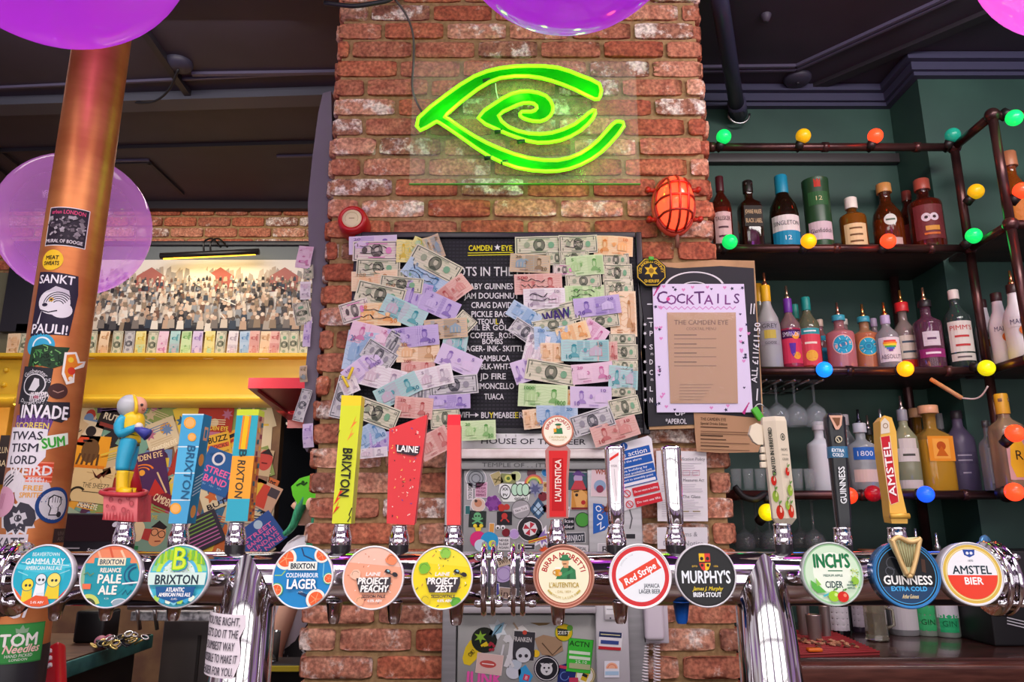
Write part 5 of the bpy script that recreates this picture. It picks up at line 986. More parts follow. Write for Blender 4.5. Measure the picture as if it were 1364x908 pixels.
def rs(par, Y, cx, cy, w_, h_, bg, rot=0., txt='', tc='#222026', label=None, extra=None, edge='#e8e4e6', ew=1.2):
    def f(A):
        if edge: A.rect(cx, cy, w_ + ew, h_ + ew, edge, rot)
        A.rect(cx, cy, w_, h_, bg, rot)
        if extra: extra(A)
        lines = txt.split('|') if txt else []
        for k, s in enumerate(lines):
            dy = (k - (len(lines) - 1) / 2) * h_ / max(1, len(lines)) * .9; vtext(A, s, cx - dy * math.sin(rot), cy + dy * math.cos(rot), h_ / max(1, len(lines)) * .62, min(w_ * .88, h_ / len(lines) * .7 * len(s)), tc, rot, .12)
    return sticker(par, Y, f, label)
def cst(par, Y, cx, cy, r, bg, txt='', tc='#222026', label=None, extra=None, edge='#e8e4e6', ew=1.):
    def f(A):
        if edge: A.circ(cx, cy, r + ew, edge, n=28)
        A.circ(cx, cy, r, bg, n=28)
        if extra: extra(A)
        if txt: vtext(A, txt, cx, cy, r * .4, r * 1.5, tc, 0, .12)
    return sticker(par, Y, f, label)
U = YH + .0105
cst(up, U, 634, 637, 13, '#9aa0a4', label='grey skull-like sticker', extra=lambda A: (A.ring(634, 637, 9, 10, '#4a4a50'), A.ring(634, 637, 5, 6, '#5a5a60')))
rs(up, U, 626, 654, 7, 22, '#dcd8d8', PI / 2 * 0, '', label='white strip reading you died', extra=lambda A: vtext(A, 'YOU DIED', 626, 654, 5, 20, '#2c2a30', -PI / 2, .2))
rs(up, U, 641, 652, 15, 20, '#d8a8c0', .03, 'SLEEP|BEER|MUSIC|REPEAT', '#8a4a6a', 'pink square text sticker')
cst(up, U, 637, 672, 9, '#d9c0b0', label='round pale portrait sticker', extra=lambda A: (A.circ(637, 670, 5, '#c98a6a'), A.circ(634, 667, 2, '#4a3a34')))
cst(up, U, 657, 670, 9, '#8a4a9a', label='purple octopus-shaped sticker', edge='#c9a0d4', extra=lambda A: [A.circ(657 + 8 * math.cos(k), 670 + 8 * math.sin(k), 3, '#7a3a8a') for k in range(6)])
rs(up, U, 662, 637, 13, 16, '#b9ac7a', -.4, 'x', '#6a6038', 'tan ticket sticker'); rs(up, U, 677, 637, 20, 13, '#8a9060', .06, '', label='green eye banknote sticker', extra=lambda A: (A.circ(677, 637, 5, '#cfd06a'), A.circ(677, 637, 2.4, '#5a7a3a')))
cst(up, U, 687, 634, 6, '#c9d49a', label='pale green round sticker', edge='#dfe6c4'); cst(up, U, 708, 630, 6, '#6a4a50', label='dark round sticker', edge=None); cst(up, U, 727, 629, 5, '#2a7ab8', label='blue splash sticker', edge='#9ac4dc')
def bubble(A):
    A.poly([(666, 642), (705, 641), (707, 655), (703, 668), (670, 668), (664, 655)], '#eef2ec')
    for k, (s, x) in enumerate((('O', 686), ('U', 693), ('E', 700))): A.circ(x, 652, 5, '#bfe8c8', ry=8); A.ring(x, 652, 4.6, 5.4, '#2a2a2e', ky=1.6)
    A.circ(673, 655, 7, '#e8ecea', ry=9); A.ring(673, 655, 6.4, 7.4, '#2a2a2e', ky=1.3); vtext(A, 'XX', 673, 651, 4, 8, '#2a2a2e', 0, .2); vtext(A, 'PV', 673, 659, 4, 7, '#2a2a2e', 0, .2); vtext(A, 'omerj', 694, 663, 4.5, 18, '#2a2a2e', 0, .1)
sticker(up, U, bubble, 'white bubble-letter graffiti sticker')
sticker(up, U, lambda A: (A.star(713, 651, 12, '#8e92b0', 7, .5), A.star(713, 651, 8, '#5a5e84', 7, .5)), 'grey-blue splat sticker')
sticker(up, U, lambda A: [A.ring(711, 644, 6 + k * 1.6, 7.6 + k * 1.6, c, PI, 2 * PI, 16) for k, c in enumerate(('#8ac46a', '#e8d45a', '#e09a4a', '#d8606a'))], 'small rainbow sticker')
rs(up, U, 727, 648, 7, 13, '#c9a870', 0, '', label='small tan picture sticker', extra=lambda A: A.circ(727, 646, 2.5, '#8a5a3a'))
cst(up, U, 723, 661, 6, '#7a2a34', label='dark red lips sticker', edge=None); cst(up, U, 727, 677, 5, '#6a2430', label='dark red dot sticker', edge=None)
cst(up, U, 694, 678, 12, '#a4a2a4', label='grey round badge sticker', edge='#6a686c', extra=lambda A: (A.rect(694, 678, 20, 7, '#d8d4d6', -.3), vtext(A, 'New York', 694, 678, 4, 17, '#4a484c', -.3)))
sticker(up, U, lambda A: (A.poly([(717, 662), (729, 678), (717, 692), (705, 678)], '#3a5a7a'), A.poly([(717, 668), (724, 678), (717, 686), (710, 678)], '#a8c4d8'), A.line([(710, 671), (724, 685)], 1, '#1d2a3a'), A.line([(724, 671), (710, 685)], 1, '#1d2a3a')), 'blue spider diamond sticker')
rs(up, U, 636, 691, 23, 22, '#2a3430', .04, '', label='black sticker with green skull and crossbones', edge=None, extra=lambda A: (A.circ(636, 687, 5, '#6ab47a'), A.line([(629, 697), (643, 690)], 2, '#6ab47a'), A.line([(629, 690), (643, 697)], 2, '#6ab47a'), A.circ(634, 687, 1.2, '#2a3430'), A.circ(638, 687, 1.2, '#2a3430')))
rs(up, U, 623, 679, 6, 11, '#2f6a6a', 0, '', label='small teal sticker'); rs(up, U, 672, 690, 20, 18, '#26242a', 0, '', label='black square with red creature', edge=None, extra=lambda A: (A.circ(672, 687, 4, '#c03a34'), A.line([(667, 694), (672, 688), (678, 695)], 2, '#c03a34'), A.circ(668, 676, 5, '#c03a34'), A.circ(675, 675, 4, '#c03a34')))
cst(up, U, 706, 704, 16, '#2c2a2e', label='round black and white sticker with red segments', extra=lambda A: [A.circ(706, 704, 10, '#e6e2e4', n=8)] + [A.poly([(706, 704), (706 + 9 * math.cos(a), 704 + 9 * math.sin(a)), (706 + 9 * math.cos(a + .78), 704 + 9 * math.sin(a + .78))], '#b83040') for a in (0, 1.57, 3.14, 4.71)])
cst(up, U, 674, 709, 5.5, '#7a1d2a', label='dark red round sticker', edge=None); rs(up, U, 655, 703, 6, 12, '#d89a4a', .05, '', label='orange tall sticker'); sticker(up, U, lambda A: [(A.circ(x, 702, 3, '#eceaec'), A.circ(x, 703, 1.4, '#1c1a20')) for x in (663, 670)], 'googly eyes sticker')
sticker(up, U, lambda A: (A.circ(637, 704, 4, '#ecd03a'), A.circ(633, 700, 2.6, '#ecd03a'), A.circ(641, 700, 2.6, '#ecd03a'), A.circ(637, 718, 11, '#d8327a'), A.circ(652, 720, 12, '#2a9ad0'), A.circ(640, 726, 8, '#c6d6e4'), A.circ(656, 724, 5, '#d8e04a')), 'bright pink, blue and yellow blob sticker')
sticker(up, U, lambda A: (A.star(722, 715, 17, '#e9e4ea', 9, .55), A.star(722, 715, 11, '#8a70b4', 9, .5), A.line([(704, 722), (728, 715)], 4, '#e0c03a'), A.line([(704, 722), (728, 715)], 1.6, '#b8303a')), 'purple star burst sticker')
cst(up, U, 685, 711, 6, '#b89ad0', label='lilac oval sticker', edge='#d8c4e4'); rs(up, U, 671, 724, 15, 16, '#e0dcdc', .02, 'NEVER|SLEEP|AGAIN', '#3a3840', 'white never sleep again sticker'); rs(up, U, 701, 728, 22, 7, '#33333a', 0, '~~~', '#d0ced4', 'black strip with pale lettering'); sticker(up, U, lambda A: A.star(725, 733, 8, '#e2562c', 11, .5), 'orange sunburst sticker')
rs(up, U, 770, 641, 26, 24, '#3a5a64', .03, '', label='teal comic figure sticker', extra=lambda A: (A.circ(770, 637, 6, '#b8a0c4'), A.poly([(760, 652), (766, 640), (776, 640), (781, 652)], '#c0424a'), A.poly([(762, 632), (770, 625), (780, 634), (770, 633)], '#6a4a8a')))
rs(up, U, 773, 664, 24, 29, '#c98a3c', .03, '', label='orange comic face sticker', extra=lambda A: (A.poly([(763, 655), (775, 652), (783, 660), (778, 676), (768, 676)], '#e0a860'), A.circ(777, 669, 3, '#b02a2a'), A.circ(768, 659, 2, '#2a2020'), A.line([(764, 655), (771, 654)], 1.4, '#2a2020'), A.rect(773, 677, 24, 3, '#7a2a2a')))
cst(up, U, 776, 692, 9, '#4a9a3c', label='green apple-like tree sticker', edge='#26302a'); rs(up, U, 758, 697, 14, 16, '#22242a', 0, 'kse|der', '#dcd8dc', 'black text sticker', edge=None); rs(up, U, 766, 716, 26, 13, '#3c4048', -.04, 'BRNJROT', '#dcdce0', 'dark graffiti name sticker'); rs(up, U, 770, 730, 26, 8, '#d8d4d4', .05, 'UNIVERSAL', '#3a3840', 'white strip sticker with dark capitals')
rs(up, U, 754, 681, 8, 12, '#cfcad0', .1, 'EST', '#3a3840', 'small white established sticker')
S2 = YH + .0025
rs(sp_, S2, 806, 642, 36, 38, '#ddc4c8', .03, '', label='pink cartoon pub sticker', edge='#e8dcd8', extra=lambda A: (vtext(A, 'WM', 800, 628, 7, 14, '#a8503a', .05, .5), vtext(A, 'DE', 812, 634, 7, 12, '#a83a3a', .05, .5), A.circ(799, 647, 8, '#8aa4c0'), A.circ(799, 651, 5, '#8a3a50'), A.circ(816, 650, 6, '#b03a48'), A.circ(815, 643, 3.5, '#d8a8a0')))
def zoo(A):
    A.circ(800, 690, 19, '#2060b8', ry=21, a0=PI / 2 - .3 + 0, a1=PI * 1.5 + .3) if False else A.poly([(790, 670), (801, 671), (813, 678), (815, 694), (806, 706), (790, 711)], '#2a62b4')
    for s, x, y in (('Z', 800, 700), ('O', 799, 688), ('O', 797, 677)): vtext(A, s, x, y, 9, 8, '#e4ecf6', -.6, .4)
sticker(sp_, S2, zoo, 'blue sticker with slanted white capital letters')
sticker(sp_, S2, lambda A: [A.circ(808, 678, 4, '#b0704a')] + [A.line([(808, 678), (808 + 9 * math.cos(k * .8), 678 + 8 * math.sin(k * .8))], 1, '#8a4a34') for k in range(8)], 'brown spider sticker')
rs(sp_, S2, 806, 731, 18, 14, '#c0bcc0', 0, 'R', '#3a383e', 'grey letter sticker')
sticker(mid, YH + .019, lambda A: (A.circ(671, 764, 13, '#b6a4cc', ry=11, rot=-.5), A.ring(671, 764, 8, 9, '#8a70aa')), 'lilac oval sticker between the fonts'); rs(mid, YH + .019, 671, 745, 18, 16, '#c9b49a', -.3, 'swirl', '#4a3a30', 'tan scribbled sticker'); rs(mid, YH + .019, 676, 790, 22, 14, '#a08a7a', .1, 'ink', '#4a3430', 'brown knotwork sticker'); rs(mid, YH + .019, 660, 786, 9, 18, '#4a4a90', 0, '', label='indigo strip sticker'); rs(mid, YH + .019, 715, 797, 20, 8, '#d0b0b8', .05, 'm e n', '#b0304a', 'pale strip sticker')
V = YH + .0035
def hand(A):
    A.poly([(616, 876), (620, 862), (626, 853), (632, 849), (642, 852), (648, 858), (648, 864), (640, 870), (634, 878), (626, 886), (618, 884)], '#e0c428')
    for k in range(4): A.line([(634 + k * 3.4, 861 - k * .5), (644 + k * 2.4, 849 + k * 3)], 3, '#e0c428'); A.line([(635 + k * 3.4, 863 - k * .5), (646 + k * 2.2, 851 + k * 3)], .7, '#3a3418')
    vtext(A, 'OK!', 628, 869, 6, 10, '#3a3418', -.8, .2)
cst(lo, V, 645, 852, 17, '#22261f', label='round black sticker with green and red leaves', edge=None, extra=lambda A: ([A.star(640, 848, 9, '#8ab83a', 6, .4)], [A.circ(655 + 3 * math.cos(k), 860 + 5 * math.sin(k * 2), 2, '#a83040') for k in range(6)]))
sticker(lo, V + .001, hand, 'yellow hand-shaped sticker')
sticker(lo, V, lambda A: (A.star(663, 838, 14, '#dfe6ea', 6, .6), A.poly([(655, 846), (660, 833), (672, 828), (668, 842)], '#8ab4c8'), A.line([(655, 848), (668, 832)], 1.4, '#3a4a54')), 'pale diver-shaped sticker'); sticker(lo, V, lambda A: (A.poly([(684, 838), (696, 832), (706, 842), (700, 846), (688, 844)], '#e6e2e0'), A.line([(684, 829), (690, 838)], 2.4, '#b8a088'), A.circ(699, 842, 3, '#c84a3a')), 'small white figure sticker')
rs(lo, V, 698, 860, 28, 38, '#3a383e', .06, '', label='dark skull sticker headed with lettering', edge='#d6d2d2', extra=lambda A: (vtext(A, 'FRANKEN', 696, 851, 6.5, 25, '#d8d4d4', .06, .25), A.circ(697, 872, 10, '#cfd2d6'), A.circ(693, 873, 2.4, '#3a383e'), A.circ(701, 873, 2.4, '#3a383e')))
sticker(lo, V, lambda A: (A.line([(672, 854), (678, 848), (682, 856), (680, 872), (674, 888)], 7, '#d6d6d8'), A.circ(676, 850, 5, '#d6d6d8'), A.line([(671, 858), (668, 872)], 2.6, '#d6d6d8'), A.line([(676, 872), (684, 888)], 3.4, '#d6d6d8')), 'pale standing figure sticker')
rs(lo, V, 652, 884, 34, 26, '#d8b8b0', .12, '', label='pink soap-label sticker', edge='#e2d0c8', extra=lambda A: (A.circ(650, 884, 11, '#c0504a', ry=5, rot=.12), vtext(A, '~', 650, 884, 3, 16, '#f0dcd8', .12)))
sticker(lo, V + .0006, lambda A: (vtext(A, 'JUNK', 645, 903, 18, 48, '#e45aa8', .05, 1.6),), 'bright pink graffiti lettering sticker'); sticker(lo, V, lambda A: (A.poly([(690, 892), (700, 885), (710, 900), (704, 912), (692, 910)], '#3a9ad0'), A.rect(701, 902, 8, 8, '#c83a5a', .3), vtext(A, 'B', 701, 902, 5, 4, '#f0e8f0', .3)), 'blue can-shaped sticker'); sticker(lo, V, lambda A: (A.circ(684, 894, 10, '#c9cdd6'), A.circ(688, 884, 7, '#b8c4d0')), 'pale grey blob sticker')
cst(lo, V, 728, 890, 17, '#26252b', label='round black sticker with a white big cat face', edge='#a8a6aa', extra=lambda A: (A.ring(728, 890, 14.6, 15.6, '#d8d6d8'), A.circ(728, 891, 8, '#d4d4d6'), A.circ(725, 889, 1.4, '#26252b'), A.circ(731, 889, 1.4, '#26252b'), A.poly([(726, 893), (730, 893), (728, 896)], '#26252b'), A.star(722, 884, 3, '#d4d4d6', 3), A.star(734, 884, 3, '#d4d4d6', 3)))
sticker(lo, V, lambda A: (A.poly([(712, 850), (724, 845), (738, 848), (748, 846), (750, 866), (736, 874), (722, 872), (716, 862)], '#a98a6c'), A.line([(722, 856), (736, 872), (748, 860)], 1.6, '#5a4634')), 'torn brown sticker remains'); cst(lo, V, 751, 842, 11, '#e0c020', 'ZEST', '#f2f2e6', 'round yellow sticker with a dark slanted word', extra=lambda A: (A.poly([(742, 836), (757, 838), (756, 847), (743, 846)], '#3a3a30'), A.circ(759, 836, 4, '#5a9a3a')), edge='#7aa03a'); cst(lo, V, 714, 870, 5, '#e8c02a', label='small yellow dot sticker', edge=None)
rs(lo, V, 772, 873, 32, 44, '#3fbe3a', .1, '', label='green event pass sticker', edge='#2c8a2c', extra=lambda A: (vtext(A, 'ACTN', 772, 857, 7, 27, '#1c4a1c', .1, .3), A.rect(772, 869, 28, 4, '#d8e8d0', .1), A.rect(772, 876, 28, 4, '#d8e8d0', .1), vtext(A, '25.10', 774, 881, 4, 16, '#e8f4e4', .1), A.rect(772, 887, 28, 7, '#b0b48a', .1)))
cst(lo, V + .001, 779, 899, 13, '#e8e4dc', label='round white sticker with yellow pint', edge='#b8a84a', extra=lambda A: (A.rect(779, 901, 8, 11, '#d8b42a', .4), A.rect(779, 899, 7, 4, '#2a2a2e', .4), A.ring(779, 899, 11, 12, '#c8b03a'))); sticker(lo, V, lambda A: (A.poly([(744, 886), (760, 882), (768, 892), (764, 912), (742, 912)], '#24306a'), A.ring(752, 900, 5, 6, '#6a8ad0', 0, 5), A.rect(750, 888, 10, 4, '#c03a5a', .2), A.rect(764, 906, 12, 8, '#c03a5a')), 'navy wave sticker'); sticker(lo, V, lambda A: A.poly([(706, 829), (734, 829), (728, 832), (718, 833)], '#8a7048'), 'torn tape strip')
W_ = YH - .0215
m = MB(); q, _ = pbox(805, 821, 802, 826, YH - .028, .009, mat('#d6d2d4', .3, .3), ''); A = Art(q, pxF(YH - .0284), .0004); A.rect(813, 813, 12, 10, '#eceaec'); A.circ(813, 804.5, 1.2, '#55545a'); A.circ(813, 823, 1.2, '#55545a'); A.rect(813, 811, 10, 1, '#a8a6aa'); q.build('switch_plate', cp)
rs(cp, W_, 813, 853, 31, 22, '#e4e0e4', .07, '', label='navy, white and red instruction label', edge=None, extra=lambda A: (A.rect(813, 845, 30, 7, '#24305a', .07), A.rect(812, 863, 30, 4, '#c02a34', .07), vtext(A, '~', 813, 845, 3, 26, '#d8d0a0', .07), A.rect(812, 855, 24, 5, '#3a4a8a', .07)))
rs(cp, W_, 815, 891, 20, 22, '#e2e2ea', 0, '', label='small white sticker with an orange sun', edge=None, extra=lambda A: (A.circ(815, 890, 8, '#f0b494', a0=PI, a1=2 * PI + .01), A.ring(815, 890, 5, 6, '#e08060', PI, 2 * PI), A.rect(815, 896, 18, 5, '#a8c8e0')))
# wall phone
t = thing('intercom_phone', P(872, 825, 2.24), 'pale lilac-grey wall intercom handset with coiled cords beside the hatch', 'intercom')
a, b = P(857, 857, 2.24), P(889, 798, 2.24); m = MB(); m.box(a.x, b.x, 2.24, 2.28, a.z, b.z, mat('#cfc6d0', .4), .004); m.build('base', t)
m = MB(); a, b = P(860, 853, 2.215), P(882, 770, 2.215); m.box(a.x, b.x, 2.212, 2.24, a.z, b.z, mat('#d9cfd9', .35), .012, None, 4); m.build('handset', t)
m = MB(); m.lathe([(0, .004), (.005, .003), (.005, 0)], '#3a363e', 10, Matrix.Translation(P(882.5, 804, 2.239)) @ Matrix.Rotation(PI / 2, 4, 'X')); m.build('button', t)
for px in (859.5, 874.5):
    m = MB(); a, b = P(px, 857, 2.25), P(px + (-1 if px < 865 else 1), 945, 2.24); N = 150
    m.tube([a.lerp(b, i / N) + Vector((.009 * math.cos(i * .9), .009 * math.sin(i * .9), 0)) for i in range(N + 1)], .0022, mat('#e2d8dc', .4), 6); m.build('coiled_cord', t)
# ------------------------------------------------------------------ left side: column, balloons, picture, notes, alcove posters, person, counter
COPPER = mottle('copper', '#bb6c3a', '#d68a50', 5, .42, .55, .04, stretch=(1, 1, 3))
cx0, CY, CR_ = -1.068, 1.70, .0655
t = thing('copper_column', (cx0, CY, 0), 'copper coloured column at the left plastered with stickers', 'column')
m = MB(); m.lathe([(CR_, ZC - .30), (CR_, HC)], COPPER, 64, Matrix.Translation((cx0, CY, 0))); m.build('shaft', t)
m = MB(); m.lathe([(CR_ + .0015, 0), (CR_ + .0015, ZC - .27), (CR_ + .0005, ZC - .262)], mottle('black_wrap', '#1b1a1f', '#2c2a30', 6, .4), 64, Matrix.Translation((cx0, CY, 0))); m.build('black_base', t)
m = MB(); m.lathe([(CR_ + .05, HC - .05), (CR_ + .03, HC - .03), (CR_ + .05, HC)], COPPER, 48, Matrix.Translation((cx0, CY, 0))); m.build('capital', t)
aC = math.atan2(cx0, CY)                              # the angle that faces the camera
def colst(px, py, fn, label, R_=CR_, rot=0., layer=0):
    z = P(100, py, CY - CR_).z; q = max(-.95, min(.95, (px - (145 - .152 * py)) / 36.5)); m = MB()
    A = Art(m, F_cyl((cx0, CY, z), R_ + .0008 + layer * .0008, .00126, math.atan2(-cx0, CY) + math.asin(q), rot), .00006, L=6); fn(A); o = m.build('sticker', t); o['label'] = label
def RT(A, w_, h_, bg, edge='#e6dfe2', e=1.5):
    if edge: A.rect(0, 0, w_ + e * 2, h_ + e * 2, edge)
    A.rect(0, 0, w_, h_, bg)
def s_boogie(A):
    RT(A, 70, 74, '#2c2430'); A.text('urban LONDON', 0, 29, 8, '#d84a7a', w=60, bold=.3)
    R = random.Random(3)
    for k in range(60): A.rect(R.uniform(-31, 31), R.uniform(-20, 20), R.uniform(2, 9), R.uniform(2, 8), R.choice(('#6a6068', '#8a8088', '#463c46', '#a8a0a6')), R.uniform(0, 3))
    A.text('MURAL OF BOOGIE', 0, -30, 7, '#d8d0d4', w=60, bold=.3)
colst(89, 301, s_boogie, 'dark photo sticker with pink heading')
colst(72, 346, lambda A: (A.circ(0, 0, 20, '#eec22a', n=28), A.text('MEAT', 0, 5, 8, '#2c2618', w=24, bold=.5), A.text('SWEATS', 0, -6, 8, '#2c2618', w=28, bold=.5)), 'round yellow sticker with slanted writing')
def s_dog(A):
    A.poly([(-36, 60), (34, 56), (38, 20), (32, -58), (-36, -62)], '#2a2338'); A.text('SANKT', -2, 46, 17, '#ece8ee', w=62, bold=.8); A.text('PAULI!', -2, -48, 18, '#ece8ee', w=64, bold=.8)
    A.circ(0, 2, 27, '#e2dee4', ry=24); A.circ(14, -12, 18, '#e2dee4', ry=15); A.poly([(-18, 18), (0, 32), (22, 26), (26, 12), (0, 22)], '#c9c2cc')
    for k in range(5): A.ring(8, -4, 8 + k * 4, 9.6 + k * 4, '#2a2338', .4 + .1 * k, 2.6 + .1 * k, 14)
    A.circ(-4, 6, 4, '#d8a83a'); A.circ(-4, 6, 2, '#2a2338'); A.circ(-14, -4, 5, '#2a2338', ry=3.4); A.line([(-20, -14), (-6, -18), (8, -14)], 2.2, '#2a2338'); A.poly([(-18, -14), (-24, -40), (-20, -40)], '#e2dee4')
colst(72, 403, s_dog, 'dark purple bulldog sticker with white capitals')
colst(55, 459, lambda A: (A.circ(0, 0, 26, '#3aa6cc', n=28, ry=22), A.ring(4, -2, 14, 17, '#e6f2f4', .3, 3.2)), 'blue round sticker')
def s_green(A):
    A.poly([(-30, 16), (-8, 22), (12, 18), (34, 20), (28, 2), (34, -10), (10, -22), (-14, -16), (-32, -20)], '#24402a'); R = random.Random(9)
    for k in range(26): x, y = R.uniform(-26, 26), R.uniform(-15, 14); A.line([(x, y), (x + R.uniform(-6, 6), y + R.uniform(-5, 5)), (x + R.uniform(-8, 8), y + R.uniform(-8, 8))], 1.6, R.choice(('#4a8a4a', '#7ab86a', '#142418')))
colst(63, 474, s_green, 'dark green tangled creature sticker', layer=1)
def s_orange(A):
    A.poly([(-16, 18), (4, 22), (14, 6), (30, 10), (26, -2), (6, -10), (8, -34), (-6, -40), (-16, -22)], '#f2ece6'); A.poly([(-12, 14), (2, 18), (10, 2), (24, 6), (4, -8), (4, -30), (-4, -34), (-12, -18)], '#e8882c'); A.circ(0, -14, 7, '#d8402c'); A.circ(-4, 6, 5, '#f2c83a'); A.circ(0, -28, 4, '#f2e6d8')
colst(90, 480, s_orange, 'orange and red flame-like sticker', layer=2)
colst(50, 512, lambda A: (A.poly([(-30, 34), (24, 30), (22, -30), (-32, -34)], '#2b2a30'), A.ring(-4, 0, 18, 20, '#d6d4d8'), A.arct('Gutbenter', -4, 0, 21, 8, '#d6d4d8', 90), A.arct('Durstclub', -4, 0, 29, 7, '#d6d4d8', 270, 1, 0, True), A.poly([(-12, -10), (-4, 12), (4, 10), (6, -2), (0, -12)], '#d6d4d8'), A.text('05', 18, 8, 8, '#d6d4d8')), 'black club crest sticker with a white lion')
colst(73, 519, lambda A: (A.circ(0, 0, 16, '#4a2c2a', ry=14), A.line([(-8, 0), (0, -3), (9, 2)], 1.6, '#b08a7a')), 'dark brown mouth sticker', layer=1)
colst(52, 530, lambda A: (A.poly([(-16, 10), (12, 12), (16, 4), (12, -12), (-4, -6), (-16, -12)], '#e0d9dc'), A.rect(-4, 2, 8, 5, '#b06a7a')), 'pale torn sticker')
def s_tag(A): A.poly([(-46, 16), (-20, 20), (10, 17), (40, 20), (44, -6), (30, -18), (0, -14), (-40, -18)], '#2a2730'); A.text('INVADE', 0, 0, 24, '#eeeaf0', w=78, bold=1.4)
colst(57, 547, s_tag, 'white graffiti lettering sticker')
colst(44, 566, lambda A: (A.poly([(-34, 18), (34, 20), (26, -14), (-6, -20), (-34, -18)], '#6a4488'), A.text('SCOREEN', -2, 0, 11, '#e8d060', w=58, bold=.5), *[A.line([(-30 + k * 9, 16), (-30 + k * 9, -14)], 1.6, '#8a6ab0') for k in range(7)]), 'purple striped sticker with yellow letters')
def s_lord(A):
    A.poly([(-36, 34), (32, 30), (34, -18), (20, -38), (-36, -36)], '#e8e3ea')
    for k, s in enumerate(('TWAS', 'TISM', 'LORD')): A.text(s, -2, 19 - 21 * k, 15, '#3a3744', w=(56, 50, 48)[k], bold=.6)
colst(36, 594, s_lord, 'white sticker with old-style lettering', layer=1)
colst(66, 587, lambda A: (A.poly([(-26, 6), (22, 18), (26, -2), (-20, -18)], '#e8f0e2'), A.text('SUM', 0, 0, 18, '#3faa3c', w=38, rot=.22, bold=1.6)), 'green word sticker', layer=1)
def s_weird(A): A.rect(14, 0, 40, 36, '#d2482c'); [A.rect(14, -16 + 8 * k, 40, 2.6, '#ec8a6a') for k in range(5)]; A.text('WEIRD', -2, 3, 17, '#ece4e6', w=70, bold=1.2)
colst(40, 628, s_weird, 'red striped sticker with white letters')
colst(20, 641, lambda A: (A.circ(0, 0, 24, '#ded8dc', ry=20), [A.line([(-20, -8 + 8 * k), (4, 10 + 6 * k)], 3, '#44424a') for k in range(-1, 2)]), 'white and black striped sticker')
colst(41, 654, lambda A: (A.circ(0, 0, 28, '#d9d2d8', ry=26, n=30), A.text('FREE', 0, 6, 9, '#e8a848', w=30, bold=.5), A.text('SPIRITED', 0, -6, 9, '#e8a848', w=38, bold=.5)), 'white round sticker with yellow words')
colst(11, 668, lambda A: (A.circ(0, 0, 26, '#d8a0b8', n=26), [A.line([(-8 + 4 * k, 14), (-12 + 4 * k, -12)], 2, '#c07a98') for k in range(4)]), 'pink round sticker', layer=1)
colst(63, 672, lambda A: (A.circ(0, 0, 31, '#1d3f7a', n=32), A.circ(0, 0, 25, '#c9c6cc', n=30), A.poly([(-9, -18), (9, -18), (8, -4), (13, 2), (12, 14), (-4, 18), (-12, 12), (-12, 0), (-7, -5)], '#2a2a32'), A.poly([(-7, -16), (7, -16), (6, -4), (11, 3), (10, 12), (-3, 16), (-10, 10), (-10, 1), (-5, -5)], '#dedbe0'), [A.line([(-5 + 4.6 * k, 14), (-5 + 4.6 * k, 4)], 1.2, '#2a2a32') for k in range(4)], A.circ(10, -16, 5, '#2a2a32')), 'round blue sticker with a raised fist', layer=1)
colst(25, 690, lambda A: (A.star(0, 0, 32, '#d6d2d6', 12, .75), A.star(0, 0, 27, '#3c3a44', 12, .7), A.star(0, 0, 14, '#c9c6cc', 8, .6), A.circ(0, 0, 6, '#3c3a44')), 'black and white dahlia sticker')
colst(68, 714, lambda A: (A.rect(0, 0, 36, 24, '#3a2c2a'), A.text('UNA', 0, 4, 7, '#7a6a64', w=20), A.text('ASK', 0, -5, 7, '#7a6a64', w=18)), 'dark brown faded sticker')
colst(15, 722, lambda A: (A.rect(0, 0, 56, 26, '#d4ccd4'), A.text('KATE', 0, 0, 16, '#4a4852', w=46, bold=1)), 'white sticker with dark letters')
colst(14, 757, lambda A: (A.rect(0, 0, 60, 40, '#cfc8cc'), A.text('KC', 0, 4, 22, '#3c3a44', w=36, bold=1.4)), 'white lettering sticker behind the end badge')
colst(12, 812, lambda A: (A.text('TCI', 0, 0, 26, '#d6d2d6', w=50, sh=.2, bold=1),), 'white handwriting on the black base', CR_ + .002)
colst(20, 858, lambda A: (A.rect(0, 0, 74, 62, '#2f7a3c'), A.rect(0, 0, 70, 58, '#3a9146'), A.text('TOM', -2, 6, 20, '#f0ece8', w=56, bold=1.6), A.text('Needles', 2, -8, 13, '#f2c8c0', w=54, sh=.3, bold=.8), A.text('HAND PICKED', 0, -19, 5, '#f0ece8', w=40), A.text('LONDON', 0, -25, 4, '#f0ece8', w=26), A.poly([(-8, 16), (-10, 24), (-4, 22), (0, 29), (4, 22), (10, 24), (8, 16)], '#8aa88a')), 'green square sticker on the black base', CR_ + .002)
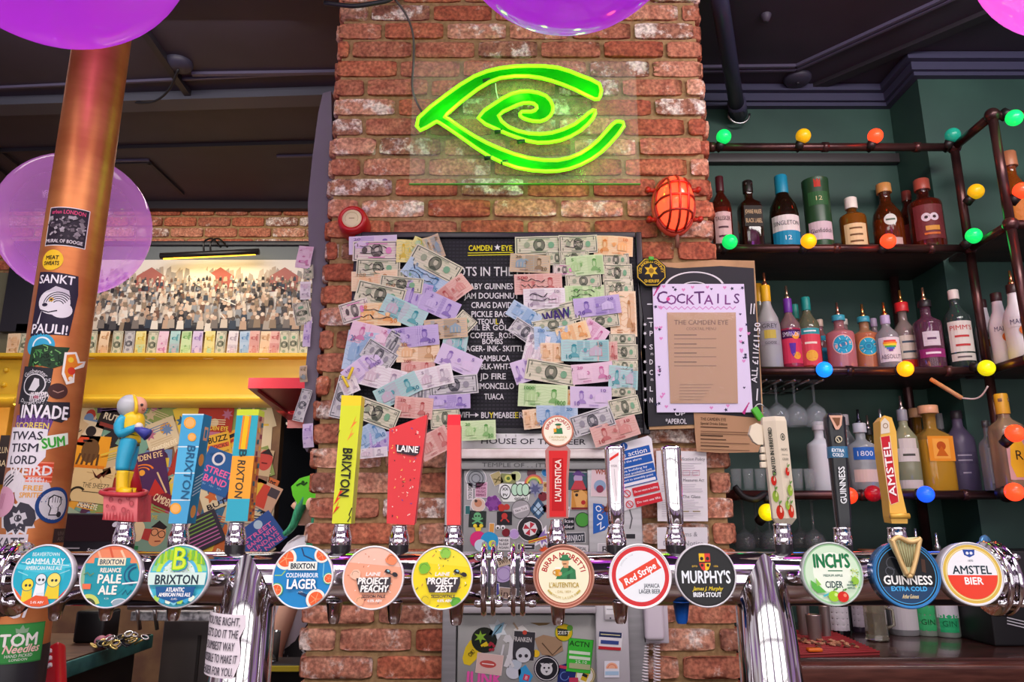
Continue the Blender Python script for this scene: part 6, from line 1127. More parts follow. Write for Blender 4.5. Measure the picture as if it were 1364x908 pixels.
# balloons
def balloon_mat(c, alpha):
    m = bpy.data.materials.new('balloon_film'); m.use_nodes = True; nt = m.node_tree; b = nt.nodes['Principled BSDF']; I = b.inputs
    I['Base Color'].default_value = lin(c); I['Roughness'].default_value = .08; I['Coat Weight'].default_value = .6; I['Coat Roughness'].default_value = .03; I['Subsurface Weight'].default_value = 0
    lw = nt.nodes.new('ShaderNodeLayerWeight'); lw.inputs[0].default_value = .35; r = nt.nodes.new('ShaderNodeMapRange'); r.inputs[3].default_value = alpha; r.inputs[4].default_value = min(1, alpha + .45)
    nt.links.new(lw.outputs['Facing'], r.inputs[0]); nt.links.new(r.outputs[0], I['Alpha'])
    tr = nt.nodes.new('ShaderNodeBsdfTranslucent'); tr.inputs[0].default_value = lin(c); tp = nt.nodes.new('ShaderNodeBsdfTransparent')
    a = nt.nodes.new('ShaderNodeAddShader'); mx = nt.nodes.new('ShaderNodeMixShader'); mx.inputs[0].default_value = .5
    mm = nt.nodes.new('ShaderNodeMixShader'); nt.links.new(r.outputs[0], mm.inputs[0]); nt.links.new(tp.outputs[0], mm.inputs[1]); nt.links.new(tr.outputs[0], mm.inputs[2])
    nt.links.new(b.outputs[0], mx.inputs[1]); nt.links.new(mm.outputs[0], mx.inputs[2]); nt.links.new(mx.outputs[0], nt.nodes['Material Output'].inputs[0])
    return m
for px, py, Y, rpx, col, al, pw, lab in ((75, -122, 1.30, 186, '#d868dc', .62, 2.0, 'large magenta balloon at the top left above the copper column'), (100, 299, 2.10, 100, '#e8b8dc', .22, 1.7, 'translucent pink balloon glowing purple behind the copper column'), (757, -136, 1.45, 181, '#c64ad6', .66, 2.2, 'large purple balloon over the top of the brick pillar'), (1446, -94, 1.5, 146, '#e070c8', .6, 1.8, 'pink balloon at the top right corner')):
    c = P(px, py, Y); r = rpx * mpp(px, py, Y)[0] * .93; t = thing('balloon', c, lab, 'balloon', 'glowing balloons under the ceiling')
    m = MB(); m.lathe([(0, -r * 1.02)] + [(r * math.sin(PI * k / 28), -r * math.cos(PI * k / 28) * (1.02 if k < 14 else 1)) for k in range(1, 28)] + [(0, r)], balloon_mat(col, al), 56, Matrix.Translation(c)); m.build('skin', t)
    tp = c + Vector((0, 0, r)); m = MB(); m.lathe([(.008, 0), (.012, .01), (.02, .022), (.012, .024)], mat(col, .4), 14, Matrix.Translation(tp)); m.build('knot', t)
    m = MB(); m.lathe([(0, -.02), (.014, -.014), (.02, 0), (.014, .014), (0, .02)], mat('#b848ff', .4, 0, .5, 2.5), 12, Matrix.Translation(c)); m.build('light_pod', t)
    m = MB(); m.tube([tp + Vector((0, 0, .02)), Vector((tp.x, tp.y, HC - .002))], .0015, '#cfc0cf', 5); m.build('string', t)
    point('balloon_light', c + Vector((0, 0, -r * .25)), pw, (.62, .16, 1), .05)
# crowd picture on the brick wall
YPi = 4.50; a, b = P(22, 443, YPi), P(430, 322, YPi); t = thing('crowd_picture', (0, YPi, a.z), 'wide framed panorama of a drawn crowd under a picture light', 'picture')
FRM = mat('#22232c', .4); z1 = P(210, 346, YPi).z; zb_ = P(210, 431, YPi).z; xl = P(96, 400, YPi).x
m = MB(); m.box(a.x, b.x, YPi - .02, YPi + .04, zb_ - (zb_ - a.z), zb_, FRM, .006); m.box(a.x, b.x, YPi - .02, YPi + .04, P(210, 328, YPi).z, b.z, FRM, .006); m.box(a.x - .1, a.x + .14, YPi - .02, YPi + .04, a.z, b.z, FRM, .006); m.build('frame', t)
m = MB(); m.box(a.x + .1, b.x, YPi, YPi + .03, zb_, P(210, 327, YPi).z, '#596066'); m.build('mount', t)
def crowd_mat():
    m = mottle('crowd_drawing', '#77706a', '#d5d0cc', 34, .6, 0, 0, 9, lo=.38, hi=.60); return m
x0p, x1p = a.x + .16, b.x; H_ = z1 - zb_
m = MB(); A = Art(m, F_plane((0, YPi - .002, zb_)), .00002, rough=.6); A.rect((x0p + x1p) / 2, H_ / 2, x1p - x0p, H_, '#d2ccc8')
R = random.Random(21); W_p = x1p - x0p
for k in range(80): x = x0p + R.random() * W_p; A.poly([(x - .03, .5 * H_), (x - .012, H_ * (.72 + R.random() * .16)), (x + .012, H_ * (.74 + R.random() * .16)), (x + .035, .5 * H_)], R.choice(('#a89a90', '#9c9490', '#b4a8a0', '#8e8a8a')))
for x, c in ((-2.30, '#a0605a'), (-1.86, '#9a5450'), (-1.45, '#a06460'), (-1.98, '#c8c4c2')): A.poly([(x - .09, H_ * .5), (x - .09, H_ * .74), (x, H_ * .88), (x + .09, H_ * .74), (x + .09, H_ * .5)], c)
PAL = ('#4c4a50', '#77706e', '#a49a92', '#d8d2cc', '#5f5a58', '#8b7a6a', '#3c4656', '#b59a88', '#c9bdb2', '#6d5248', '#2f2d33', '#8a8f98')
for row in range(10):
    y = H_ * (.70 - row * .075); s_ = .009 + row * .0016
    for k in range(int(W_p / (s_ * 2.3))):
        x = x0p + .012 + (k + R.uniform(-.4, .4)) * s_ * 2.3
        if x > x1p - .012 or x < x0p + .012: continue
        yy = y + R.uniform(-.014, .014); A.poly([(x - s_, yy - s_ * 2.4), (x + s_, yy - s_ * 2.4), (x + s_ * .8, yy), (x - s_ * .8, yy)], R.choice(PAL)); A.circ(x, yy + s_ * .5, s_ * .62, R.choice(('#c9b0a0', '#b89a88', '#dccabc', '#8a7466', '#57504e')), n=7)
for k in range(12): x = x0p + R.random() * W_p; y = R.uniform(.05, .65) * H_; A.line([(x, y), (x + R.uniform(-.12, .12), y + R.uniform(.02, .05))], .006, R.choice(('#e6e2de', '#3a383c')))
m.build('drawing', t)
t = thing('picture_light', P(315, 334, 4.40), 'slim black brass-toned picture light glowing over the crowd picture', 'picture light'); a, b = P(214, 341, 4.38), P(345, 335, 4.38)
m = MB(); m.tube([a, b], .02, mat('#1c1a1c', .35), 14); m.build('shade', t)
m = MB(); m.tube([a + Vector((.02, 0, -.016)), b + Vector((-.02, 0, -.016))], .008, mat('#ffb830', .4, 0, .5, 3), 8); m.build('tube', t)
for px in (272, 281): m = MB(); q = P(px, 338, 4.38); m.tube(smooth_path([q, q + Vector((0, -.02, .07)), q + Vector((.02, .05, .12)), Vector((q.x + .05, YPi, q.z + .09))], 4), .006, mat('#1c1a1c', .35), 8); m.build('arm', t)
l = area('picture_light_lamp', (a + b) / 2 + Vector((0, -.02, -.04)), (math.radians(48), 0, 0), (b - a).x * .9, .03, .8, (1, .72, .22))
# row of notes hanging above the beam
keys = 'd k d s y d p t g l y d w b r k r d d d'.split(); xs = [122, 139, 156, 172, 187, 203, 217, 233, 248, 263, 279, 294, 310, 326, 339, 353, 366, 379, 391, 405]
names = []
zt_n = P(210, 441, 4.33).z
def wall_note(px, key, i, y0=441, y1=475, w_=13.5, Y=4.33):
    c = P(px, (y0 + y1) / 2, Y); sx, sz = mpp(px, 455, Y); m = note_mesh(c, (y1 - y0) * sz, w_ * sx, PI / 2 + random.Random(i).uniform(-.05, .05), key, str((1, 5, 10, 20)[i % 4]), i + 300, .004); o = m.build('banknote', None, c); names.append((o, NOTE[key][0]))
for i, (px, k) in enumerate(zip([18, 34] + xs, ['k', 'd'] + keys)): wall_note(px, k, i, 441 if px > 100 else 444, 474 + (i * 37 % 5), 13.5 if px > 100 else 17)
cnt = {}
for o, c_ in names: cnt.setdefault(c_, []).append(o)
ORL = ['leftmost', 'second', 'third', 'fourth', 'fifth', 'sixth', 'seventh', 'eighth', 'ninth', 'tenth']
for c_, os_ in cnt.items():
    for j, o in enumerate(os_): tag(o, ('the only %s banknote' % c_ if len(os_) == 1 else ('%s %s banknote' % (ORL[j], c_) if j == 0 else '%s %s banknote from the left' % (ORL[j], c_))) + ' in the row above the yellow beam', 'banknote', 'banknotes in a row above the yellow beam')
# warped board edge on the left flank of the pillar, with notes
m = MB(); m.slab([P(x, y, 2.335) for x, y in ((430, 124), (441, 121), (443, 200), (440, 300), (433, 400), (424, 500), (414, 592), (409, 602), (404, 594), (406, 500), (413, 430), (416, 380), (411, 320), (410, 270), (416, 210), (424, 150))], (0, .35, 0), mat('#6b6270', .55)); tag(m.build('warped_board'), 'grey-mauve warped board standing edge-on along the left side of the pillar', 'board')
for px, py, w_, h_, r, k, lab in ((406, 343, 20, 30, -.1, 'p', 'pink banknote at the top of the warped board'), (411, 363, 14, 18, .1, 'd', 'small grey-green banknote just under the pink one on the warped board'), (407, 387, 14, 24, .05, 'w', 'white banknote halfway down the warped board edge'), (403, 418, 22, 30, .25, 'd', 'grey-green banknote sticking out of the warped board'), (410, 442, 10, 40, 0, 'l', 'lilac banknote seen edge-on along the warped board'), (405, 498, 10, 22, .1, 'n', 'brown banknote low on the warped board beside the beam'), (404, 540, 14, 44, -.2, 's', 'slate grey note below the brown one on the warped board'), (411, 580, 14, 32, .1, 'l', 'lilac ticket at the bottom end of the warped board')):
    Y = 2.32; c = P(px, py, Y); sx, sz = mpp(px, py, Y); tag(note_mesh(c, h_ * sz, w_ * sx, PI / 2 + r, k, '5', int(px + py), .006).build('banknote', None, c), lab, 'banknote', 'notes pinned along the warped board')
# posters pasted over the alcove wall (parts of the wall)
def poster(px, py, w_, h_, rot, fn, lay, bg, label=None):
    Y = YA - .002 - lay * .0012; sx, sz = mpp(px, py, Y); c = P(px, py, Y); m = MB(); A = Art(m, F_plane(c, s=sx, rot=math.radians(rot), sv=sz), .0003, rough=.65); A.rect(0, 0, w_, h_, bg); fn(A); o = m.build('poster', ALC)
    if label: o['label'] = label
R = random.Random(77); PC = ('#c8b292', '#a8382c', '#e0a03a', '#3f6a8c', '#74a092', '#b06a8a', '#d8c8a8', '#54304e', '#8a9a5a', '#2c2830', '#c86a3c', '#e0c048', '#6a86b4')
lay = 0
def generic(A, w_, h_, R):
    for k in range(R.randint(3, 6)):
        x, y = R.uniform(-.35, .35) * w_, R.uniform(-.35, .35) * h_; c = R.choice(PC); q = R.random()
        if q < .35: A.circ(x, y, R.uniform(.1, .2) * h_, c, n=12)
        elif q < .6: A.rect(x, y, w_ * R.uniform(.2, .4), h_ * R.uniform(.1, .3), c, R.uniform(-.4, .4))
        elif q < .8: A.star(x, y, h_ * .22, c, R.randint(5, 9), .5)
        else: [A.line([(-.4 * w_, y + h_ * .08 * j), (.3 * w_, y + h_ * .08 * j)], h_ * .03, c) for j in range(3)]
    if R.random() < .8: A.text(R.choice(('CAMDEN EYE', 'RUTZ', '~', 'BUTZ', '~', 'CAMDEN EYE')), 0, h_ * R.choice((-.36, .36)), h_ * .16, R.choice(('#f0e4cc', '#26222a', '#e0c048')), w=w_ * .8, bold=.4)
x0w, x1w, y0w, y1w = 62, 368, 536, 742
for gy in range(6):
    for gx in range(9):
        px = x0w + (gx + .5) * 34 + R.uniform(-8, 8); py = y0w + (gy + .5) * 34 + R.uniform(-8, 8); w_, h_ = R.uniform(34, 50), R.uniform(34, 52); RR_ = random.Random(gy * 31 + gx)
        if px + w_ * .6 > 370 + (640 - py) * .05: px = 368 - w_ * .62
        poster(px, py, w_, h_, R.uniform(-35, 35), lambda A: generic(A, w_, h_, RR_), lay % 7, R.choice(PC)); lay += 1
def pz_orange(A): A.rect(-12, 16, 18, 7, '#d8502c'); A.circ(2, 2, 12, '#6a4a2c', ry=16); [A.line([(-14 + 7 * k, -20), (-10 + 6 * k, -2)], 3, '#5a3c24') for k in range(5)]; A.rect(0, -19, 50, 4, '#d87a1c')
poster(118, 602, 54, 44, -4, pz_orange, 8, '#e8a02a', 'orange poster with dark figures')
poster(122, 645, 56, 48, -6, lambda A: (A.text('THE SHEEZZ', 6, -1, 7, '#3a2c20', w=36), A.text('~', 4, -10, 3, '#5a4a34', w=30), A.poly([(-4, 20), (2, 10), (8, 16), (14, 10), (18, 22), (8, 8)], '#5a2418'), A.ring(-16, -16, 9, 12, '#2c2418', .8, 4), [A.line([(8 + 8 * math.cos(k), 14 + 6 * math.sin(k)), (8 + 18 * math.cos(k), 14 + 12 * math.sin(k))], .6, '#a07a4a') for k in range(7)]), 9, '#d8bc8c', 'tan poster with a bat and thin lettering')
poster(98, 702, 46, 40, -28, lambda A: (A.circ(2, 0, 13, '#c86a3a', ry=14), A.circ(2, -2, 8, '#dca070'), A.circ(6, -14, 8, '#3a7a44'), A.circ(-14, -8, 6, '#b0302c'), A.rect(0, 14, 16, 5, '#4a6a98')), 9, '#9cb09a', 'green poster with a red-haired face')
poster(198, 708, 62, 52, -4, lambda A: (A.circ(12, -4, 11, '#d8946a', ry=15, rot=-.3), A.poly([(2, 6), (12, 16), (24, 8), (20, 4), (10, 6)], '#2a2024'), A.ring(8, 0, 4, 5, '#2a2024'), A.ring(18, -2, 4, 5, '#2a2024'), A.line([(10, -12), (18, -11)], 1.4, '#8a3028'), A.circ(-14, 0, 9, '#e0c4a0', ry=14), A.poly([(-6, 4), (4, 4), (2, -12), (-8, -10)], '#b03a38'), A.text('WITH ME', -4, 20, 6, '#d8b038', w=26), A.rect(-20, -22, 20, 5, '#2f7a4a')), 9, '#7c9a8a', 'grey-green comic poster of a man in glasses')
poster(196, 634, 54, 64, 14, lambda A: (A.text('CAMDEN EYE', 0, 26, 8, '#e8c898', w=48, bold=.3), A.ring(-6, 6, 14, 16.5, '#e07a2c', .2, 2.9, 16, .7), A.ring(-6, 6, 9, 11, '#e07a2c', .2, 2.9, 14, .7), A.circ(-6, 6, 4, '#e8a03a'), A.poly([(-4, -28), (10, -6), (20, -28)], '#b8302c'), A.line([(14, 2), (22, -28)], 2.2, '#d8b890')), 9, '#4c2a58', 'purple poster with an orange eye')
poster(222, 668, 44, 20, -24, lambda A: A.text('CAMDEN EYE', 0, 0, 10, '#e0c8a8', w=38, bold=.5), 10, '#7a2230', 'dark red poster with cream lettering')
poster(291, 592, 32, 30, 14, lambda A: (A.text('BUZZ', 0, 8, 8, '#2c2418', w=26, bold=.6), A.rect(0, -2, 28, 6, '#c8583a'), A.text('COCKS', 0, -2, 5, '#2c2418', w=24), A.text('Great Sounds', 0, -10, 3.5, '#2c2418', w=26)), 9, '#d8a83a', 'yellow poster with black stencil title')
poster(290, 628, 48, 56, -20, lambda A: (A.circ(-6, 16, 9, '#d8dce8'), A.circ(-6, 16, 6, '#274a8a'), A.text('STREET', 2, 0, 9, '#e86aa8', w=40, bold=.6), A.text('BAND', 2, -12, 9, '#e86aa8', w=34, bold=.6), A.text('* * *', 0, -21, 5, '#8ab4e0', w=30)), 10, '#2f62a4', 'blue poster with pink lettering beside the turquoise tap')
poster(347, 714, 56, 46, 38, lambda A: (A.circ(6, 15, 6, '#b8d0e8'), [A.text(s, 0, 6 - 8 * k, 6, '#e070b0', w=44, bold=.5) for k, s in enumerate(('STREET', 'BAND NITE', 'SUNDAYS', 'BY NINE'))]), 11, '#3a5aa0', 'blue poster with pink lettering near the passage')
poster(347, 622, 28, 48, -8, lambda A: (A.circ(4, 10, 10, '#c04a44', ry=14), A.poly([(-4, 18), (6, 26), (14, 16), (8, 18)], '#2c2428'), A.line([(0, 6), (8, 6)], 1.6, '#5a1c1c'), A.rect(0, -16, 26, 10, '#8a6a5a')), 9, '#c0a888', 'poster with a red shouting face')
poster(352, 660, 38, 36, -24, lambda A: (A.poly([(-14, 14), (2, 14), (8, -16), (-8, -16)], '#c8483a'), A.poly([(-18, 12), (-8, 14), (-10, -14), (-18, -12)], '#d8b040'), A.rect(10, 8, 14, 12, '#4a4048')), 10, '#c8a088', 'poster with a figure in red trousers')
poster(150, 560, 38, 28, -16, lambda A: (A.text('RUTZ', 0, 4, 9, '#e0d4c0', w=28, bold=.8), A.rect(0, -8, 30, 5, '#8a3a34')), 8, '#2c2428', 'black poster with pale title'); poster(100, 568, 28, 24, -30, lambda A: A.text('ruby', 0, 0, 9, '#3a2c24', w=22), 9, '#d0b490', 'pale rounded flyer'); poster(120, 578, 30, 34, -12, lambda A: (A.circ(0, 4, 7, '#2c2428'), A.line([(-6, -10), (6, -8)], 3, '#2c2428')), 8, '#d8c8b0', 'white flyer with a black figure'); poster(160, 540, 60, 16, 4, lambda A: [A.line([(-26, 4 - 3 * k), (24, 4 - 3 * k)], .7, '#8a70a0') for k in range(4)], 8, '#4c2c5c', 'purple list poster')
poster(270, 708, 50, 46, 26, lambda A: ([A.line([(-22, 18 - 5 * k), (20, 18 - 5 * k)], 1.6, ('#7aa04a', '#c070a8')[k > 3]) for k in range(8)], A.poly([(-24, 22), (-4, 22), (-24, 4)], '#d8c4b4')), 9, '#3c3544', 'dark poster with green and pink lines'); poster(320, 690, 34, 34, 4, lambda A: [A.line([(-14, 12 - 4 * k), (13, 12 - 4 * k)], 1.0, '#6a6058') for k in range(7)], 8, '#c4b4a0', 'pale text poster')
# left edge below the beam
m = MB(); a, b = P(-60, 700, 4.6), P(14, 540, 4.6); m.box(a.x, b.x, 4.6, 4.66, a.z, b.z, mottle('yellow_panel', '#d89a2c', '#e8b440', 3, .6), .004); A = Art(m, F_plane((0, 4.599, 0)), .0006); q = P(6, 612, 4.6); A.rect(q.x, q.z, .09, .3, '#2c2428'); A.text('LUNA', q.x, q.z + .06, .04, '#d8c8a8', w=.08); A.text('BAY', q.x, q.z - .02, .04, '#d8c8a8', w=.08); tag(m.build('yellow_panel'), 'yellow panel with a black bill behind the copper column below the beam', 'panel')
# person standing behind the pillar, seen in profile
def skin_body(name, verts, edges, radii, m, parent, sub=2):
    me = bpy.data.meshes.new(name); me.from_pydata(verts, edges, []); o = bpy.data.objects.new(name, me); COL.objects.link(o)
    sk = o.modifiers.new('skin', 'SKIN'); sk.use_smooth_shade = True
    for i, r in enumerate(radii): me.skin_vertices[0].data[i].radius = (r, r) if not isinstance(r, tuple) else r
    me.skin_vertices[0].data[0].use_root = True
    ss = o.modifiers.new('sub', 'SUBSURF'); ss.levels = ss.render_levels = sub
    dg = bpy.context.evaluated_depsgraph_get(); dg.update(); nm = bpy.data.meshes.new_from_object(o.evaluated_get(dg)); bpy.data.objects.remove(o); nm.materials.clear(); nm.materials.append(m)
    for p in nm.polygons: p.use_smooth = True
    nm.name = name; no = bpy.data.objects.new(name, nm); COL.objects.link(no); no.parent = parent; no.matrix_parent_inverse = Matrix.Translation(-Vector(parent.location)); return no
YPn = 3.60; hp = P(401, 672, YPn); hx, hz = hp.x + .05, hp.z
t = thing('person', (hx, YPn, 0), 'person with green hair and lime cap standing in profile behind the pillar', 'person')
SK = mat('#d9a890', .5); X = lambda dx, dz, dy=0.: (hx + dx, YPn + dy, hz + dz)
hv = [X(.02, -.62), X(.02, -.42), X(.02, -.24), X(.03, -.15), X(.02, -.07), X(0, .02), X(.015, .09), X(.02, -.30, -.14), X(-.03, -.46, -.19), X(-.075, -.62, -.2), X(-.05, -.78, -.2), X(-.045, -.86, -.2), X(.02, -.30, .14), X(.0, -.5, .19), X(-.04, -.7, .2), X(-.07, -.84, .2),
      X(.02, -.80, -.09), X(.0, -1.05, -.10), X(.03, -1.28, -.10), X(.04, -1.42, -.10), X(.02, -.80, .09), X(.02, -1.05, .10), X(.04, -1.28, .10), X(.05, -1.42, .10), X(-.08, -1.46, -.1), X(-.07, -1.46, .1)]
he = [(0, 1), (1, 2), (2, 3), (3, 4), (4, 5), (5, 6), (2, 7), (7, 8), (8, 9), (9, 10), (10, 11), (2, 12), (12, 13), (13, 14), (14, 15), (0, 16), (16, 17), (17, 18), (18, 19), (0, 20), (20, 21), (21, 22), (22, 23), (19, 24), (23, 25)]
hr = [.12, .115, .11, .055, .06, .098, .085, .055, .045, .042, .032, .026, .055, .045, .04, .028, .085, .06, .05, .036, .085, .06, .05, .036, .03, .03]
hr[4] = .045; hr[5] = .05; hr[6] = .05
skin_body('body', hv, he, hr, SK, t)
m = MB(); n = 36; vs = []; HS_ = [(-.095, -.050, .02, .030, 0), (-.086, -.072, .06, .048, 0), (-.078, -.079, .085, .055, 0), (-.066, -.074, .10, .060, .0), (-.052, -.074, .108, .064, .004), (-.047, -.074, .11, .065, .009), (-.040, -.074, .112, .066, .004), (-.034, -.074, .114, .067, .010), (-.024, -.073, .117, .069, .005), (-.016, -.072, .12, .07, .018), (-.006, -.071, .122, .071, .027), (.006, -.069, .124, .073, .022), (.018, -.067, .126, .074, .012), (.030, -.069, .128, .076, .006), (.042, -.073, .13, .078, .001), (.065, -.073, .13, .080, 0), (.09, -.062, .122, .076, 0), (.112, -.035, .10, .06, 0), (.124, .0, .06, .03, 0)]
for dz, xf, xb, hw, no in HS_:
    for k in range(n):
        a = 2 * PI * k / n; x = (xf + xb) / 2 - (xb - xf) / 2 * math.copysign(abs(math.cos(a)) ** .85, math.cos(a)); y = hw * math.sin(a)
        if math.cos(a) > 0: x -= no * math.exp(-(y / .013) ** 2)
        vs.append(X(x, dz, y))
m.add(vs, [(i * n + k, i * n + (k + 1) % n, (i + 1) * n + (k + 1) % n, (i + 1) * n + k) for i in range(len(HS_) - 1) for k in range(n)] + [tuple(range(n))[::-1], tuple((len(HS_) - 1) * n + k for k in range(n))], SK, True); m.build('head', t)
m = MB(); m.tube(smooth_path([X(-.066, -.043, -.024), X(-.080, -.0425, 0), X(-.066, -.043, .024)], 4), .0045, mat('#b06a68', .45), 8); m.build('lips', t)
m = MB(); m.ball(X(-.058, .013, -.034), .011, mat('#f0ece8', .3), 10, 8); m.ball(X(-.066, .013, -.036), .0055, '#2c2420', 8, 6); m.tube([X(-.069, .021, -.03), X(-.062, .022, -.046), X(-.046, .02, -.056)], .003, '#1c1614', 6); m.build('eye', t)
m = MB(); m.tube([X(-.072, .036, -.022), X(-.062, .040, -.042), X(-.045, .036, -.058)], .004, '#4a3428', 6); m.build('eyebrow', t)
m = MB(); m.ball(X(.02, .0, -.098), .026, SK, 10, 8, (.8, .4, 1.2)); m.build('ear', t)
HG_ = mottle('green_hair', '#1d6a4c', '#2fa070', 30, .5, 0, .3, stretch=(6, 6, 1))
m = MB(); m.ball(X(.055, .035), .105, HG_, 20, 14, (.85, .86, 1)); m.tube(smooth_path([X(-.015, .03, -.075), X(-.035, -.03, -.083), X(-.05, -.08, -.085), X(-.07, -.115, -.09), X(-.095, -.135, -.09)], 4), [.026 - .0009 * k for k in range(17)], HG_, 10); m.tube(smooth_path([X(.06, .02, -.09), X(.07, -.1, -.1), X(.05, -.2, -.11)], 4), .04, HG_, 10); m.build('hair', t)
m = MB(); LM = mat('#62d41c', .6); pts = [(-.074, .08), (-.037, .118), (.03, .138), (.11, .115), (.15, .02), (.07, -.02), (-.012, .0), (-.021, -.026), (-.042, .004), (-.064, .04)]
m.slab([Vector(X(a_, b_, -.1)) for a_, b_ in pts], (0, .2, 0), LM); A = Art(m, lambda x, y, w: Vector(X(x, y, -.1005 - w)), .0006); A.line([(-.05, .085), (-.03, .095), (-.015, .088), (.0, .1)], .008, '#1c4a10'); A.circ(-.02, .1, .008, '#1c4a10', n=8); m.build('lime_cap', t)
m = MB(); m.lathe([(.13, -.62), (.15, -.5), (.155, -.36), (.145, -.27), (.125, -.215), (.095, -.17), (.055, -.14)], mat('#c4c0cc', .7), 28, Matrix.Translation((hx + .0, YPn, hz)), 1.0, 1.25); m.tube([X(.02, -.27, -.14), X(-.02, -.4, -.185)], [.075, .062], mat('#b9b4c0', .7), 14); m.tube([X(.02, -.27, .14), X(.0, -.4, .18)], [.075, .062], mat('#b9b4c0', .7), 14); m.build('pale_top', t)
DR = mottle('black_print', '#16161a', '#d8d6da', 34, .7, 0, 0, 7, lo=.58, hi=.63)
m = MB(); m.lathe([(.23, -1.3), (.2, -1.0), (.175, -.75), (.15, -.58), (.152, -.5)], DR, 32, Matrix.Translation((hx + .03, YPn, hz)), .9, 1.15); m.build('printed_skirt', t)
for k, (dz, r_) in enumerate(((-.66, .04), (-.70, .039), (-.735, .037))): m = MB(); m.tube([X(-.062 + .004 * k, dz, -.2), X(-.058 + .004 * k, dz - .02, -.2)], r_, mat('#4f4a50', .6), 14); m.build('tattoo', t)
# left service counter, till and clutter
t = thing('service_counter', (-1.7, 2.4, 0), 'dark service counter with worn teal edge at the lower left', 'counter'); ZK = ZC - .40
TE = mottle('teal_edge', '#245a58', '#3f7f78', 18, .5, 0, .2); xe = -1.27
m = MB(); m.box(-2.9, xe, 1.85, 2.80, ZK - .045, ZK, TE, .004); m.build('edge', t)
m = MB(); m.box(-2.9, xe - .006, 1.86, 2.79, ZK, ZK + .004, mottle('counter_wood', '#4a3028', '#6b4a3a', 9, .45, stretch=(1, 6, 6))); m.build('worktop', t)
m = MB(); m.box(-2.9, xe - .05, 2.2, 2.78, 0, ZK - .045, '#1c1718', .004); m.build('carcass', t)
t2 = thing('till_screen', P(110, 722, 2.6), 'black tilted till screen behind the left beer font', 'till')
TM = Matrix.Translation(P(108, 716, 2.45)) @ Matrix.Rotation(-.55, 4, 'X')
m = MB(); m.box(-.13, .13, -.012, .012, -.085, .085, mat('#18151a', .3), .006, TM); m.build('casing', t2)
m = MB(); m.box(-.12, .12, -.0135, -.0115, -.02, .075, mat('#2b1c20', .15), 0, TM); A = Art(m, lambda x, y, w: TM @ Vector((x, -.0136 - w, y)), .0004); A.text('Sounds', .07, -.05, .012, '#d8d4d8', w=.05); A.circ(.1, .04, .01, '#c8c4c8', n=12); A.line([(-.1, -.045), (.02, -.045)], .005, '#8a8488'); m.build('display', t2)
m = MB(); m.box(-.05, .05, -.05, .05, 0, .10, mat('#121114', .4), .01, Matrix.Translation((P(110, 780, 2.5).x, 2.62, ZK + .004))); m.build('stand', t2)
t3 = thing('laptop', P(105, 830, 2.3), 'black open laptop lying on the left service counter', 'laptop'); LP = Vector((-1.56, 2.20, ZK + .004))
m = MB(); m.box(-.17, .17, -.12, .12, 0, .016, mat('#1a191e', .35), .005, Matrix.Translation(LP)); m.build('base', t3)
m = MB(); m.box(-.17, .17, -.006, .006, 0, .22, mat('#1a191e', .35), .005, Matrix.Translation(LP + Vector((0, .12, .012))) @ Matrix.Rotation(-.5, 4, 'X')); m.build('screen', t3)
t4 = thing('card_reader', P(60, 890, 1.75), 'red card machine with white keys at the lower left corner', 'card reader'); CM = Matrix.Translation(P(62, 892, 1.86)) @ Matrix.Rotation(-.5, 4, 'Y') @ Matrix.Rotation(-.5, 4, 'X')
m = MB(); m.box(-.042, .042, -.016, .016, -.1, .05, mat('#c01a24', .3), .012, CM, 3); m.build('casing', t4)
for k in range(9): m = MB(); m.box(-.006, .006, -.022, -.014, -.005, .005, mat('#efe6ea', .4), .002, CM @ Matrix.Translation((-.02 + .02 * (k % 3), 0, .03 - .018 * (k // 3)))); m.build('key', t4)
m = MB(); m.box(-.07, .07, -.12, .12, 0, P(62, 905, 1.86).z - .06 - 0, mat('#2a2226', .5), .01, Matrix.Translation((P(62, 892, 1.9).x, 1.9, 0))); tag(m.build('card_reader_plinth'), 'dark plinth under the red card machine', 'plinth') 
t5 = thing('curio_bowl', P(150, 838, 2.5), 'tangle of dark metal bottle tops and keys on the service counter', 'trinkets'); R = random.Random(4); bc = P(155, 842, 2.45); bc.z = ZK + .004
for k in range(46):
    q = bc + Vector((R.gauss(0, .032), R.gauss(0, .025), .008 + abs(R.gauss(0, .014)))); m = MB(); m.tube([q + Vector((.012 * math.cos(a_ + k), .012 * math.sin(a_ + k) * math.cos(k), .006 * math.sin(a_) + .004)) for a_ in [2 * PI * i / 8 for i in range(8)]], .003, R.choice((STEEL, DSTEEL, mat('#c8b06a', .3, .8), mat('#22242a', .4))), 5, True); m.build('metal_ring', t5)
m = MB(); q = bc + Vector((-.06, .03, .018)); m.ball(q, .02, mat('#c07a8a', .5)); m.ball(q + Vector((.02, .01, .008)), .014, mat('#a85a70', .5)); m.build('pink_ball', t5)
t6 = thing('steel_shelf', P(232, 812, 2.75), 'steel folding shelf bracket above the dark cabinet on the left', 'shelf'); a, b = P(176, 818, 2.75), P(290, 806, 2.75)
m = MB(); m.tube([Vector((a.x, 2.72, b.z)), Vector((b.x, 2.72, b.z))], .012, STEEL, 12); m.box(a.x, b.x, 2.74, 2.79, a.z - .02, b.z - .02, mottle('printed_strip', '#6a6a70', '#c8c8cc', 60, .5), .002); m.build('rail', t6)
for px in (182, 205, 286): m = MB(); q = P(px, 812, 2.72); m.tube([Vector((q.x, 2.72, b.z)), Vector((q.x, 2.76, a.z - .05))], .007, STEEL, 8); m.build('bracket', t6)
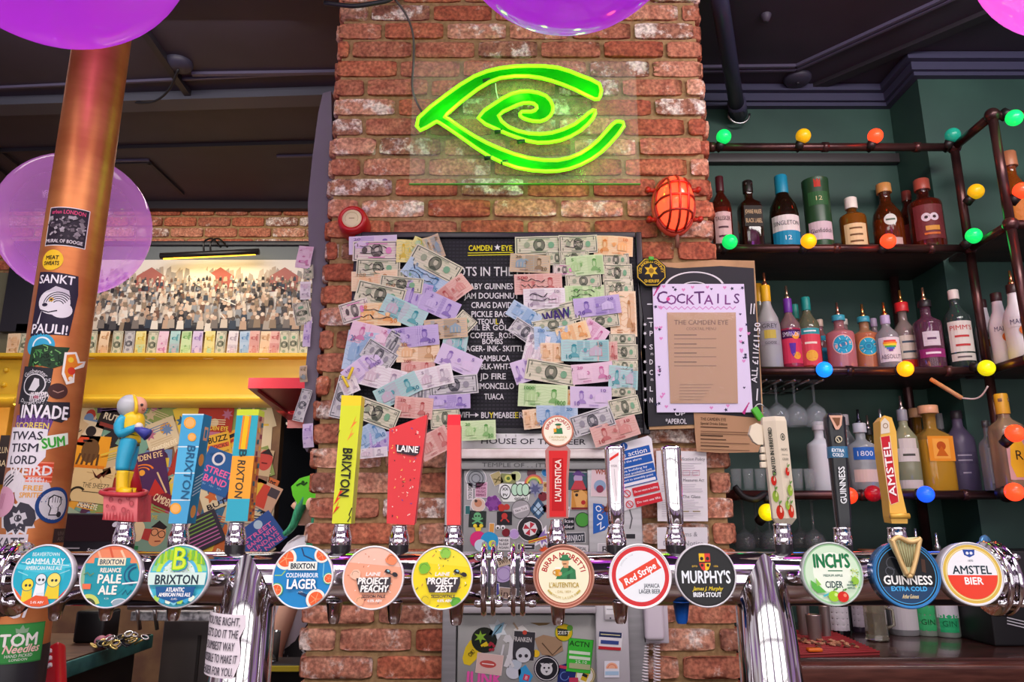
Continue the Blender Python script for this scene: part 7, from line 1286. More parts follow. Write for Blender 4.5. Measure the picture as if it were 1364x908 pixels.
a, b = P(210, 908, 2.86), P(292, 826, 2.86); m = MB(); m.box(a.x, b.x, 2.86, 3.3, 0, b.z, mottle('grey_brown_cabinet', '#3a3432', '#4a423e', 3, .5, stretch=(1, 1, .3)), .006); t7 = thing('cabinet', (a.x, 2.86, 0), 'plain grey-brown cabinet under the steel shelf at left', 'cabinet'); m.build('body', t7)
m = MB(); m.box(b.x - .07, b.x - .06, 2.855, 2.862, .3, b.z - .05, '#2a2624'); m.build('door_gap', t7)
t8 = thing('back_shelf', P(365, 884, 3.1), 'low black shelf with yellow lip in the passage left of the pillar', 'shelf'); a, b = P(330, 900, 3.0), P(392, 885, 3.0)
m = MB(); m.box(a.x, b.x + .02, 3.0, 3.16, b.z - .02, b.z, mat('#1a191c', .5), .003); m.box(a.x, b.x + .02, 3.14, 3.16, 0, b.z - .02, mat('#1a191c', .5)); m.build('board', t8); m = MB(); m.box(a.x, b.x + .02, 2.99, 3.0, b.z - .022, b.z - .004, mat('#c8b830', .5)); m.build('yellow_lip', t8)
GLS = mat('#e4eef2', .04, 0, .5, 0, .9)
for k, px in enumerate((346, 366)): q = P(px, 880, 3.12); m = MB(); m.lathe([(0, 0), (.027, 0), (.030, .11), (.028, .11), (.025, .01), (0, .01)], GLS, 18, Matrix.Translation((q.x, 3.07, b.z))); tag(m.build('tumbler'), '%s clear tumbler on the low shelf left of the pillar' % ('left' if k == 0 else 'right'), 'glass', 'tumblers on the low shelf')
# ------------------------------------------------------------------ right side: pipe shelving, bulbs, bottles, glasses, back bar
YSH = 2.80; PIPE = mottle('iron_pipe', '#3a2426', '#5a3634', 8, .3, .6, .03); SLAB = mottle('shelf_board', '#2a2022', '#3e2e2c', 7, .5, stretch=(1, 6, 6))
zs = [P(1100, y, YSH).z for y in (196, 331, 494, 659)]
XC = 1.83; YN = 2.55; XE = 3.0                         # corner post, nearer shelf run, far right end
t = thing('pipe_shelving', (1.8, 3.0, ZC - .4), 'dark iron pipe shelving unit on the green wall right of the pillar', 'shelving')
def pipe(a, b, name='rail', r=.017): m = MB(); cyl(m, Vector(a), Vector(b), r, PIPE, 14); m.build(name, t)
x0 = XR + .01
for i, z in enumerate(zs):
    pipe((x0, YSH, z), (XC, YSH, z)); pipe((XC, YSH, z), (XC, YN, z)); pipe((XC, YN, z), (XE, YN, z))
    for j, x in enumerate((x0 + .15, x0 + .62, x0 + 1.0)):
        m = MB(); cyl(m, (x - .012, YSH, z), (x + .012, YSH, z), .021, PIPE, 14); m.build('pipe_collar', t)
    for p in ((XC, YSH, z), (XC, YN, z)): m = MB(); m.ball(p, .028, PIPE, 14, 10); m.build('elbow', t)
    if i:
        m = MB(); m.box(x0, XC - .03, YSH + .01, YG - .005, z - .005, z + .014, SLAB, .003); m.build('shelf_board', t)
        m = MB(); m.box(XC + .0, XE, YN + .01, YS - .005, z - .005, z + .014, SLAB, .003); m.build('shelf_board', t)
    for y in (YG - .03,): m = MB(); m.box(x0, XS - .002, YG - .035, YG - .003, z + .12, z + .165, mat('#3d3a3c', .4), .003) if i < 3 else None; m.build('back_rail', t) if i < 3 else None
for i in range(3):
    for (x, y) in ((XC, YSH), (XC, YN)): pipe((x, y, zs[i + 1]), (x, y, zs[i]), 'upright')
pipe((1.70, YG - .05, zs[3] - .4), (1.70, YG - .05, zs[0]), 'upright', .02); pipe((2.06, YN, zs[2]), (2.06, YN, zs[3] - .05), 'upright', .013)
# coloured bulbs clipped along the pipes
def bulb(px, py, Y, col, st, zrail, lab, up=True, r=.030):
    c = P(px, py, Y - .035); t = thing('coloured_bulb', c, lab, 'light bulb', 'coloured bulbs along the pipe shelving')
    m = MB(); m.ball(c, r, mat(col, .25, 0, .5, st), 20, 14); m.build('globe', t)
    b = Vector((c.x - .012, Y - .012, zrail if zrail is not None else c.z - .02)); d = (b - c).normalized()
    m = MB(); cyl(m, c + d * (r * .75), c + d * (r * .75 + .032), .018, mat('#1a1618', .45), 14); m.tube([c + d * (r * .7 + .025), b], [.012, .010], mat('#1a1618', .45), 10); m.build('socket', t)
    m = MB(); m.tube([(b.x, Y + .02 * math.cos(a), b.z + .02 * math.sin(a)) for a in [2 * PI * k / 12 for k in range(12)]], .003, mat('#141214', .5), 5, True); m.build('tie', t)
    if st > .5: point('bulb_glow', c + Vector((0, -.04, .0)), .22 * st, lin(col)[:3], .03)
GREEN_, YEL_, RED_, TEAL_, BLUE_, ORA_ = '#12d860', '#f0b418', '#ff4020', '#1f9a80', '#1478f0', '#ff9a10'
for a in ((964, 182, YSH, GREEN_, .9, zs[0], 'green bulb on the top pipe beside the brick pillar'), (1070, 181, YSH, YEL_, .35, zs[0], 'yellow bulb in the middle of the top pipe'), (1166, 181, YSH, RED_, 1.6, zs[0], 'glowing red bulb on the top pipe'), (1269, 180, YSH, TEAL_, .25, zs[0], 'faintly glowing teal bulb at the corner of the top pipe'), (1351, 157, YN, GREEN_, 1.1, zs[0], 'large green bulb at the far right of the top pipe'),  # teal globe has a weak glow put into its colour
          (972, 322, YSH, GREEN_, .9, zs[1], 'green bulb under the maroon-capped bottle on the upper shelf'), (1077, 321, YSH, ORA_, 1.1, zs[1], 'orange bulb in front of the green tube on the upper shelf'), (1183, 321, YSH, RED_, 1.5, zs[1], 'red bulb in front of the cork-topped bottle on the upper shelf'), (1297, 314, YSH - .06, GREEN_, 1.0, zs[1], 'green bulb at the corner of the upper shelf'), (1300, 255, YSH - .06, YEL_, .4, None, 'yellow bulb halfway up the corner upright'), (1361, 254, YN, RED_, 1.4, None, 'orange-red bulb at the right edge above the upper shelf'),
          (1098, 492, YSH, BLUE_, 1.4, zs[2], 'blue bulb in front of the pink gin bottle on the middle shelf'), (1206, 491, YSH, ORA_, 1.2, zs[2], 'orange bulb below the rainbow heart bottle'), (1314, 490, YSH - .06, '#d8d010', .7, zs[2], 'yellow-green bulb at the corner of the middle shelf'),
          (1131, 660, YSH, RED_, .9, zs[3], 'orange-red bulb hidden behind the black stout handle'), (1163, 657, YSH, '#a01828', .15, zs[3], 'dim dark red bulb beside the stout handle'), (1233, 658, YSH, '#1c50e8', 1.3, zs[3], 'blue bulb under the yellow spirit bottle'), (1352, 577, YN, RED_, 1.6, None, 'red bulb on the right upright above the lower shelf'), (1351, 655, YN, RED_, 1.6, zs[3], 'red bulb at the right end of the lower shelf'), (1022, 682, YSH - .06, '#f0d810', .6, None, 'yellow bulb behind the cream cider handle')): bulb(*a)
# --- bottles
def bprof(kind, R, H):
    if kind == 'std': return [(.92, 0), (1, .02), (1, .58), (.94, .66), (.55, .75), (.36, .80), (.34, .93), (.40, .935), (.40, .96), (.36, .97)]
    if kind == 'square': return [(.96, 0), (1, .02), (1, .62), (.92, .68), (.45, .74), (.34, .77), (.34, .93), (.42, .935), (.42, .97)]
    if kind == 'round': return [(.85, 0), (1, .03), (1, .50), (.9, .62), (.55, .74), (.38, .80), (.36, .92), (.40, .93), (.40, .97)]
    if kind == 'squat': return [(.94, 0), (1, .03), (1, .64), (.95, .68), (.48, .74), (.36, .77), (.36, .90), (.42, .905), (.42, .93)]
    if kind == 'slim': return [(.92, 0), (1, .02), (1, .52), (.88, .62), (.5, .74), (.4, .80), (.38, .97)]
    if kind == 'curvy': return [(.86, 0), (.98, .03), (.94, .2), (.98, .42), (1, .52), (.86, .62), (.5, .74), (.42, .84), (.40, .97)]
    if kind == 'tube': return [(1, 0), (1, .04), (1.01, .045), (1, .05), (1, .93), (1.02, .935), (1.02, 1.0)]
def bottle(px, Y, z, py_top, Wpx, kind, glass, label, cap=('#1c1a1c', .1), pour=None, labels=(), opaque=False, liq=None, fill=.5, name='spirit_bottle', art=None, seg=28):
    base = P(px, 454, Y); bx = P(px, P_inv(Y, z), Y).x; sx = mpp(px, P_inv(Y, z), Y)[0]; R = Wpx * sx / 2; H = P(px, py_top, Y).z - z
    if pour: H -= .055
    t = thing(name, (bx, Y, z), label, 'bottle' if name != 'gift_tube' else 'tube', 'bottles on the back bar'); M = Matrix.Translation((bx, Y, z + .001))
    pr = [(r * R, h * H) for r, h in bprof(kind, R, H)]; sq = 5 if kind == 'square' else 0
    gm = mat(glass, .12 if not opaque else .35, 0, .5) if opaque else mat(glass, .06, 0, .5, 0, .55)
    lm = mat(liq, .08, 0, .5, 0, .35) if liq else gm
    m = MB(); m.lathe(pr, gm, seg, M, sq=sq, ms=[lm if pr[i + 1][1] <= fill * H + .001 else gm for i in range(len(pr) - 1)]); m.build('glass' if not opaque else 'body', t)
    if cap:
        ch = cap[1] * H; m = MB(); r = pr[-1][0] * 1.12; z0 = H * .97 - ch * .75 if len(cap) < 3 else H * .97 - ch * .2
        if len(cap) > 2: r = pr[-1][0] * cap[2]
        m.lathe([(r, z0), (r * 1.02, z0 + ch * .05), (r, z0 + ch * .95), (r * .9, z0 + ch)], mat(cap[0], .4), 18, M); m.build('cap', t); top = z0 + ch
    else: top = H * .97
    if pour:
        m = MB(); m.lathe([(.011, top - .002), (.012, top + .008), (.008, top + .012), (.006, top + .022), (.0048, top + .055), (.003, top + .055)], mat(pour, .25, .9), 12, M); m.build('pourer', t)
    for (h0, h1, half, col, txt, tc) in labels:
        m = MB(); Rl = R * 1.012; n = 14; vs = []; zz0, zz1 = z + h0 * H, z + h1 * H; yaw = math.atan2(bx, Y)
        if sq:
            F = F_plane((bx, Y - R * 1.02, (zz0 + zz1) / 2)); A = Art(m, F, .0004); A.rect(0, 0, R * 1.7, zz1 - zz0, col); wl = R * 1.5
        else:
            F = F_cyl((bx, Y, (zz0 + zz1) / 2), Rl, 1, -yaw * .6); A = Art(m, F, .0004, L=.02); A.rect(0, 0, 2 * half * R, zz1 - zz0, col); wl = half * R * 1.7
        lines = txt.split('|') if txt else []; hh = zz1 - zz0
        for k, s_ in enumerate(lines):
            if s_: A.text(s_, 0, hh * (.5 - (k + .5) / len(lines)) * .86, min(hh / len(lines) * .55, .02), tc, w=wl * .62 if s_[0] == '~' else min(wl, .62 * len(s_) * min(hh / len(lines) * .55, .02) * 1.3))
        if art: art(A, R, hh)
        m.build('label', t)
    return t
def P_inv(Y, z):                                       # photo row of height z at depth Y
    u = (z - ZC) * cs - Y * sn; w_ = Y * cs + (z - ZC) * sn; return 454 - FPX * u / w_
T2, T3, T4 = zs[1] + .014, zs[2] + .014, zs[3] + .014
B = 2.92
bottle(965, B, T2, 238, 27, 'std', '#5a2014', 'whisky bottle with maroon cap and pink label beside the pillar', ('#4a1420', .2), labels=((.12, .52, .9, '#dcb4b8', 'TALISKER|~|~', '#5a3a44'),), liq='#6a1a10', fill=.62)
bottle(1003, B, T2, 243, 29, 'square', '#3a1a0e', 'dark square whisky bottle with black cap and slanted label', ('#1a1412', .16), labels=((.34, .62, .9, '#241c18', 'JOHNNIE WALKER|BLACK LABEL', '#d8b48a'),), liq='#4a1c0c', fill=.6)
bottle(1049, B, T2, 238, 38, 'round', '#2c1a10', 'dark whisky bottle with teal cap and white and teal label', ('#1a86a8', .24), labels=((.26, .46, 1.1, '#dcd2d4', 'SINGLETON', '#3a3a4a'), (.08, .26, 1.1, '#1f86b0', '12', '#e8f0f4')), liq='#2c160c', fill=.5)
bottle(1095, B, T2, 242, 34, 'tube', '#23452a', 'dark green whisky gift tube with pale label', None, labels=((.16, .40, 1.0, '#c9b4c0', 'Glenfiddich', '#4a4048'), (.86, .97, .25, '#b03024', '', '#000000'), (.62, .8, .8, '#2f5a34', '12', '#c8c090')), opaque=True, name='gift_tube')
bottle(1141, B, T2, 266, 34, 'squat', '#7a4a18', 'short amber whisky bottle with white cap and cream label', ('#e0d8d0', .2), labels=((.1, .5, .9, '#d8bc90', '~|~|~', '#6a4a2a'),), liq='#8a5218', fill=.68)
bottle(1188, B, T2, 253, 38, 'round', '#5a2a10', 'amber whisky bottle with cork stopper and round label', ('#b8844a', .14, 1.25), labels=((.36, .58, .01, '#c8ccc8', '', '#3a4a3a'), (.1, .2, .7, '#b89a98', '', '#000000')), liq='#6a2c0e', fill=.55, art=lambda A, R, h: (A.circ(0, 0, R * .42, '#c8ccc8'), A.text('~', 0, 0, R * .3, '#4a5a4a', w=R * .6)) if h > .04 else None)
bottle(1219, B + .1, T2, 256, 30, 'std', '#4a1c14', 'dark red bottle half hidden behind the pink label rum bottle', ('#6a2a24', .14), labels=((.14, .5, .7, '#7a2a2c', '', '#000000'),), liq='#4a140e')
bottle(1240, B - .02, T2, 241, 42, 'squat', '#4a1c14', 'wide dark rum bottle with two pale discs on a pink label', ('#a04a3c', .15), labels=((.14, .6, .95, '#6a2c30', '', '#e0a040'),), liq='#5a1c10', fill=.68, art=lambda A, R, h: (A.circ(-R * .2, h * .12, R * .28, '#cdbcc8'), A.circ(R * .26, h * .12, R * .26, '#cdbcc8'), A.circ(-R * .2, h * .12, R * .1, '#3a2428'), A.circ(R * .26, h * .12, R * .1, '#3a2428'), A.rect(R * .1, -h * .2, R * .8, h * .13, '#c88a3a'), A.rect(R * .05, -h * .36, R * .9, h * .06, '#c0602a')) if h > .05 else None)
bottle(1361, 2.70, zs[1] + .014, 216, 34, 'round', '#9a4a18', 'amber bottle with a bead stopper at the right edge of the upper shelf', ('#a86a4a', .2, 1.4), labels=((.1, .46, .8, '#b86a2c', '', '#000000'),), liq='#b0581a')
D_ = 2.90
bottle(1019, D_ + .12, T3, 381, 26, 'slim', '#8a8a88', 'frosted vodka bottle with yellow neck, behind the first one', ('#e0a818', .2))
bottle(1028, D_ - .02, T3, 366, 31, 'slim', '#a8a6a8', 'frosted vodka bottle with yellow neck and copper pourer at the left of the middle shelf', ('#e8b01c', .2), '#c87a5a', labels=((.46, .56, .9, '#a09ca4', 'GREY', '#54505a'), (.28, .34, .9, '#a39ea4', 'GOOSE', '#54505a'), (.36, .46, .5, '#c8b050', '', '#000000')), opaque=True)
bottle(1057, D_, T3, 383, 28, 'std', '#b08a90', 'passion fruit vodka bottle with purple cap and pourer', ('#6a2a9a', .2), '#b8a090', labels=((.44, .56, 1., '#4a1c4a', 'SMIRNOFF', '#e8dce8'), (.1, .44, 1., '#d83a5a', '', '#f4dce0')), liq='#c83a5a', fill=.6, art=lambda A, R, h: (A.circ(R * .35, -h * .2, R * .35, '#f0a030'), A.poly([(-R * .3, h * .3), (R * .3, h * .3), (R * .2, -h * .1), (0, -h * .25), (-R * .2, -h * .1)], '#5a2a9a')))
bottle(1067, D_ + .14, T3, 408, 24, 'std', '#6a7a60', 'fruit bottle with teal cap in the back row', ('#1f8a80', .2), labels=((.1, .5, .9, '#3a7a8a', '', '#000000'),))
bottle(1082, D_ + .05, T3, 398, 30, 'std', '#8a8a70', 'mango liqueur bottle with teal cap and pink orange label', ('#1a8a84', .18), labels=((.1, .5, 1., '#e04a5a', '~|', '#f4e0d0'), (.5, .58, 1., '#3a9aa0', '~', '#e8f0f0')), liq='#d04a3a', fill=.6, art=lambda A, R, h: A.circ(0, -h * .2, R * .5, '#f2b040', ry=h * .18) if h > .05 else None)
bottle(1099, D_ + .15, T3, 426, 22, 'std', '#b07a80', 'bottle with a blue label in the back row behind the pink gin', ('#c8b0a0', .12), labels=((.1, .5, 1., '#2a8ab0', '', '#000000'), (.62, .7, .7, '#2a9ab8', '', '#000000')))
mal = lambda ring: (lambda A, R, h: (A.circ(0, 0, R * .76, ring, n=28), A.circ(0, 0, R * .68, '#2aa0c0', n=28), A.ring(0, 0, R * .28, R * .32, '#1a6a90'), A.circ(0, 0, R * .16, '#1f7aa4'), [A.line([(R * .4 * math.cos(k), R * .4 * math.sin(k)), (R * .6 * math.cos(k), R * .6 * math.sin(k))], R * .04, '#cfe8f0') for k in range(6)]))
bottle(1124, D_, T3, 403, 36, 'squat', '#d08a90', 'pink gin bottle with a round turquoise label', ('#3a9ab0', .1), '#b08a80', labels=((.24, .64, .01, '#d08a90', '', '#000000'),), liq='#d88088', fill=.7, art=mal('#e8b0a8'))
bottle(1132, D_ + .14, T3, 425, 24, 'std', '#c0a0a0', 'bottle with a silver cap behind the pink gin', ('#c8beb8', .1))
bottle(1158, D_ + .04, T3, 405, 34, 'squat', '#d8a078', 'orange gin bottle with a round turquoise label', ('#3a9ab0', .1), '#c89a60', labels=((.24, .64, .01, '#d8a078', '', '#000000'),), liq='#d07a5a', fill=.7, art=mal('#e8a050'))
bottle(1172, D_ + .14, T3, 425, 22, 'std', '#a09098', 'bottle with a lilac cap in the back row beside the orange gin', ('#9a8aa4', .14))
def rainbow(A, R, h):
    for k, c in enumerate(('#d83a3a', '#e88a2c', '#e8d03a', '#4aa04a', '#3a6ac0', '#6a3a9a')): w_ = R * (1.0, 1.15, 1.05, .85, .6, .3)[k]; A.rect(0, h * (.34 - .075 * k), w_, h * .08, c)
bottle(1187, D_ - .02, T3, 404, 30, 'std', '#c0b8c0', 'clear vodka bottle with a rainbow heart label and copper pourer', ('#b8a4cc', .16), '#d0844a', labels=((.14, .58, 1., '#d8ccd4', '||ABSOLUT', '#5a4a64'),), art=rainbow)
bottle(1212, D_ + .06, T3, 394, 31, 'std', '#b8a4a0', 'bottle with red wax cap and cream label, copper pourer', ('#c8242c', .14, 1.5), '#d09050', labels=((.22, .56, .9, '#d8ccc0', '~|~', '#4a5a6a'), (.06, .2, 1., '#c8382c', '', '#000000')), liq='#c84a3a', fill=.2)
bottle(1243, D_ - .03, T3, 383, 35, 'squat', '#7a4a64', 'blackcurrant liqueur bottle with black collar and pourer', ('#221c22', .1), '#c89a80', labels=((.32, .52, .6, '#c8bcc8', '~', '#5a3a5a'), (.16, .28, 1.0, '#8a2a6a', '~', '#e0d0e0')), liq='#9a1a6a', fill=.58)
bottle(1284, D_ - .05, T3, 387, 33, 'std', '#4a5a58', 'clear bottle with white cap and red lettered label on the middle shelf', ('#e4d4d0', .12), labels=((.20, .58, 1., '#d8d0cc', 'PIMM\'S|~|~', '#b83a3c'), (.09, .18, 1., '#d0c8c4', '~', '#5a5058')), liq='#2a2450', fill=.16)
for k, (px, top, wd, Yb) in enumerate(((1321, 400, 27, 2.88), (1341, 391, 30, 2.78), (1364, 361, 34, 2.68))):
    bottle(px, Yb, T3, top, wd, 'curvy', '#e6dce4', ('white coconut rum bottle, smallest of the three at the right of the middle shelf', 'white coconut rum bottle with a palm sunset print, middle of the three', 'white coconut rum bottle with a copper pourer at the right edge')[k], ('#3a1c20', .12), '#c87a5a' if k == 2 else None, labels=((.42, .55, .9, '#e6dce4', 'MALIBU', '#5a4a70'),), opaque=True, art=lambda A, R, h: (A.circ(R * .2, -h * .9, R * .42, '#e0702c', ry=h * .5), A.line([(R * .2, -h * 1.3), (R * .25, -h * .7)], R * .08, '#2a2a24')))
E_ = 2.92
bottle(1098, E_ + .05, T4, 562, 34, 'squat', '#cfd2d8', 'white frosted bottle behind the black stout handle', ('#d8d4d8', .12), opaque=True)
bottle(1135, E_ + .1, T4, 553, 26, 'std', '#a8b0b4', 'clear bottle with silver cap in the back row beside the stout handle', ('#c8c8cc', .14))
bottle(1154, E_, T4, 546, 36, 'squat', '#c8d0d4', 'clear tequila bottle with a blue label and dark pourer', ('#b8bcc4', .14), '#3a3a44', labels=((.46, .64, .8, '#2a62b4', '1800', '#e0e8f4'), (.14, .32, .9, '#d0b8b0', '', '#000000')))
bottle(1166, E_ + .12, T4, 553, 26, 'std', '#6a5a30', 'dark green bottle with pourer in the back row', ('#2a2a2a', .1), '#c0b8b0')
bottle(1184, E_, T4, 545, 30, 'slim', '#c0c8d0', 'clear bottle with a round blue label behind the golden lager handle', ('#a8acb8', .12), '#c8ccd4', labels=((.4, .62, .6, '#b8c4d4', '', '#000000'),))
bottle(1214, E_, T4, 528, 32, 'std', '#c4c8a0', 'clear and yellow spirit bottle with a scalloped cream label and pourer', ('#8a8a94', .14), '#b0a8a8', labels=((.36, .52, .9, '#d4ccc4', '~', '#4a4a44'), (.52, .64, .7, '#cfc7c0', '', '#4a4a44'), (.04, .14, 1., '#c8bcb8', '', '#000000')), liq='#c8b01c', fill=.34)
bottle(1233, E_ + .11, T4, 551, 28, 'square', '#b88030', 'square amber bottle with a cork top in the back row', ('#c89870', .12, 1.5), liq='#c8801c', labels=((.2, .6, .9, '#d87a20', '', '#000000'),))
bottle(1250, E_, T4, 546, 40, 'square', '#d0a04a', 'square amber tequila bottle with rounded cork and orange label', ('#d8a07c', .10, 1.5), liq='#d8a030', fill=.66, labels=((.36, .66, .9, '#e8922c', '||', '#8a3a1c'),), art=lambda A, R, h: (A.rect(0, 0, R * 1.1, h * .8, '#f0a848'), A.circ(0, h * .1, R * .3, '#b8501c'), A.poly([(-R * .4, -h * .3), (R * .4, -h * .3), (0, h * .1)], '#c8641c')))
bottle(1265, E_ + .2, T4, 553, 24, 'std', '#8a8a90', 'clear bottle with silver neck behind the square tequila bottle', ('#a8a8b0', .2))
bottle(1288, E_ + .05, T4, 547, 36, 'std', '#5c5470', 'matt grey-violet bottle with dark cap at the right of the lower shelf', ('#2c2830', .1), opaque=True, labels=((.34, .48, .9, '#5c5470', '~|~', '#b8b0c4'), (.2, .26, .5, '#5c5470', '~', '#b8b0c4')), art=lambda A, R, h: A.circ(0, 0, R * .3, '#a8a0b8', a0=0, a1=PI) if h > .05 else None)
bottle(1352, 2.70, zs[3] + .014, 528, 36, 'square', '#c8a888', 'yellow-labelled bottle with a printed hand at the right of the lower shelf', ('#d8a42c', .22), labels=((.1, .62, 1., '#c89a9a', '', '#000000'),), art=lambda A, R, h: (A.poly([(-R * .7, -h * .2), (-R * .5, h * .3), (R * .1, h * .45), (R * .6, h * .1), (R * .4, -h * .45), (-R * .4, -h * .45)], '#e0b02a'), A.text('R', 0, 0, h * .2, '#2a2418')))
bottle(1326, 2.78, zs[3] + .014, 560, 20, 'square', '#a8b0b4', 'clear bottle with white label behind the right upright of the lower shelf', ('#3a3a3a', .1), labels=((.1, .6, .9, '#b8b8bc', '', '#000000'),))
# --- glasses
GLASS = mat('#c9d4d8', .03, 0, 1., 0, 0, .15)
def tumbler(px, Y, z, lab, w_=15, h=.085):
    q = P(px, P_inv(Y, z), Y); R = w_ * mpp(px, P_inv(Y, z), Y)[0] / 2; m = MB(); m.lathe([(0, 0), (R * .8, 0), (R, h), (R * .93, h), (R * .72, .012), (0, .012)], GLASS, 18, Matrix.Translation((q.x, Y, z + .001))); tag(m.build('tumbler'), lab, 'glass', 'tumblers on the lower shelf')
ORG = ['leftmost', 'second', 'third', 'fourth', 'fifth', 'sixth', 'seventh']
for k, px in enumerate((982, 998, 1014, 1030, 1048, 1064, 1080)): tumbler(px, 2.87, T4, '%s clear tumbler%s in the row on the lower shelf by the pillar' % (ORG[k], ' from the left' if k else ''))
m = MB(); q0, q1 = P(1000, 528, 2.86), P(1094, 526, 2.86); zr_ = zs[2] - .028
t = thing('glass_rack', ((q0.x + q1.x) / 2, 2.9, zr_), 'chrome hanging rack for stemmed glasses under the middle shelf', 'rack')
for k in range(6): m = MB(); x = q0.x + (q1.x - q0.x) * k / 5; cyl(m, (x, 2.83, zr_), (x, 3.15, zr_), .005, STEEL, 8); m.tube([(x, 3.1, zr_), (x, 3.1, zs[2] - .004)], .004, STEEL, 6); m.build('runner', t)
m = MB(); cyl(m, (q0.x, 3.15, zr_), (q1.x, 3.15, zr_), .005, STEEL, 8); m.build('cross_bar', t)
def stem(px, Y, ztop, lab, R=.042, bowl=.095, st=.085, m_=GLASS, grp='stemmed glasses hanging under the shelves'):
    x = P(px, P_inv(Y, ztop), Y).x; pr = [(.034, 0), (.034, -.003), (.006, -.008), (.004, -st), (.012, -st - .006), (R * .8, -st - bowl * .3), (R, -st - bowl * .6), (R * .86, -st - bowl), (R * .82, -st - bowl), (R * .95, -st - bowl * .6), (R * .75, -st - bowl * .32), (.0, -st - .012)]
    m = MB(); m.lathe(pr[::-1], m_, 22, Matrix.Translation((x, Y, ztop))); tag(m.build('wine_glass'), lab, 'glass', grp)
for k, px in enumerate((1008, 1032, 1056, 1082)): stem(px, 2.93, zr_ + .012, '%s clear wine glass%s hanging upside down in the chrome rack' % (ORG[k], ' from the left' if k else ''), .046)
SMK = mat('#6f777c', .05, 0, .9, 0, 0, .3)
for k, px in enumerate((988, 1005, 1022, 1062, 1080)): stem(px, 2.90 + .1 * (k % 2), zs[3] - .012, '%s smoky wine glass%s hanging below the lower shelf' % (ORG[k], ' from the left' if k else ''), .042, .075, .11, SMK, 'smoky glasses hanging below the lower shelf')
m = MB(); m.tube(smooth_path([P(979, 648, 2.76), P(990, 661, 2.74), P(1006, 665, 2.73), P(1019, 658, 2.75), P(1022, 668, 2.74)], 4), .012, mat('#17161a', .5), 8); tag(m.build('black_cable'), 'thick black cable drooping under the lower shelf beside the pillar', 'cable')
m = MB(); a, b = P(1240, 505, 2.74), P(1281, 530, 2.66); cyl(m, a, b, .008, mat('#c08a5c', .5), 10); tag(m.build('wooden_stick'), 'thin wooden stick poking out under the middle shelf', 'stick')
m = MB(); m.tube(smooth_path([b, P(1298, 531, 2.64), P(1308, 526, 2.62), P(1316, 514, 2.6)], 4), .003, mat('#c8b8b4', .4), 6); tag(m.build('pale_cord'), 'pale cord tied from the wooden stick to the upright', 'cord')
# --- back bar counter with shakers, mat and bottles
ZB = ZC - .41; WOOD = mottle('dark_bar_wood', '#2a1816', '#4a2c26', 8, .25, 0, .06, coat=.4, stretch=(1, 9, 9))
t = thing('back_bar', (1.8, 2.7, 0), 'dark polished wooden back bar counter at the lower right', 'back bar')
m = MB(); m.box(XR + .02, XS - .01, 2.40, YG - .005, ZB - .02, ZB, WOOD, .002); m.box(XS - .01, 3.4, 2.40, YS - .005, ZB - .02, ZB, WOOD, .002); m.build('worktop', t)
m = MB(); m.box(XR + .02, 3.4, 2.33, 2.40, ZB - .075, ZB - .008, mottle('bar_edge_wood', '#4a2a24', '#6a4036', 8, .3, 0, .08, stretch=(1, 9, 9)), .012, None, 4); m.build('front_edge', t)
m = MB(); m.box(XR + .05, 3.4, 2.42, YS - .01, 0, ZB - .075, '#1c1416', .004); m.build('carcass', t)
t = thing('bar_mat', P(1110, 855, 2.6), 'red ribbed rubber bar mat on the back bar beside the chrome font', 'mat'); zm = ZB + .001; pm = [PZ(1060, 876, zm), PZ(1172, 872, zm), PZ(1105, 842, zm), PZ(1050, 842, zm)]
m = MB(); m.slab(pm, (0, 0, .009), mat('#8a2a2c', .6)); 
for k in range(16): f_ = k / 16; a, b = pm[0].lerp(pm[3], f_), pm[1].lerp(pm[2], f_); m.tube([a + Vector((0, 0, .010)), b + Vector((0, 0, .010))], .003, '#9c3436', 5)
m.build('rubber_mat', t)
for k, (px, py1, wd, Yk) in enumerate(((1072, 803, 17, 2.78), (1086, 818, 20, 2.66), (1101, 806, 14, 2.74))):
    z = ZB + (.0125 if k == 1 else .012); q = P(px, P_inv(Yk, z), Yk); R = wd * mpp(px, 830, Yk)[0] / 2; H = P(px, py1, Yk).z - z; m = MB()
    m.lathe([(R * .82, 0), (R * .85, .004), (R, H * .97), (R * 1.02, H), (R * .94, H), (R * .8, .02), (0, .02)], mottle('satin_steel', '#a89c98', '#c8bebc', 5, .3, .85, .02) if k == 0 else bpy.data.materials['satin_steel'], 26, Matrix.Translation((q.x, Yk, z))); tag(m.build('shaker_tin'), ('taller brushed steel shaker tin at the back left of the mat', 'brushed steel shaker tin standing in front of the other two', 'narrow steel shaker tin on the right of the mat')[k], 'shaker', 'steel shaker tins on the bar mat')
m = MB(); R = random.Random(6)
q = PZ(1100, 858, ZB + .014)
for k in range(40): p_ = q + Vector((R.gauss(.02, .05), R.gauss(.02, .04), R.uniform(0, .004))); m.tube([p_ + Vector((.008 * math.cos(a), .008 * math.sin(a), .002 * math.sin(a * 2))) for a in [2 * PI * i / 7 for i in range(7)]], .0022, R.choice(('#a06a4a', '#6a4434', '#c08a6a')), 4, True)
tag(m.build('orange_peel'), 'scatter of dried brown peel curls on the red mat', 'peel', kind='stuff')
m = MB(); q = PZ(1085, 868, ZB + .012); m.box(q.x - .022, q.x + .022, q.y - .012, q.y + .012, ZB + .013, ZB + .024, mat('#e0701c', .4), .004); tag(m.build('orange_opener'), 'small orange plastic block at the front of the red mat', 'opener')
C_ = 2.86
bottle(1119, C_, ZB, 740, 27, 'std', '#1c1c24', 'dark wine bottle with white label behind the pale green cider badge', ('#1a1a1e', .1), labels=((.06, .36, 1., '#c8c4cc', '', '#000000'),))
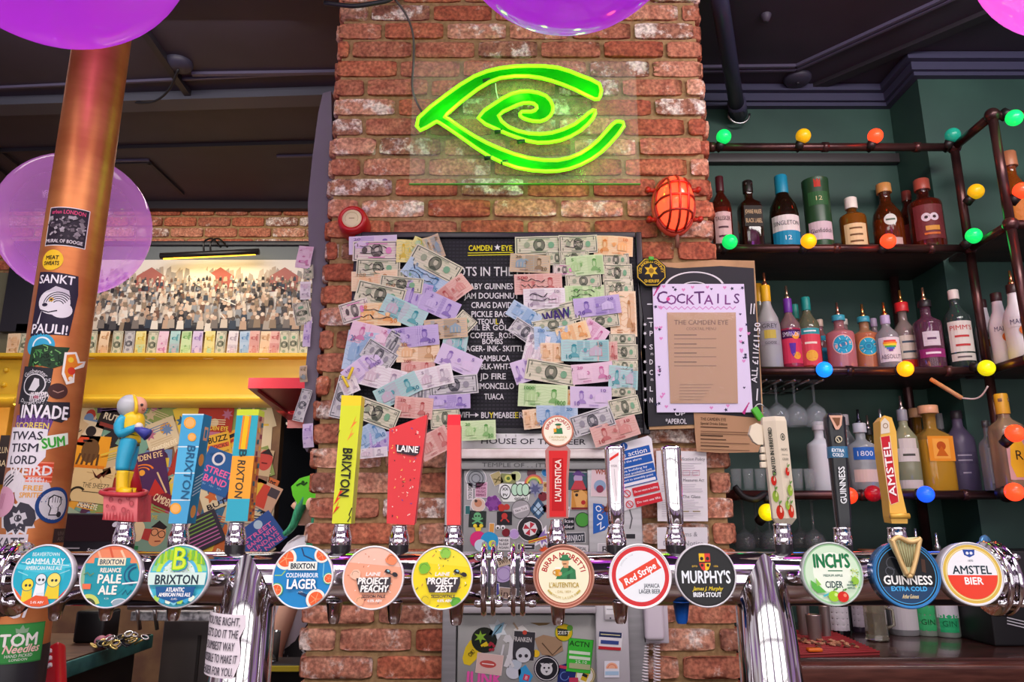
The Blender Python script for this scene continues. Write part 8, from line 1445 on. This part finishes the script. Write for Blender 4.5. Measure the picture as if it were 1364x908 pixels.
bottle(1147, C_ + .06, ZB, 745, 24, 'std', '#5a4a60', 'bottle with a floral lilac label behind the cider badge', ('#3a3a44', .1), labels=((.08, .42, 1., '#c4b8c4', '', '#000000'),))
bottle(1205, C_, ZB, 745, 38, 'squat', '#b8b8bc', 'clear gin bottle with a grey patterned label behind the harp badge', ('#2c2c30', .1), labels=((.08, .4, 1., '#c0bcc0', '', '#000000'),))
bottle(1236, C_ - .02, ZB, 703, 28, 'std', '#b8c8b8', 'gin bottle with a green block label, left of the two', ('#2a2a2a', .1), '#a8b0b0', labels=((.06, .4, 1., '#3aa868', '|GIN', '#1a5a34'),))
bottle(1264, C_ - .05, ZB, 709, 31, 'std', '#c0ccc0', 'gin bottle with white and green label, right of the two', ('#2a2a2a', .1), '#a8b0b0', labels=((.22, .5, 1., '#d8d4dc', 'LONDON|', '#3a4a5a'), (.06, .26, .8, '#2fae70', 'GIN', '#1a6a44')))
m = MB(); q = P(1292, 838, 2.88); R_ = .036; m.lathe([(0, 0), (R_ * .9, 0), (R_, .02), (R_ * .8, .05), (R_, .10), (R_ * .94, .10), (R_ * .74, .05), (R_ * .9, .02), (0, .012)], GLASS, 22, Matrix.Translation((q.x, 2.88, ZB + .001))); tag(m.build('glass_jar'), 'curved clear glass beside the right gin bottle on the back bar', 'glass')
t = thing('beer_mug', P(1168, 840, 2.72), 'faceted glass mug of golden beer on the back bar', 'mug'); q = P(1168, 843, 2.72); m = MB(); m.lathe([(.030, 0), (.038, .004), (.036, .02), (.036, .12), (.040, .13), (.036, .13), (.032, .02), (0, .016)], mat('#e8e0c8', .04, 0, .5, 0, .85), 10, Matrix.Translation((q.x, 2.72, ZB + .001)), smooth=False); m.build('glass', t)
m = MB(); m.lathe([(.030, .022), (.0315, .09), (0, .09)], mat('#d8a83a', .1, 0, .5, 0, .6), 16, Matrix.Translation((q.x, 2.72, ZB + .001))); m.build('beer', t); m = MB(); m.tube([(q.x + .036, 2.72, ZB + .11), (q.x + .062, 2.72, ZB + .10), (q.x + .062, 2.72, ZB + .05), (q.x + .036, 2.72, ZB + .04)], .006, mat('#e8e0c8', .04, 0, .5, 0, .85), 8); m.build('handle', t)
m = MB(); q = P(1155, 733, 2.8); m.lathe([(.03, -.02), (.034, 0), (.03, .006), (0, .006)], mat('#6a4a34', .4, .3), 20, Matrix.Translation((q.x, 2.8, q.z))); m.lathe([(.02, ZB - q.z), (.024, -.02)], mat('#4a3a34', .4), 16, Matrix.Translation((q.x, 2.8, q.z))); tag(m.build('copper_lidded_jar'), 'tall jar with a brown copper lid just above the rail', 'jar')
for k, (px, py) in enumerate(((1086, 732), (1252, 704), (1276, 710))): pass
t = thing('black_box', P(1340, 770, 2.5), 'black box with small white print at the far right end of the back bar', 'box'); a, b = P(1318, 840, 2.62), P(1400, 733, 2.62); m = MB(); m.box(a.x, b.x + .1, 2.60, 2.82, ZB + .001, b.z, mat('#17171b', .45), .006); m.build('carton', t)
m = MB(); A = Art(m, pxF(2.5995), .0005); A.line([(1345, 775), (1364, 782)], 3.4, '#8a8a92'); [A.line([(1341, 822 + 4 * k), (1366, 828 + 4 * k)], 1.4, '#b8b8c0') for k in range(3)]; m.build('print', t)
m = MB(); c = P(1312, 742, 1.14); 
t = thing('disc_sticker_plate', c, 'round blue and silver disc plate behind the right end of the font', 'disc'); MM = Matrix.Translation((P(1316, 742, 1.16).x, 1.16, c.z)) @ Matrix.Rotation(.75, 4, 'Z') @ Matrix.Rotation(PI / 2, 4, 'X'); m.lathe([(0, -.004), (.03, -.004), (.032, 0), (.03, .002), (0, .002)], mat('#4a86b8', .25, .4), 28, MM); m.build('disc', t)
m = MB(); cyl(m, MM @ Vector((0, 0, -.004)), (P(1310, 770, YR).x - .01, YR + .02, ZR + .02), .005, CHROME, 8); m.build('bracket', t)
